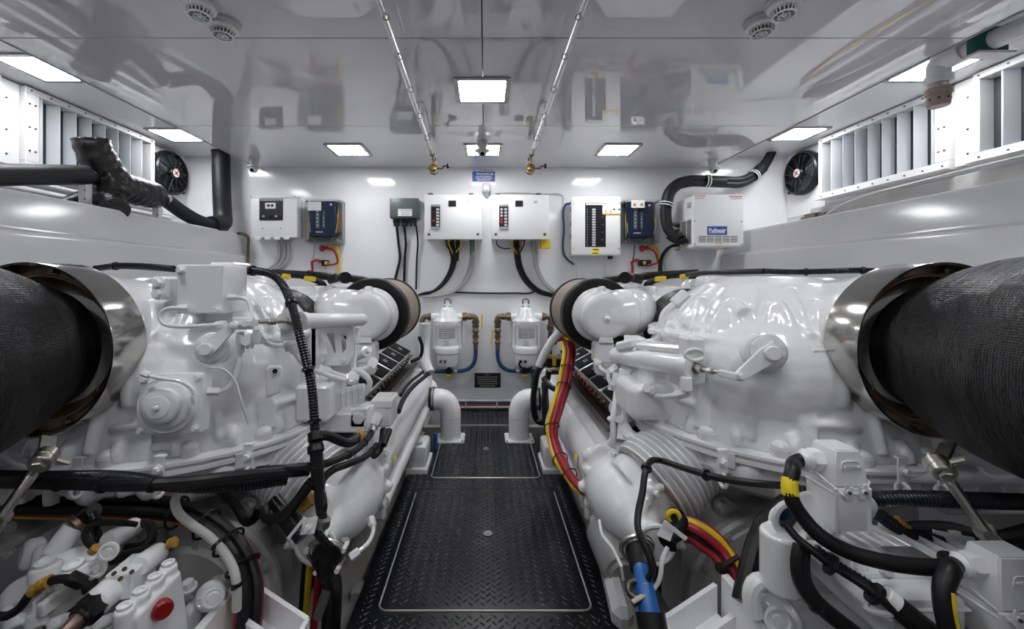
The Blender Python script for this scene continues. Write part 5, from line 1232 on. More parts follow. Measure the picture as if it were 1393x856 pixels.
    m.cyl((X(.50), 3.04, .33), (X(.50), 3.16, .33), .11, .09, seg=28); m.tube([(X(.46), 3.10, .33), (X(.42), 3.10, .33), (X(.40), 3.05, .30)], .05, 16)
    build('end_flange', m, M_ENGS, rl)
    m = MB(); q = V((X(.3965), 1.80, .345)); m.bar(q-V((0,.035,0)), q+V((0,.035,0)), .05, .0015, up=(-s,0,.25)); st = build('warning_diamond', m, M_LGREY, rl)
    m = MB(); q = V((X(.3955), 1.80, .345)); m.bar(q-V((0,.014,0)), q+V((0,.014,0)), .026, .003, up=(-s,0,.25)); build('yellow_mark', m, M_LABY, st)
    # water elbow at the near end and its bellows
    m = MB()
    m.lathe([(.10, .02), (.118, -.02), (.124, -.06), (.128, -.12), (.122, -.18), (.105, -.24), (.085, -.29), (.062, -.33), (.052, -.36), (.052, -.41)], (X(.50), 1.62, .34), A, 40)
    m.cyl((X(.52), 1.44, .37), (X(.60), 1.45, .42), .125, .135, seg=32)
    m.prism([(-.11, -.09), (-.03, -.15), (.05, -.13), (.11, -.14), (.15, -.08), (.13, .0), (.16, .08), (.10, .145), (.02, .13), (-.06, .155), (-.12, .10), (-.105, .0)], (X(.495), 1.585, .34), UX*s, UZ, .028, bev=.006)
    cn = V((s*.42, -.9, .05)).normalized(); cc = V((X(.575), 1.31, .365)); m.lathe([(.105, -.12), (.105, -.012), (.112, -.010), (.112, .004), (.106, .008), (.092, .008), (.090, .002), (.001, .002)], cc, cn, 40)
    cx1, cy1, _ = frame(cn)
    for k in range(6): m.cyl(cc+cx1*.108*math.cos(k*1.047)+cy1*.108*math.sin(k*1.047)-cn*.02, cc+cx1*.108*math.cos(k*1.047)+cy1*.108*math.sin(k*1.047)+cn*.010, .017, seg=14)
    for k in range(5): aa = PI*.35+k*.55; m.cyl((X(.50-.128*math.sin(aa)*1.0), 1.60, .34+.128*math.cos(aa)), (X(.50-.128*math.sin(aa)), 1.56, .34+.128*math.cos(aa)), .017, seg=12)
    m.prism([(-.085, -.05), (.0, -.10), (.085, -.05), (.085, .05), (.0, .10), (-.085, .05)], (X(.555), 1.335, .36), (s*.9, .42, 0), UZ, .02, bev=.004)
    m.prism([(0, 0), (.06, .02), (.07, -.015), (.01, -.05)], (X(.50), 1.37, .46), (s*.9, -.2, -.1), (0, -.5, .8), .010, bev=.002)
    wb = build('water_elbow', m, M_ENG, t); cast_soften(wb, .0065, 3)
    m = MB()
    for k in range(6): m.bolt(cc+cx1*.108*math.cos(k*1.047)+cy1*.108*math.sin(k*1.047)+cn*.010, cn, .009, .010)
    for k in (0, 1, 5): m.bolt((X((.60, .515, .38)[(0, 1, 5).index(k)]), 1.568, (.465, .478, .46)[(0, 1, 5).index(k)]), (0,-1,0), .010, .012)
    for q, n in (((X(.60), 1.325, .41), (s*.4,-.9,0)), ((X(.505), 1.29, .43), (0,-1,.2)), ((X(.475), 1.54, .47), (0,-.6,.8)), ((X(.57), 1.325, .28), (s*.4,-.9,0))): m.bolt(q, n, .011, .014)
    m.torus((X(.50), 1.215, .34), .056, .008, A, 32, 8); build('elbow_bolt', m, M_ENGS, wb)
    bc = V((X(.555), 1.43, .395)); bd = V((X(.80), .22, .50)).normalized(); pr = []
    for k in range(11):
        h = .02+k*.0215; rr = .150+.008*math.sin(k*.8); pr += [(rr-.030, h), (rr-.012, h+.002), (rr, h+.007), (rr+.001, h+.010), (rr, h+.013), (rr-.012, h+.018), (rr-.030, h+.020)]
    m = MB(); m.lathe(pr, bc, bd, 64); build('bellows', m, M_ENGS, t)
    m = MB(); m.torus(bc+bd*.02, .140, .006, bd, 56, 6); m.torus(bc+bd*.262, .150, .008, bd, 56, 6); build('bellows_clamp', m, M_ZINC, t)
    # lower block, mount face and big round cover
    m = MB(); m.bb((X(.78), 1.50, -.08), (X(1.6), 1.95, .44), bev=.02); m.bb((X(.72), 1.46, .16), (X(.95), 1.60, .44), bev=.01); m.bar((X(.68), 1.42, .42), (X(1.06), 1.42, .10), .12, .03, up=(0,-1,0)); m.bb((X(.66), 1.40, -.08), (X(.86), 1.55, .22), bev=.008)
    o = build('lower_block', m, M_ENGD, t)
    m = MB()
    for x, z, y in ((.80, .36, 1.40), (.86, .30, 1.40), (.95, .20, 1.40), (1.15, .40, 1.50), (1.35, .36, 1.50), (.76, .12, 1.40)): m.bolt((X(x), y, z), (0,-1,0), .020, .020)
    build('block_bolt', m, M_ENGD, o)
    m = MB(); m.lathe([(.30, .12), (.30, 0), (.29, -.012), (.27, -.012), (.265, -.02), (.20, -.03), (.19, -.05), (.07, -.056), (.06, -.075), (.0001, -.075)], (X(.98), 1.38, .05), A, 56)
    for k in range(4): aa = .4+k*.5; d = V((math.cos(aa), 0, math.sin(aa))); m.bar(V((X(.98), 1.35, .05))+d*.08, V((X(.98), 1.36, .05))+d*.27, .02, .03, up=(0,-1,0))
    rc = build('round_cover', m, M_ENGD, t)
    m = MB()
    for k in range(14): aa = 2*PI*k/14; m.bolt((X(.98)+.28*math.cos(aa), 1.368, .05+.28*math.sin(aa)), (0,-1,0), .010, .010)
    build('cover_bolt', m, M_ENGD, rc)
    # V bracket, junction box and pipes between gearbox and filter
    return t
EL = engine(-1); ER = engine(1)
# left engine details
m = MB(); o = P(452, 470, 1.55); m.plate([(-.08, -.075), (.055, -.075), (.085, -.03), (.085, .075), (-.08, .075)], [[(-.052, -.03), (-.012, -.03), (-.04, .045), (-.052, .045)], [(-.022, .045), (.010, -.03), (.015, -.03), (.008, .045)], [(.028, .045), (.055, .045), (.055, -.01), (.038, -.03)]], o, UX, UZ, .010)
m.bb(o+V((-.08,-.03,.070)), o+V((.085,.09,.078)), bev=.003); m.bb(o+V((-.082,-.005,-.3)), o+V((-.055,.1,.075)), bev=.006); br = build('truss_bracket', m, M_ENGS, EL)
m = MB(); m.bolt(o+V((-.04,-.006,-.055)), (0,-1,0), .012, .014).bolt(o+V((.045,-.006,-.055)), (0,-1,0), .009, .010).bolt(o+V((-.06,-.004,-.12)), (0,-1,0), .016, .014); build('bracket_bolt', m, M_ENGS, br)
m = MB(); m.bb(P(400, 575, 1.42), P(447, 525, 1.42)+V((0,.2,0)), bev=.01); m.bb(P(430, 590, 1.5), P(498, 562, 1.5)+V((0,.15,0)), bev=.008)
for k in range(6): q = P(452+k*8, 556-k*1.5, 1.52); m.cyl(q, q+UZ*.06, .012, seg=10); m.hexa(q+UZ*.05, q+UZ*.07, .015)
build('fuel_rail_block', m, M_ENG, EL)
for px, py in ((452, 516), (454, 528), (450, 545)): 
    m = MB(); m.bb(P(px-6, py+6, 1.5), P(px+6, py-6, 1.52), bev=.006); m.bolt(P(px, py, 1.5), (0,-1,0), .010, .010); build('pipe_clamp', m, M_ENGS, EL)
pipe(EL, [P(483, 454, 1.6), P(482, 480, 1.58), P(481, 510, 1.56), P(483, 540, 1.55)], .010)
m = MB(); m.cyl(P(477, 453, 1.6), P(488, 453, 1.6), .020, seg=6); m.bb(P(476, 458, 1.59), P(489, 446, 1.62), bev=.004); m.bb(P(475, 520, 1.56), P(486, 512, 1.58), bev=.003); build('banjo_block', m, M_ENGS, EL)
pipe(EL, [P(480, 510, 1.55), P(495, 502, 1.56), P(505, 498, 1.58), P(508, 492, 1.6)], .010)
pipe(EL, [P(484, 504, 1.55), P(496, 510, 1.54), P(503, 520, 1.54), P(498, 533, 1.54), P(482, 542, 1.54), P(466, 540, 1.54), P(460, 532, 1.54), P(463, 524, 1.54)], .011, False)
pipe(EL, [P(434, 502, 1.47), P(455, 508, 1.5), P(470, 514, 1.52), P(485, 515, 1.54)], .010)
m = MB(); m.bb(P(504, 582, 1.62), P(532, 546, 1.62)+V((0,.12,0)), bev=.006); jb = build('terminal_box', m, M_ENGS, EL)
m = MB(); m.bb(P(503.5, 556, 1.615), P(532.5, 545, 1.615)+V((0,.125,0)), bev=.004); build('terminal_lid', m, M_ENGS, jb)
pipe(EL, [P(514, 566, 1.60), P(510, 575, 1.58), P(507, 590, 1.56), P(506, 606, 1.55)], .010, True, 'white_conduit')
m = MB(); m.bb(P(476, 582, 1.5), P(499, 556, 1.5)+V((0,.05,0)), bev=.004); m.lathe([(.022, .0), (.022, .008), (.018, .010), (.0001, .010)], P(488, 569, 1.5), (0,-1,0), 6); build('square_cap_block', m, M_ENGS, EL)
m = MB(); m.cyl(P(481, 486, 1.8), P(498, 478, 1.75), .022, seg=22); m.cyl(P(499, 477.5, 1.75), P(503, 475.5, 1.74), .012, seg=14); build('oil_filler', m, M_ENG, EL)
pipe(EL, [P(505, 706, 1.22), P(508, 722, 1.19), P(500, 740, 1.16), P(488, 750, 1.14), P(478, 758, 1.13)], .006)
pipe(EL, [P(578, 440, 2.6), P(577, 470, 2.6), P(578, 492, 2.55), P(584, 508, 2.5)], .035, False, 'coolant_pipe')
# right engine details
pipe(ER, [P(833, 530, 1.7), P(838, 500, 1.72), P(842, 488, 1.74)], .010)
pipe(ER, [P(848, 596, 1.55), P(850, 560, 1.58), P(850, 530, 1.6), P(850, 508, 1.62)], .013)
pipe(ER, [P(812, 620, 1.62), P(826, 605, 1.6), P(833, 598, 1.58), P(834, 570, 1.58), P(838, 540, 1.62), P(841, 510, 1.64)], .012)
pipe(ER, [P(868, 600, 1.5), P(856, 592, 1.53), P(848, 580, 1.56)], .012)
pipe(ER, [P(812, 490, 1.9), P(818, 502, 1.85), P(834, 510, 1.75), P(846, 520, 1.68), P(858, 520, 1.62), P(866, 512, 1.6)], .009)
pipe(ER, [P(838, 500, 1.7), P(828, 508, 1.7), P(830, 520, 1.68), P(845, 528, 1.64), P(862, 526, 1.6), P(880, 520, 1.56)], .009)
m = MB(); m.bb(P(828, 576, 1.57), P(856, 565, 1.60), bev=.008); m.cyl(P(842, 571, 1.55), P(842, 571, 1.58), .014, seg=16); build('twin_pipe_clamp', m, M_ENGS, ER)
m = MB(); m.cyl(P(840, 556, 1.7), P(846, 548, 1.9), .035, seg=20); m.bb(P(846, 510, 1.62), P(856, 500, 1.66), bev=.005); m.bb(P(862, 535, 1.55), P(874, 520, 1.6), bev=.006); m.bb(P(868, 560, 1.5), P(885, 540, 1.56), bev=.008); build('filter_head', m, M_ENG, ER)
m = MB(); m.bb(P(858, 575, 1.44), P(935, 525, 1.44)+V((0,.2,0)), bev=.02); m.bb(P(880, 470, 1.5), P(930, 540, 1.5)+V((0,.2,0)), bev=.02); cast_soften(build('bell_housing', m, M_ENG, ER), .008, 8)
m = MB(); m.cyl(P(880, 528, 1.46), P(880, 528, 1.42), .016, seg=6); m.bolt(P(885, 530, 1.44), (0,-1,0), .016, .014); build('plug', m, M_ENGS, ER)
pipe(ER, [P(815, 708, 1.22), P(820, 730, 1.18), P(832, 745, 1.16), P(846, 772, 1.12)], .004, False, 'white_tube')
pipe(ER, [P(733, 498, 2.42), P(745, 474, 2.4), P(753, 461, 2.4), P(765, 450, 2.38)], .024, False, 'coolant_pipe')
# ================= cables and looms on the engines
def cable(name, pts, r, mt, label, cat='cable', seg=10, corr=False, ties=(), group=None, tie_r=None):
    m = MB()
    (m.conduit if corr else m.tube)(pts, r, seg)
    o = build(name, m, mt, None, label, cat, group)
    if ties:
        sp = spline(pts); 
        for f in ties:
            i = min(len(sp)-2, int(f*(len(sp)-1))); k = MB(); d = (sp[i+1]-sp[i]).normalized(); k.cyl(sp[i]-d*.004, sp[i]+d*.004, (tie_r or r*1.25), seg=14); k.box(sp[i]+V((0,-1,0))*(tie_r or r*1.25), (.008,.010,.008), bev=.001)
            build('cable_tie', k, M_BLKP, o)
    return o
# left: conduit over the gearbox top and down its front
cable('wiring_conduit', [P(130, 365, 1.5), P(160, 362, 1.45), P(200, 363, 1.4), P(236, 366, 1.38)], .012, M_CORR, 'black ribbed conduit on top of the left gearbox, left of the sensor box', corr=True, ties=(.35,))
cable('wiring_conduit', [P(309, 373, 1.38), P(330, 369, 1.38), P(352, 369, 1.36), P(372, 375, 1.33), P(385, 388, 1.30), P(393, 405, 1.27), P(400, 425, 1.24), P(406, 450, 1.21), P(415, 485, 1.19), P(423, 520, 1.17), P(427, 560, 1.15), P(429, 600, 1.13), P(430, 640, 1.12)], .0135, M_CORR, 'long black ribbed conduit arching over the left gearbox and down its front', corr=True, ties=(.12, .42, .68, .85), tie_r=.018)
cable('conduit_branch', [P(429, 592, 1.13), P(445, 593, 1.14), P(460, 599, 1.17), P(474, 603, 1.2), P(482, 600, 1.22), P(486, 594, 1.25)], .013, M_BLK, 'short black branch hose turning right from the ribbed conduit', corr=False)
m = MB()
for y0, y1, r in ((588, 600, .021), (606, 616, .022), (628, 640, .023)): m.cyl(P(429, y0, 1.13), P(430, y1, 1.12), r, seg=16, bev=.002)
m.cyl(P(429.5, 600, 1.13), P(433, 665, 1.11), .018, .016, seg=16); m.tube([P(433, 660, 1.11), P(436, 690, 1.10), P(440, 712, 1.09)], .013, 10); build('conduit_splitter', m, M_BLKP, None, 'black conduit splitter fitting hanging over the left bellows', 'conduit fitting')
cable('loom_branch', [P(436, 668, 1.12), P(438, 655, 1.14), P(452, 640, 1.2), P(472, 632, 1.27), P(492, 624, 1.36), P(505, 615, 1.44), P(512, 606, 1.5)], .011, M_BLK, 'black cable rising right across the left water elbow, lower one', ties=(.9,))
cable('loom_branch', [P(350, 640, 1.13), P(395, 637, 1.11), P(432, 633, 1.13), P(462, 624, 1.25), P(485, 612, 1.38), P(500, 597, 1.5), P(510, 582, 1.6)], .011, M_BLK, 'black cable crossing right over the left bellows, upper one', ties=(.55, .8))
cable('loom_branch', [P(438, 672, 1.12), P(440, 690, 1.1), P(436, 706, 1.1), P(430, 722, 1.12), P(440, 735, 1.12), P(450, 745, 1.13)], .011, M_BLK, 'black cable curling down to the left water elbow sensor', corr=False)
m = MB(); m.cyl(P(441, 706, 1.085), P(439, 716, 1.085), .018, seg=14); build('crimp_sleeve', m, M_ZINC, None, 'grey metal sleeve on the cable beside the left water elbow', 'sleeve')
cable('wiring_loom', [P(-40, 655, 1.02), P(40, 657, 1.0), P(100, 658, .99), P(165, 660, .97), P(215, 659, .97), P(262, 656, 1.0), P(310, 650, 1.03), P(360, 645, 1.08), P(420, 640, 1.14)], .015, M_BLK, 'black loom clipped under the left gearbox, front strand', ties=(.3, .45, .6))
cable('wiring_loom', [P(-40, 648, 1.06), P(60, 650, 1.04), P(160, 650, 1.02), P(260, 662, 1.02), P(330, 660, 1.08), P(390, 652, 1.14)], .017, M_CORR, 'black loom clipped under the left gearbox, rear strand', corr=True)
cable('wiring_loom', [P(424, 655, 1.1), P(405, 680, 1.1), P(390, 698, 1.1), P(376, 706, 1.1), P(362, 704, 1.11), P(360, 692, 1.13)], .014, M_BLK, 'black hose hooking down left beneath the left bellows')
m = MB(); m.cyl(P(388, 700, 1.14), P(405, 722, 1.13), .028, seg=16, bev=.003); m.cyl(P(402, 718, 1.13), P(412, 732, 1.12), .022, seg=16); m.cyl(P(372, 680, 1.16), P(390, 702, 1.14), .020, seg=16); build('plug_connector', m, M_BLKP, None, 'round black plug connector below the left bellows', 'connector')
m = MB(); m.cyl(P(409, 692, 1.13), P(425, 679, 1.13), .016, seg=14); build('tape_marker', m, M_ORG, None, 'orange tape wrapped round a lead under the left bellows', 'tape')
cable('loose_lead', [P(300, 668, 1.3), P(322, 690, 1.25), P(335, 710, 1.22), P(350, 700, 1.2), P(352, 690, 1.2)], .013, M_BLK, 'black lead in the dark gap left of the left bellows')
m = MB()
for a, b in (((485, 598), (492, 590)), ): m.cyl(P(a[0], a[1], 1.25), P(b[0], b[1], 1.27), .016, seg=14)
build('tape_marker', m, M_ORG, None, 'orange tape at the end of the branch hose, left engine', 'tape')
m = MB(); m.plate([(-.022, -.020), (.024, -.020), (.024, .022), (-.022, .022)], [], P(420, 716, 1.07), (.9,-.3,.25), (.2,.1,1), .003); m.bar(P(392, 733, 1.05), P(415, 704, 1.06), .003, .008); m.bolt(P(419, 718, 1.065), (-.1,-1,.2), .007, .008); build('small_bracket', m, M_ENGS, None, 'small white sheet bracket by the black plug, left engine', 'bracket')
# left big bundle
BL = [(-60, 682, 1.16), (20, 686, 1.16), (90, 688, 1.16), (160, 688, 1.16), (220, 692, 1.16), (265, 702, 1.15), (300, 722, 1.13), (325, 752, 1.10), (338, 785, 1.07), (340, 825, 1.04), (336, 860, 1.02)]
def strand(base, dx, dy, dd): return [P(x+dx*(.2+.8*min(1, max(0, (i-3)/4)))+0, y+dy*(1-.85*min(1, max(0, (i-4)/3))), d+dd) for i, (x, y, d) in enumerate(base)]
for k, (dx, dy, dd, r, mt, lab) in enumerate(((9, -10, .0, .014, M_BLK, 'outer black cable of the big left bundle'), (-5, 0, .01, .012, M_BLK, 'fourth black cable of the big left bundle'), (14, -12, .02, .009, M_RED, 'red battery cable on the outer edge of the big left bundle'), (6, -6, .02, .015, M_BLK, 'black cable just inside the outer red one, left bundle'),
   (-1, 0, 0, .015, M_BLK, 'middle black cable of the big left bundle'), (-9, 6, -.02, .014, M_BLK, 'inner black cable of the big left bundle'), (-3, 4, .04, .012, M_GWIRE, 'dark green cable tucked into the big left bundle'), (-17, 12, -.01, .008, M_RED, 'thinner red cable along the inner edge of the left bundle'), (-15, 16, 0, .007, M_YEL, 'thin yellow cable under the big left bundle'))):
    cable('battery_cable', strand(BL, dx, dy, dd), r, mt, lab)
for i in (4, 5, 6, 7):
    k = MB(); a, b = P(*BL[i]), P(*BL[i+1]); q = a.lerp(b, .5); d = (b-a).normalized(); k.torus(q+V((0,-.003,0)), .040, .004, d, 24, 5, 1, 1)
    build('bundle_tie', k, M_BLKP, None, 'black tie strapping the big left cable bundle, %s' % {4: 'behind the off-white hose bend', 5: 'first on the curve', 6: 'second on the curve', 7: 'lowest one'}[i], 'cable tie', 'ties on the big left cable bundle')
cable('printed_hose', [P(262, 664, 1.02), P(246, 668, 1.03), P(238, 682, 1.04), P(242, 697, 1.04), P(258, 712, 1.04), P(285, 731, 1.03), (P(305, 752, 1.02)), P(318, 775, 1.01), P(322, 795, 1.0), P(322, 830, 1.0)], .0105, mat('off_white_hose', (.50,.50,.48), .4), 'off-white hose curving in front of the big left cable bundle', ties=(.62, .86))
for i, (x, mt, lab) in enumerate(((418, M_YEL, 'yellow cable dropping below the left water elbow'), (432, M_RED, 'red cable dropping below the left water elbow'), (413, M_BLK, 'black cable dropping below the left water elbow'))):
    cable('drop_cable', [P(x-2, 730, 1.30), P(x+3, 760, 1.3), P(x+1, 790, 1.3), P(x-2, 830, 1.3), P(x-8, 870, 1.3)], .012, mt, lab)
cable('braided_hose', [P(470, 735, 1.25), P(460, 765, 1.25), P(446, 800, 1.25), P(432, 840, 1.25)], .014, mat('braided_hose', (.25,.24,.23), .5, .3, bump=.8, bscale=200), 'grey braided hose below the left water elbow')
# top of engines: conduits and yellow tape near the far wall
for s, nm in ((-1, 'left'), (1, 'right')):
    def q(dx, y, d): return V((s*dx, d, CZ+(CY-y)/FX*d))
    cable('top_loom', [q(1.32, 372, 2.55), q(1.15, 374, 2.6), q(1.0, 376, 2.6), q(.9, 378, 2.65), q(.75, 384, 2.7), q(.66, 392, 2.75)], .026, M_BLK, 'thick black loom lying over the top of the %s engine' % nm, ties=(.3, .6), tie_r=.032)
    cable('top_loom', [q(1.28, 380, 2.45), q(1.18, 374, 2.5), q(1.05, 380, 2.5), q(.98, 388, 2.5), q(1.08, 394, 2.45), q(1.2, 391, 2.4)], .018, M_BLK, 'black hose looped on top of the %s engine' % nm)
    m = MB(); m.cyl(q(1.19, 376, 2.42), q(1.15, 377, 2.42), .016, seg=12); m.cyl(q(1.06, 379, 2.42), q(1.0, 380, 2.42), .014, seg=12); build('yellow_sleeve', m, M_YEL, None, 'yellow sleeve around the loom on top of the %s engine' % nm, 'sleeve')
    m = MB(); m.cyl(q(.86, 378, 2.5), q(.82, 378, 2.42), .035, seg=18); m.cyl(q(.95, 381, 2.5), q(.90, 378, 2.5), .028, seg=16); build('black_cap_pair', m, M_BLKP, None, 'round black connector caps on top of the %s engine' % nm, 'connector')
    m = MB(); m.tube([q(1.12, 385, 2.2), q(1.06, 386, 2.15), q(1.02, 393, 2.1), q(1.015, 410, 2.05), q(1.015, 455, 2.0)], .022, 12); m.bb(q(1.04, 412, 2.03), q(.99, 404, 2.06), bev=.004); build('breather_pipe', m, M_ENGS, EL if s < 0 else ER)
cable('wiring_conduit', [P(1040, 369, 1.66), P(1080, 370, 1.6), P(1130, 369, 1.55), P(1160, 368, 1.5), P(1195, 369, 1.46)], .012, M_CORR, 'black ribbed conduit lying along the top of the right gearbox', corr=True, ties=(.4, .9))
cable('wiring_conduit', [P(935, 374, 2.2), P(960, 371, 2.0), P(1000, 370, 1.8), P(1040, 369, 1.66)], .012, M_BLK, 'black cable joining the right gearbox conduit to the engine loom')
# right: clipped cable, elbow cable
cable('wiring_loom', [P(1075, 661, 1.08), P(1030, 658, 1.08), P(985, 652, 1.11), P(940, 640, 1.2), P(915, 632, 1.27), P(900, 627, 1.30), P(886, 627, 1.28), P(878, 642, 1.24), P(874, 670, 1.2), P(868, 700, 1.16), P(868, 720, 1.13), P(878, 745, 1.10), P(886, 765, 1.08), P(887, 780, 1.07), P(880, 790, 1.08)], .0095, M_BLK, 'black cable clipped under the right gearbox and falling past the water elbow', ties=(.3, .62), tie_r=.016)
cable('wiring_loom', [P(1080, 668, 1.06), P(1150, 680, 1.0), P(1220, 678, .98), P(1300, 680, .97), P(1420, 684, .97)], .019, M_CORR, 'thick black conduit under the exhaust at the right edge', corr=True)
cable('hose', [P(1090, 672, 1.12), P(1062, 690, 1.12), P(1040, 715, 1.10), P(1027, 745, 1.08), P(1018, 780, 1.05), P(1010, 820, 1.02)], .024, M_BLK, 'thick black hose arching down right of the red and yellow bundle')
BR = [(905, 712, 1.24), (925, 714, 1.23), (945, 722, 1.21), (965, 735, 1.19), (983, 752, 1.17), (996, 775, 1.14), (1002, 800, 1.12), (1004, 840, 1.10)]
for dx, dy, dd, r, mt, lab in ((6, -7, .0, .012, M_YEL, 'yellow battery cable of the right bundle, outermost'), (1, -1, -.01, .012, M_RED, 'upper red battery cable of the right bundle'), (-5, 5, 0, .012, M_BLK, 'black battery cable inside the right bundle'), (-11, 10, 0, .011, M_RED, 'lower red battery cable of the right bundle'), (9, -10, .03, .009, M_RED, 'red cable behind the yellow one in the right bundle')):
    cable('battery_cable', [P(x+dx*min(1, .3+i*.2), y+dy*(1.0 if i < 4 else .5), d+dd) for i, (x, y, d) in enumerate(BR)], r, mt, lab)
m = MB(); m.bar(P(978, 774, 1.12), P(1005, 757, 1.12), .014, .006); m.box(P(980, 773, 1.12), (.02, .02, .02), bev=.002); build('bundle_tie', m, M_BLKP, None, 'black tie across the right red and yellow bundle', 'cable tie')
m = MB(); m.tube([P(925, 705, 1.2), P(918, 722, 1.16), P(908, 740, 1.13)], .022, 14, rfun=lambda i, a, t_: .022+.004*math.sin(i*1.7)); m.cyl(P(916, 700, 1.2), P(922, 704, 1.18), .022, seg=14); build('sensor_plug', m, M_BLKP, None, 'black ribbed sensor plug below the right bellows', 'connector')
m = MB(); m.torus(P(916, 703, 1.18), .016, .007, (0,1,0), 20, 8); build('yellow_ring', m, M_YEL, None, 'yellow ring on the sensor plug below the right bellows', 'ring')
cable('printed_hose', [P(908, 745, 1.12), P(901, 762, 1.1), P(898, 785, 1.08), P(890, 800, 1.07), P(880, 803, 1.07), P(876, 792, 1.07)], .006, M_LGREY, 'thin grey cable hooked round the blue hose, lower right centre')
m = MB(); m.prism([(-.022, -.02), (.014, -.024), (.020, .014), (-.006, .026)], P(906, 722, 1.12), (.9,-.3,-.2), (.2,.1,1), .003, bev=.001); m.bar(P(903, 710, 1.11), P(934, 734, 1.10), .003, .012); build('small_bracket', m, M_ENGS, None, 'small white sheet bracket by the sensor plug, right engine', 'bracket')
t = thing('water_hose', 'bright blue hose with black rubber boots leaving the right water elbow', 'hose', P(885, 856, 1.0))
m = MB(); m.tube([P(872, 765, 1.14), P(875, 785, 1.10), P(878, 805, 1.07), P(883, 830, 1.04), P(890, 870, 1.0)], .030, 20, rfun=lambda i, a, t_: lerp(.022, .028, t_)); build('blue_hose', m, M_BRIGHTBLUE, t)
m = MB(); m.tube([P(868, 748, 1.18), P(872, 760, 1.155), P(876, 775, 1.13)], .036, 22); m.tube([P(884, 833, 1.02), P(888, 856, 1.0)], .035, 22); build('rubber_boot', m, M_BLK, t)
m = MB(); m.torus(P(866, 745, 1.19), .045, .007, (0,1,.3), 28, 8); build('hose_clamp', m, M_ZINC, t)
t = thing('sea_water_hose', 'black hose end with steel clamp on the left water elbow', 'hose', P(444, 800, 1.1))
m = MB(); m.tube([P(444, 758, 1.175), P(444, 768, 1.17), P(446, 780, 1.22), P(452, 800, 1.30), P(450, 860, 1.34)], .030, 20); m.cyl(P(444, 752, 1.20), P(444, 758, 1.165), .040, seg=24); build('rubber_hose', m, M_BLK, t)
m = MB(); m.torus(P(444, 753, 1.175), .052, .006, (0,1,.3), 30, 8); m.torus(P(444, 756, 1.16), .050, .004, (0,1,.3), 30, 8); build('hose_clamp', m, M_ZINC, t)
m = MB()
for a in (-.9, .3, 1.6, 2.9, 4.2): q = P(444, 753, 1.165)+V((math.cos(a)*.054, 0, math.sin(a)*.054)); m.cyl(q+V((0,.02,0)), q-V((0,.014,0)), .007, seg=12)
build('clamp_bolt', m, M_ENGS, t)
t = thing('shackle', 'brown metal shackle at the walkway edge beside the blue hose', 'shackle', P(862, 808, 1.08))
m = MB(); m.tube([P(868, 815, 1.06), P(857, 808, 1.07), P(855, 798, 1.08), P(862, 792, 1.09), P(870, 794, 1.08)], .009, 10); build('bow', m, M_DSTEEL, t)
build('pin', MB().bar(P(860, 822, 1.04), P(880, 810, 1.05), .014, .014, bev=.002), M_DSTEEL, t)
# right walkway bundle hanging by the filter
BW_ = [(772, 466, 2.30), (775, 478, 2.22), (772, 500, 2.15), (767, 525, 2.10), (758, 555, 2.02), (751, 580, 1.98), (753, 600, 1.93), (762, 625, 1.82), (775, 648, 1.72), (790, 665, 1.64), (803, 674, 1.60)]
for dx, dd, r, mt, lab in ((-7, .02, .012, M_YEL, 'yellow cable of the hanging bundle beside the right air filter'), (0, -.01, .0135, M_RED, 'thick red cable of the hanging bundle by the right air filter'), (6, .02, .012, M_RED, 'second red cable, right side of the hanging bundle'), (-3, .05, .010, M_GWIRE, 'green cable behind the hanging bundle on the right'), (2, .05, .014, M_BLK, 'black cable behind the red ones in the hanging bundle')):
    cable('battery_cable', [P(x+dx*(1 if i < 5 else .6+(i % 2)*.3), y, d+dd) for i, (x, y, d) in enumerate(BW_)], r, mt, lab)
for i in (2, 3, 5, 7, 8):
    k = MB(); a, b = P(*BW_[i]), P(*BW_[i+1]); k.torus(a, .034, .003, (b-a).normalized(), 22, 5)
    build('bundle_tie', k, M_BLKP, None, 'black tie round the hanging bundle by the right air filter, %s' % {2: 'topmost', 3: 'second from the top', 5: 'middle one', 7: 'second from the bottom', 8: 'lowest'}[i], 'cable tie', 'ties on the hanging bundle')
cable('battery_cable', [P(775, 468, 2.3), P(762, 462, 2.4), P(750, 468, 2.5), P(738, 482, 2.6)], .012, M_RED, 'short magenta red cable reaching left toward the fuel filter', ties=(.5,), tie_r=.02)
cable('battery_cable', [P(775, 463, 2.33), P(762, 458, 2.42), P(748, 466, 2.52), P(742, 476, 2.6)], .011, M_YEL, 'short yellow cable reaching left toward the fuel filter')
for k_, (pts, r, lab) in enumerate(((((744, 490, 2.5), (732, 505, 2.5), (727, 530, 2.5), (726, 555, 2.5), (731, 572, 2.5), (739, 575, 2.48), (742, 560, 2.45), (741, 520, 2.45)), .020, 'black hose loop hanging left of the right charge rail'), (((747, 505, 2.4), (742, 530, 2.4), (741, 560, 2.4), (745, 590, 2.38)), .018, 'second black hose hanging beside the right charge rail'), (((740, 515, 2.35), (748, 525, 2.3), (758, 530, 2.28), (765, 528, 2.28)), .018, 'black hose curving toward the hanging bundle'))):
    cable('hose', [P(*p_) for p_ in pts], r, M_CORR, lab)
t = thing('plug_block', 'black and yellow plug connectors behind the hanging bundle, right', 'connector', P(752, 520, 2.4))
build('connector_body', MB().bb(P(744, 500, 2.4), P(764, 484, 2.5), bev=.008), M_BLKP, t)
build('yellow_latch', MB().bb(P(752, 498, 2.38), P(756, 483, 2.4), bev=.004).bb(P(747, 485.5, 2.385), P(757, 482, 2.4), bev=.004), M_YEL, t)
build('lower_plug', MB().bb(P(744, 510, 2.4), P(758, 502, 2.46), bev=.006), M_BLKP, t)
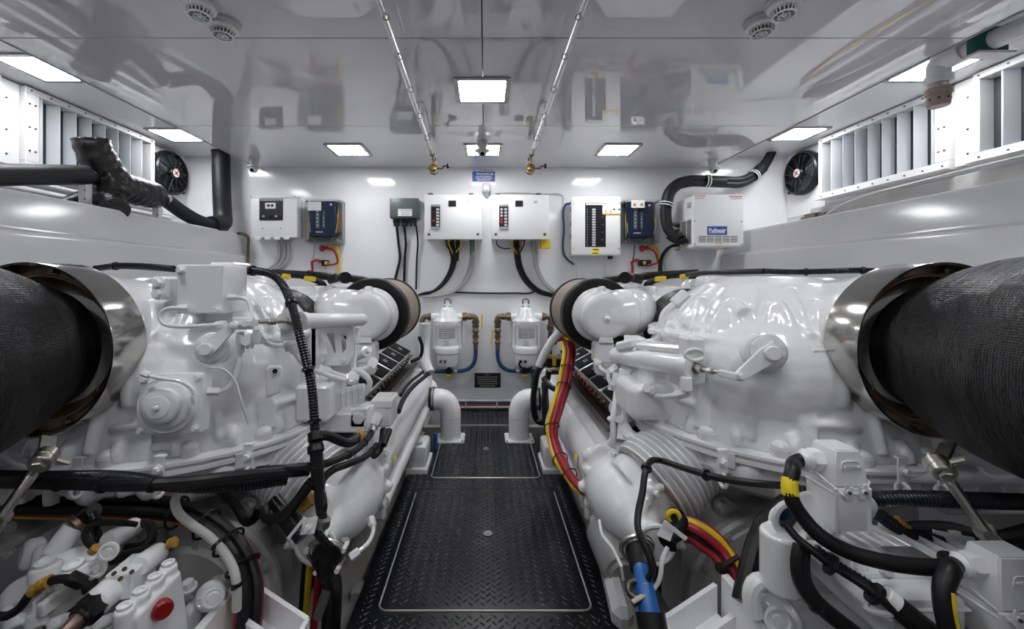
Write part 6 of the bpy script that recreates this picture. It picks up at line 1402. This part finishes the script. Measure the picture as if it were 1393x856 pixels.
build('lower_latch', MB().bb(P(745, 507, 2.385), P(750, 503, 2.4), bev=.003), M_YEL, t)
cable('blue_hose', [P(748, 560, 2.4), P(745, 575, 2.35), P(750, 588, 2.3), P(756, 600, 2.2), P(763, 618, 2.1)], .016, M_BRIGHTBLUE, 'blue hose glimpsed low beside the right charge rail', 'hose')
# left: cables along the modules to the far wall
cable('sensor_cable', [P(588, 505, 2.6), P(575, 515, 2.4), P(560, 528, 2.2), P(548, 545, 2.0), P(542, 560, 1.85)], .012, M_BLK, 'black cable running along the left injector modules')
cable('sensor_cable', [P(586, 498, 2.62), P(573, 508, 2.45), P(556, 522, 2.25), P(545, 538, 2.08)], .009, M_BLK, 'thinner black cable above the left injector modules')
cable('sensor_loop', [P(570, 458, 2.3), P(574, 470, 2.3), P(572, 485, 2.3), P(560, 492, 2.25)], .010, M_BLK, 'small black cable loop beneath the left air filter')
m = MB(); m.cyl(P(530, 585, 1.56), P(522, 606, 1.5), .012, seg=8); m.tube([P(522, 585, 1.6), P(520, 600, 1.55), P(516, 612, 1.5), P(508, 620, 1.46)], .014, 10); build('loom_end', m, M_BLK, None, 'black cable ends under the white terminal box, left engine', 'cable')
# bilge pumps beside the walkway
def pump(s):
    nm = nname(s); x = s*.40; t = thing('bilge_pump', 'small white pump body beside the walkway near the %s elbow pipe' % nm, 'pump', (x, 2.55, -.06))
    build('pump_body', MB().bb((x-.055, 2.40, .02), (x+.055, 2.60, .15), bev=.018, seg=2), M_ENGS, t)
    build('pump_base', MB().bb((x-.065, 2.38, -.02), (x+.065, 2.62, .03), bev=.006), M_ENGS, t)
    m = MB(); m.cyl((x, 2.45, .15), (x, 2.45, .165), .028, seg=18); build('pump_cap', m, M_LGREY, t)
pump(-1); pump(1)
m = MB(); q = V((-.33, 2.75, .0)); m.cyl(q, q+V((0,0,.10)), .012, seg=12); build('blue_stub', m, M_BRIGHTBLUE, None, 'short bright blue pipe stub behind the left elbow pipe', 'pipe')
t = thing('starter_motor', 'grey round motor beside the walkway under the right water elbow', 'motor', P(840, 770, 1.30))
c = P(838, 762, 1.32); m = MB(); m.lathe([(.001, -.075), (.055, -.07), (.060, -.06), (.060, .14)], c, (0,1,0), 32); build('motor_case', m, mat('grey_casting', (.22,.22,.22), .45, bump=.2), t)
m = MB(); m.lathe([(.042, -.085), (.046, -.08), (.046, -.06)], c, (0,1,0), 28, True, False); build('motor_cap', m, mat('grey_casting', (.22,.22,.22), .45), t)
m = MB(); a, b = P(812, 705, 1.55), P(850, 850, 1.12); m.bar(a, b, .06, .07, bev=.02); m.bb(P(800, 700, 1.6), P(822, 690, 1.55), bev=.01); build('side_bracket', m, M_ENGD, t)
cable('white_tube', [P(816, 708, 1.32), P(818, 725, 1.26), P(830, 740, 1.22), P(842, 760, 1.2), P(848, 790, 1.18)], .004, M_LGREY, 'thin white tube draped over the grey motor, right engine')
# ================= feet brackets in the foreground
def foot(s):
    nm = nname(s); t = thing('engine_mount', 'white welded engine mount bracket at the bottom, %s engine side' % nm, 'engine mount', (s*.65, 1.0, .1))
    A_ = V((s*.445, 1.03, .275)); B_ = V((s*.615, 1.10, .31)); B2 = V((s*.64, 1.10, .335)); C_ = V((s*.70, .84, .275)); E_ = V((s*.46, .84, .25))
    def wall(p, q, h, th=.012, m=None):
        m = m or MB(); d = (q-p).normalized(); n = V((-d.y, d.x, 0)).normalized()*th/2
        m.rings([[a_-n, a_+n, a_+n-V((0,0,h)), a_-n-V((0,0,h))] for a_ in (p, q)]); return m
    build('side_plate', wall(A_, B_, .10), M_ENGS, t)
    build('back_plate', wall(B2, C_, .13, .022), M_ENGS, t)
    build('front_plate', wall(E_, A_, .10), M_ENGS, t)
    m = MB(); m.rings([[p-V((0,0,.07)), p-V((0,0,.08))] + [] for p in ()]) if 0 else None
    m = MB(); lo = [V((p.x, p.y, p.z-.085)) for p in (A_, B_, C_, E_)]; m.rings([lo, [p+V((0,0,.012)) for p in lo]]); fp = build('floor_plate', m, M_ENGS, t)
    m = MB(); q = (A_+B_)*.5+V((s*.02,-.07,-.0725)); m.cyl(q, q+UZ*.003, .012, seg=18); q2 = q+V((s*.03,-.12,0)); m.cyl(q2, q2+UZ*.003, .012, seg=18); build('bolt_hole', m, M_BLKP, fp)
    m = MB(); wall(V((s*.62, 1.03, .285)), V((s*.53, .98, .285)), .085, .014, m); wall(V((s*.53, .98, .285)), V((s*.50, .85, .26)), .085, .014, m); build('gusset', m, M_ENGS, t)
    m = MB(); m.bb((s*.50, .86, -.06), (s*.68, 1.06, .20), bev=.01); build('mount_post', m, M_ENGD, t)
foot(-1); foot(1)
# ================= hydraulic valve block, bottom left
HD = .95
def H(px, py, dd=0): return P(px, py, HD+dd)
t = thing('valve_block', 'white hydraulic valve block with solenoids at the bottom left corner', 'valve block', H(130, 900))
m = MB()
m.bb(H(60, 856, -.02), H(140, 760, .12), bev=.015, seg=2); m.bb(H(38, 900, .0), H(170, 835, .12), bev=.012)
m.cyl(H(30, 812, .0), H(60, 790, .16), .040, seg=28, bev=.01); m.cyl(H(30, 850, .0), H(60, 800, .16), .042, seg=24, bev=.01)
m.cyl(H(42, 768, .03), H(120, 748, .10), .038, seg=28, bev=.008); m.cyl(H(60, 782, .0), H(135, 765, .06), .044, seg=28, bev=.008)
m.bb(H(72, 812, .0), H(147, 750, .10), bev=.012, seg=2); m.bb(H(90, 756, .04), H(140, 738, .12), bev=.01); m.bb(H(45, 818, -.05), H(92, 806, .03), bev=.008)
m.cyl(H(62, 790, -.035), H(62, 768, -.03), .028, seg=22, bev=.004); m.cyl(H(102, 790, -.035), H(100, 772, -.03), .028, seg=22, bev=.004)
for k in range(5): m.cyl(H(20+k*30, 856, -.06+k*.01), H(20+k*30, 838, -.05+k*.01), .020, seg=16, bev=.004)
m.bb(H(40, 775, .02), H(104, 744, .10), bev=.012); m.cyl(H(28, 756, .04), H(60, 750, .07), .034, seg=26, bev=.008); m.bb(H(75, 800, -.015), H(147, 752, .08), bev=.004); m.bb(H(48, 822, -.06), H(96, 814, .0), bev=.003)
b = build('block_body', m, M_ENGS, t); cast_soften(b, .0034, 1)
m = MB()
for x, y in ((62, 768), (101, 772), (13, 834), (38, 840)): q = H(x, y, -.035); m.lathe([(.018, 0), (.018, .010), (.010, .012), (.009, .006), (.0001, .006)], q, (0,-.2,1), 20)
build('socket_screw', m, M_ENGS, b)
m = MB()
for x, y in ((127, 777), (139, 768), (155, 745)): q = H(x, y, .0)+V((0,-.012,0)); m.lathe([(.020, 0), (.020, .006), (.015, .007), (.014, .003), (.008, .003), (.007, .008), (.0001, .008)], q, (.35,-.93,.1), 24)
build('port_plug', m, M_ENGS, b)
def solenoid(p, q, r, nm, nut=None):
    p, q = V(p), V(q); d = (q-p).normalized()
    m = MB(); m.lathe([(r*.85, 0), (r, .006), (r, (q-p).length-.006), (r*.92, (q-p).length)], p, d, 30); o = build(nm, m, M_ENGS, t)
    if nut:
        k = MB(); k.hexa(p+d*.004, p-d*.024, r*.98); k.cyl(p-d*.020, p-d*.032, r*.72, seg=18); build('black_nut', k, M_BLKP, o)
        k = MB(); k.lathe([(r*.5, -.028), (r*.56, -.034), (r*.42, -.050), (r*.36, -.062), (r*.2, -.063), (r*.18, -.055)], p, d, 18); build('brown_tip', k, M_BRONZE, o)
    return o
solenoid(H(128, 824, -.09), H(166, 790, -.03), .029, 'solenoid_coil', True)
solenoid(H(188, 772, -.02), H(216, 752, .05), .024, 'solenoid_coil')
solenoid(H(146, 738, .04), H(184, 716, .12), .023, 'solenoid_coil')
m = MB(); a = H(173, 788, -.03); x_ = (H(200, 768, .02)-H(168, 795, -.05)).normalized(); m.bar(H(160, 800, -.06), H(196, 768, .03), .055, .055, bev=.003); mb_ = build('coil_manifold', m, M_ENGS, t)
m = MB()
for px, py, dd in ((162, 778, -.052), (176, 772, -.03), (171, 785, -.07), (186, 776, -.045)): q = H(px, py, dd)+V((0,-.012,.004)); m.cyl(q, q+V((0,-.0012,.0022)), .0048, seg=14)
build('mounting_hole', m, M_DSTEEL, mb_)
m = MB(); q = H(75, 736, .02); m.cyl(q-V((.004,.0,.03)), q+V((.016,.03,.016)), .024, seg=24); build('neck_ring', m, M_ENGS, t)
m = MB(); m.cyl(q+V((.016,.03,.016)), q+V((.021,.039,.021)), .0265, .0255, seg=24); build('brown_ring', m, M_BRONZE, t)
m = MB(); m.tube([q+V((.022,.042,.022)), q+V((.03,.05,.035)), q+V((.045,.05,.045))], .018, 14); m.cyl(q+V((.035,.05,.035)), q+V((.055,.04,.02)), .014, seg=12); m.tube([q+V((.05,.04,.02)), q+V((.07,.03,.0)), q+V((.072,.03,-.02))], .010, 10); build('black_elbow_plug', m, M_BLKP, t)
for pts, r, lab in ((((-20, 838, -.1), (10, 838, -.1), (28, 826, -.1), (38, 812, -.1), (50, 800, -.1), (70, 790, -.1), (95, 788, -.1), (108, 792, -.09)), .0085, 'black lead with orange tape at the bottom left corner'), (((128, 746, -.01), (118, 736, .0), (116, 724, .02), (125, 714, .03), (145, 711, .05), (170, 712, .08), (185, 714, .1)), .0075, 'black lead looping above the left valve block'), (((185, 714, .12), (198, 712, .12), (207, 722, .1), (206, 735, .09), (196, 742, .08), (172, 746, .08)), .011, 'thick black lead curling behind the left valve block')):
    cable('solenoid_lead', [H(*p_) for p_ in pts], r, M_BLK, lab)
m = MB(); m.tube([H(45, 806, -.102), H(52, 799, -.102), H(62, 793, -.102), H(68, 791, -.102)], .0125, 12, rfun=lambda i, a, t_: .0115+.0015*math.sin(i*2.3)); build('orange_tape', m, M_ORG, None, 'orange tape wound on the lead at the bottom left', 'tape')
m = MB(); m.cyl(H(125, 751, -.012), H(131, 745, -.012), .0095, seg=12); build('orange_tape', m, M_ORG, None, 'orange tape at the end of the lead looping above the valve block', 'tape')
m = MB(); m.cyl(H(96, 786, -.085), H(112, 793, -.07), .014, seg=14); m.bar(H(108, 790, -.075), H(122, 799, -.06), .018, .016); m.bar(H(112, 806, -.07), H(132, 790, -.04), .008, .014); build('solenoid_plug', m, M_BLKP, None, 'black plug on the near solenoid coil, bottom left', 'connector')
m = MB(); m.cyl(H(215, 752, .06), H(224, 746, .08), .024, .018, seg=14); m.bb(H(220, 748, .06), H(246, 738, .09), bev=.006); m.bb(H(165, 758, .06), H(210, 742, .12), bev=.01); m.tube([H(150, 762, .05), H(175, 755, .05), H(205, 748, .06)], .012, 10); build('solenoid_plug', m, M_BLKP, None, 'black plug with orange tape on the far solenoid coil', 'connector')
m = MB(); m.cyl(H(231, 740, .05), H(238, 737, .05), .012, seg=12); build('orange_tape', m, M_ORG, None, 'orange tape on the plug of the far solenoid coil', 'tape')
t = thing('pump_housing', 'white ribbed pump housing with round red plug, right of valve block', 'pump', H(210, 900))
m = MB()
m.rings([[H(x, y, dd) for x, y in ((168, 830), (200, 800), (243, 772), (243, 880), (168, 900))] for dd in (-.12, .0)]) if 0 else None
a, b = H(176, 846, -.10), H(242, 778, .02)
m.bar(a-V((0,0,.08)), b-V((0,0,.08)), .05, .20, up=(0,0,1), bev=.006)
for k in range(4): q = a.lerp(b, .06+k*.29)+V((0,-.02,.02)); m.cyl(q-UZ*.03, q+UZ*.018, .018, seg=18, bev=.004)
m.bar(a+V((0,-.025,.0)), b+V((0,-.025,.0)), .014, .016, up=(0,0,1), bev=.004); m.bar(a+V((0.02,-.035,-.03)), b+V((0,-.035,-.03)), .010, .012, up=(0,0,1), bev=.003)
o = build('ribbed_casting', m, M_ENG, t); cast_soften(o, .0036, 1)
m = MB()
for k in range(4): q = a.lerp(b, .06+k*.29)+V((0,-.02,.038)); m.lathe([(.013, 0), (.013, .006), (.008, .006), (.007, .001), (.0001, .001)], q, UZ, 18)
build('socket_screw', m, M_ENGS, o)
m = MB(); q = H(221, 829, -.062); n = V((.72,-.68,.05)).normalized(); m.lathe([(.018, -.01), (.020, 0), (.0195, .006), (.016, .010), (.008, .009), (.0001, .009)], q, n, 24); build('red_plug', m, mat('red_plastic', (.26,.008,.010), .3), t)
m = MB(); m.bar(q-n*.004-V((.02,.02,0))*.8, q-n*.004-V((.034,.03,0)), .012, .01); build('plug_tether', m, M_DSTEEL, t)
t = thing('gear_pump', 'white cast pump with hex bolt and ring port beside left mount bracket', 'pump', P(270, 860, 1.05))
m = MB(); m.bb(P(246, 880, 1.02), P(292, 790, 1.12), bev=.02, seg=2); m.bb(P(240, 880, 1.0), P(280, 812, 1.04), bev=.015); m.cyl(P(285, 812, 1.02), P(300, 800, 1.12), .034, seg=24, bev=.006)
o = build('cast_body', m, M_ENG, t); cast_soften(o, .004, 1)
m = MB(); m.bolt(P(257, 801, 1.03)+V((0,0,.0)), (0,-.2,1), .014, .018); m.lathe([(.022, 0), (.024, .006), (.020, .008), (.015, .004), (.012, .009), (.0001, .009)], P(290, 812, 1.0), (.5,-.85,.1), 24); m.torus(P(274, 820, 1.0), .011, .004, (0,1,0), 18, 6); build('bolt_and_port', m, M_ENGS, o)
m = MB(); m.bb(P(-30, 760, 1.05), P(40, 705, 1.3), bev=.02, seg=2); o = build('ribbed_cover', m, M_ENGD, None, 'grey painted box casting at the left edge behind the turnbuckle', 'housing')
m = MB(); m.bolt(P(15, 716, 1.05), (0,-1,0), .012, .01).bolt(P(15, 752, 1.05), (0,-1,0), .012, .01); build('cover_bolt', m, M_ENGD, o)
# ================= right foreground: heavy connectors and controller
def hood(x0, x1, y0, y1, z0, zm, z1, label, ext=None):
    """rectangular heavy duty plug: tapered hood over a square base; y0 is the near side"""
    t = thing('heavy_connector', label, 'connector', ((x0+x1)/2, (y0+y1)/2, z0))
    i = .010; m = MB(); m.rings([[V((x0, y0, zm)), V((x1, y0, zm)), V((x1, y1, zm)), V((x0, y1, zm))], [V((x0+i*.3, y0+.004, z1-.03)), V((x1-i*.3, y0+.004, z1-.03)), V((x1-i*.3, y1-.002, z1-.03)), V((x0+i*.3, y1-.002, z1-.03))], [V((x0+i, y0+i, z1)), V((x1-i, y0+i, z1)), V((x1-i, y1-.004, z1)), V((x0+i, y1-.004, z1))]])
    bmesh.ops.bevel(m.bm, geom=list(m.bm.edges), offset=.003, segments=2, affect='EDGES'); h = build('hood', m, M_ENGS, t)
    m = MB(); zc = (zm+z1)/2+.003; cx_ = (x0+x1)/2; pts = rrect(cx_-.020, cx_+.020, zc-.014, zc+.014, .008); m.tube([V((a_, y0-.0005+.004, b_)) for a_, b_ in pts], .0014, 6, smooth=False, closed=True); m.text('HARTING', (cx_, y0+.002, zc), UX, UZ, .0105, depth=.0015, bold=.0003); build('raised_logo', m, M_ENGS, h)
    m = MB(); m.bb((x0-.002, y0-.002, z0), (x1+.002, y1+.002, zm-.001), bev=.004, seg=2); m.bb((x0-.004, y0-.004, zm-.018), (x1+.004, y1+.004, zm-.010), bev=.002); m.bb((x0-.004, y0-.005, z0), (x0+.004, y0+.002, zm), bev=.002); m.bb((x1-.004, y0-.005, z0), (x1+.004, y0+.002, zm), bev=.002); bs = build('base', m, M_ENGS, t)
    for xx, sg in ((x0+.022, -1), (x1-.018, 1)):
        m = MB(); m.prism([(-.010, -.022), (.004, -.024), (.010, -.010), (.006, .012), (-.002, .010), (-.002, .002), (-.012, .006)], (xx, y0-.008, zm+.0), (sg, 0, 0), UZ, .003, bev=.0008); m.cyl((xx, y0-.012, zm-.006), (xx, y0, zm-.006), .006, seg=14)
        m.tube([(xx-sg*.0+sg*.004, y0-.008, zm-.018), (x0-.010 if sg < 0 else x1+.010, y0+.01, zm+.008), (x0-.010 if sg < 0 else x1+.010, y1-.02, zm+.02)], .0026, 8, smooth=False)
        build('locking_lever', m, M_ENGS, t)
        m = MB(); m.cyl((xx, y0-.0145, zm-.006), (xx, y0-.011, zm-.006), .0035, seg=10); build('lever_screw', m, M_DSTEEL, t)
    zc = z1-.038; m = MB(); g0 = V((x0, (y0+y1)/2+.01, zc)); m.hexa(g0+V((.004,0,0)), g0-V((.018,0,0)), .026); m.cyl(g0-V((.016,0,0)), g0-V((.022,0,0)), .021, seg=24, bev=.002); m.lathe([(.022, .020), (.024, .022), (.024, .030), (.018, .036), (.017, .040), (.013, .042)], g0, (-1,0,0), 24); build('cable_gland', m, M_ENGS, t)
    return t, g0
h1, g1 = hood(.786, .862, .925, 1.005, .555, .655, .735, 'white heavy duty plug connector standing right of the black hose')
h2, g2 = hood(1.002, 1.10, .80, .87, .40, .475, .575, 'white heavy duty plug connector at the bottom right corner')
m = MB(); m.lathe([(.030, 0), (.032, .006), (.032, .012), (.028, .014), (.030, .018), (.030, .024), (.022, .028), (.018, .04)], (.864, .965, .595), (1,0,0), 28); build('side_gland', m, M_LGREY, h1)
cable('power_cable', [g1-V((.035,0,0)), g1-V((.055,.004,.006)), P(1078, 642, .93), P(1074, 662, .92), P(1078, 682, .91), P(1092, 704, .90), P(1112, 726, .88), P(1150, 749, .86), P(1200, 764, .84), P(1250, 771, .83), P(1288, 772, .83), g2-V((.035,0,0))], .0155, M_BLK, 'thick black cable linking the two heavy duty connectors', seg=16)
m = MB(); m.tube([P(1075.2, 652, .925), P(1074, 662, .92), P(1075.5, 674, .915)], .0166, 16); build('yellow_label', m, M_LABY, None, 'yellow printed sleeve on the thick black connector cable', 'label')
cable('power_cable', [g2-V((.03,-.02,0)), g2-V((.05,.0,.004)), P(1293, 776, .80), P(1284, 795, .79), P(1284, 820, .78), P(1292, 860, .77), P(1300, 900, .76)], .0165, M_BLK, 'black cable dropping from the bottom right connector', seg=16)
cable('yellow_stripe_wire', [P(1297, 808, .765), P(1299, 830, .76), P(1307, 870, .755)], .003, M_YEL, 'thin yellow wire beside the black cable, bottom right')
t = thing('motor_controller', 'flat white finned controller box behind the thick black cable', 'controller', (1.0, .97, .4))
zt = .475
m = MB(); m.rings([[V((x, y, zt)), V((x, y, zt-.05))] for x, y in ()]) if 0 else None
m = MB(); lo = [(.83, .90), (1.17, .90), (1.19, .98), (1.13, 1.09), (.83, 1.09)]; m.prism([(x, y) for x, y in lo], (0,0,zt-.02), UX, V((0,1,0)), .04, bev=.005); cb = build('controller_case', m, M_ENGS, t)
m = MB()
for k in range(8): m.bar((.93+k*.032, .91, zt+.006), (.90+k*.034, 1.085, zt+.006), .012, .004, up=(1,0,0))
for k in range(6): x = 1.06+k*.02; m.bar((1.10+k*.012, 1.075-k*.02, zt+.012), (1.19+k*.006, 1.06-k*.024, zt+.006), .014, .006, up=(0,1,0))
build('cooling_fin', m, M_ENGS, cb)
build('type_plate', MB().bb((.94, .93, zt+.010), (1.02, .98, zt+.0125), bev=0), M_ALU, cb)
m = MB(); m.bb((.835, .84, .40), (.985, .93, .468), bev=.010, seg=2); m.bb((.83, .835, .445), (.99, .935, .452), bev=.003); build('lower_cover', m, M_ENGS, t)
m = MB(); m.bolt(P(1167, 772, .93), (-.2,-.9,.4), .013, .016); m.bolt(P(1205, 778, .88), (-.2,-.9,.4), .010, .010); build('hex_bolt', m, M_ENGS, t)
m = MB(); m.bb(P(1033, 900, .98), P(1165, 800, 1.04), bev=.02, seg=2); m.bar(P(1090, 745, .97), P(1230, 870, .86), .06, .05, bev=.012); m.cyl(P(1055, 842, .97), P(1065, 842, 1.05), .05, seg=26, bev=.006); m.cyl(P(1064, 800, .96), P(1064, 722, .96), .045, seg=28, bev=.006); m.cyl(P(1072, 712, .97), P(1082, 712, 1.05), .040, seg=26, bev=.004); m.cyl(P(1108, 700, .97), P(1122, 700, 1.05), .050, seg=28, bev=.006); m.bb(P(1085, 780, .97), P(1140, 735, 1.04), bev=.015)
o = build('alternator', m, M_ENG, None, 'white cast alternator body with round boss at the bottom right', 'alternator'); cast_soften(o, .0042, 1)
c = P(1072, 705, .955); m = MB(); m.torus(c, .030, .008, (0,1,.1), 28, 8, 1, 1.2); build('eye_ring', m, M_ENGS, o)
m = MB(); m.ball(c+V((0,.01,0)), .026, (1,.4,1.1)); build('blue_insert', m, M_NAVY, o)
m = MB(); q = P(1058, 842, .955); m.lathe([(.028, 0), (.030, .006), (.024, .008), (.020, .003), (.012, .003), (.011, .008), (.0001, .008)], q, (-.3,-.95,.1), 24); q = P(1062, 730, .95); m.lathe([(.012, -.006), (.012, .004), (.007, .004), (.006, 0), (.0001, 0)], q, (-.2,-.9,.4), 18); m.torus(P(1115, 744, .93), .026, .006, (0,.3,1), 26, 8); build('port_plug', m, M_ENGS, o)
pipe(o, [P(1056, 800, .98), P(1040, 790, .98), P(1026, 796, .98), P(1022, 812, .98), P(1026, 835, .98)], .020, False, 'return_pipe')
LC = [(1068, 712, .92), (1082, 730, .90), (1100, 745, .88), (1130, 768, .86), (1165, 790, .84), (1190, 808, .82), (1215, 830, .81), (1240, 850, .80), (1275, 880, .79)]
cable('sensor_lead', [P(*p_) for p_ in LC], .0085, M_BLK, 'thin black lead running down from the eye ring, bottom right', ties=(.35, .6), tie_r=.022)
cable('sensor_lead', [P(x+8, y+2, d+.01) for x, y, d in LC[2:]], .013, M_CORR, 'ribbed black lead beside the thin one, bottom right', corr=True)
m = MB(); m.cyl(P(1200, 808, .83), P(1218, 824, .82), .022, seg=20, bev=.003); build('white_ferrule', m, M_ENGS, None, 'white ferrule on the ribbed lead at the bottom right', 'ferrule')
m = MB(); m.tube([P(1218, 824, .82), P(1240, 842, .81), P(1275, 870, .80)], .022, 16); build('heat_sleeve', m, M_BLK, None, 'thick black sleeve after the white ferrule, bottom right', 'sleeve')
for k_, lab in ((0, 'outer black cable arcing below the controller, bottom right'), (1, 'inner black cable arcing below the controller, bottom right')):
    cable('arc_cable', [P(1088+k_*6, 742, .90), P(1084+k_*8, 765, .89), P(1088+k_*8, 792, .88), P(1102+k_*8, 815, .87), P(1130+k_*8, 840, .86), P(1175+k_*6, 872, .85)], .013, M_BLK, lab, ties=(.5,) if k_ == 0 else ())
m = MB(); m.torus(P(1196, 830, .83), .020, .006, (0,.4,1), 22, 6); m.bar(P(1185, 828, .83), P(1212, 842, .82), .016, .010, bev=.002); build('anchor_bracket', m, M_ENGS, None, 'small white anchor bracket under the ribbed lead, bottom right', 'bracket')
cable('spare_cable', [P(1195, 700, 1.05), P(1225, 720, 1.04), P(1270, 735, 1.03), P(1330, 748, 1.02), P(1420, 752, 1.02)], .017, M_CORR, 'ribbed black cable behind the controller at the right', corr=True)
m = MB(); m.cyl(P(1216, 708, 1.05), P(1232, 722, 1.04), .016, seg=12); build('orange_tape', m, M_ORG, None, 'orange tape on the cable right of the standing connector', 'tape')
cable('spare_cable', [P(1232, 722, 1.05), P(1290, 722, 1.06), P(1350, 735, 1.06), P(1420, 720, 1.06)], .022, M_BLK, 'thick black cable in the shadow under the right exhaust')
# dark bilge beneath the engines
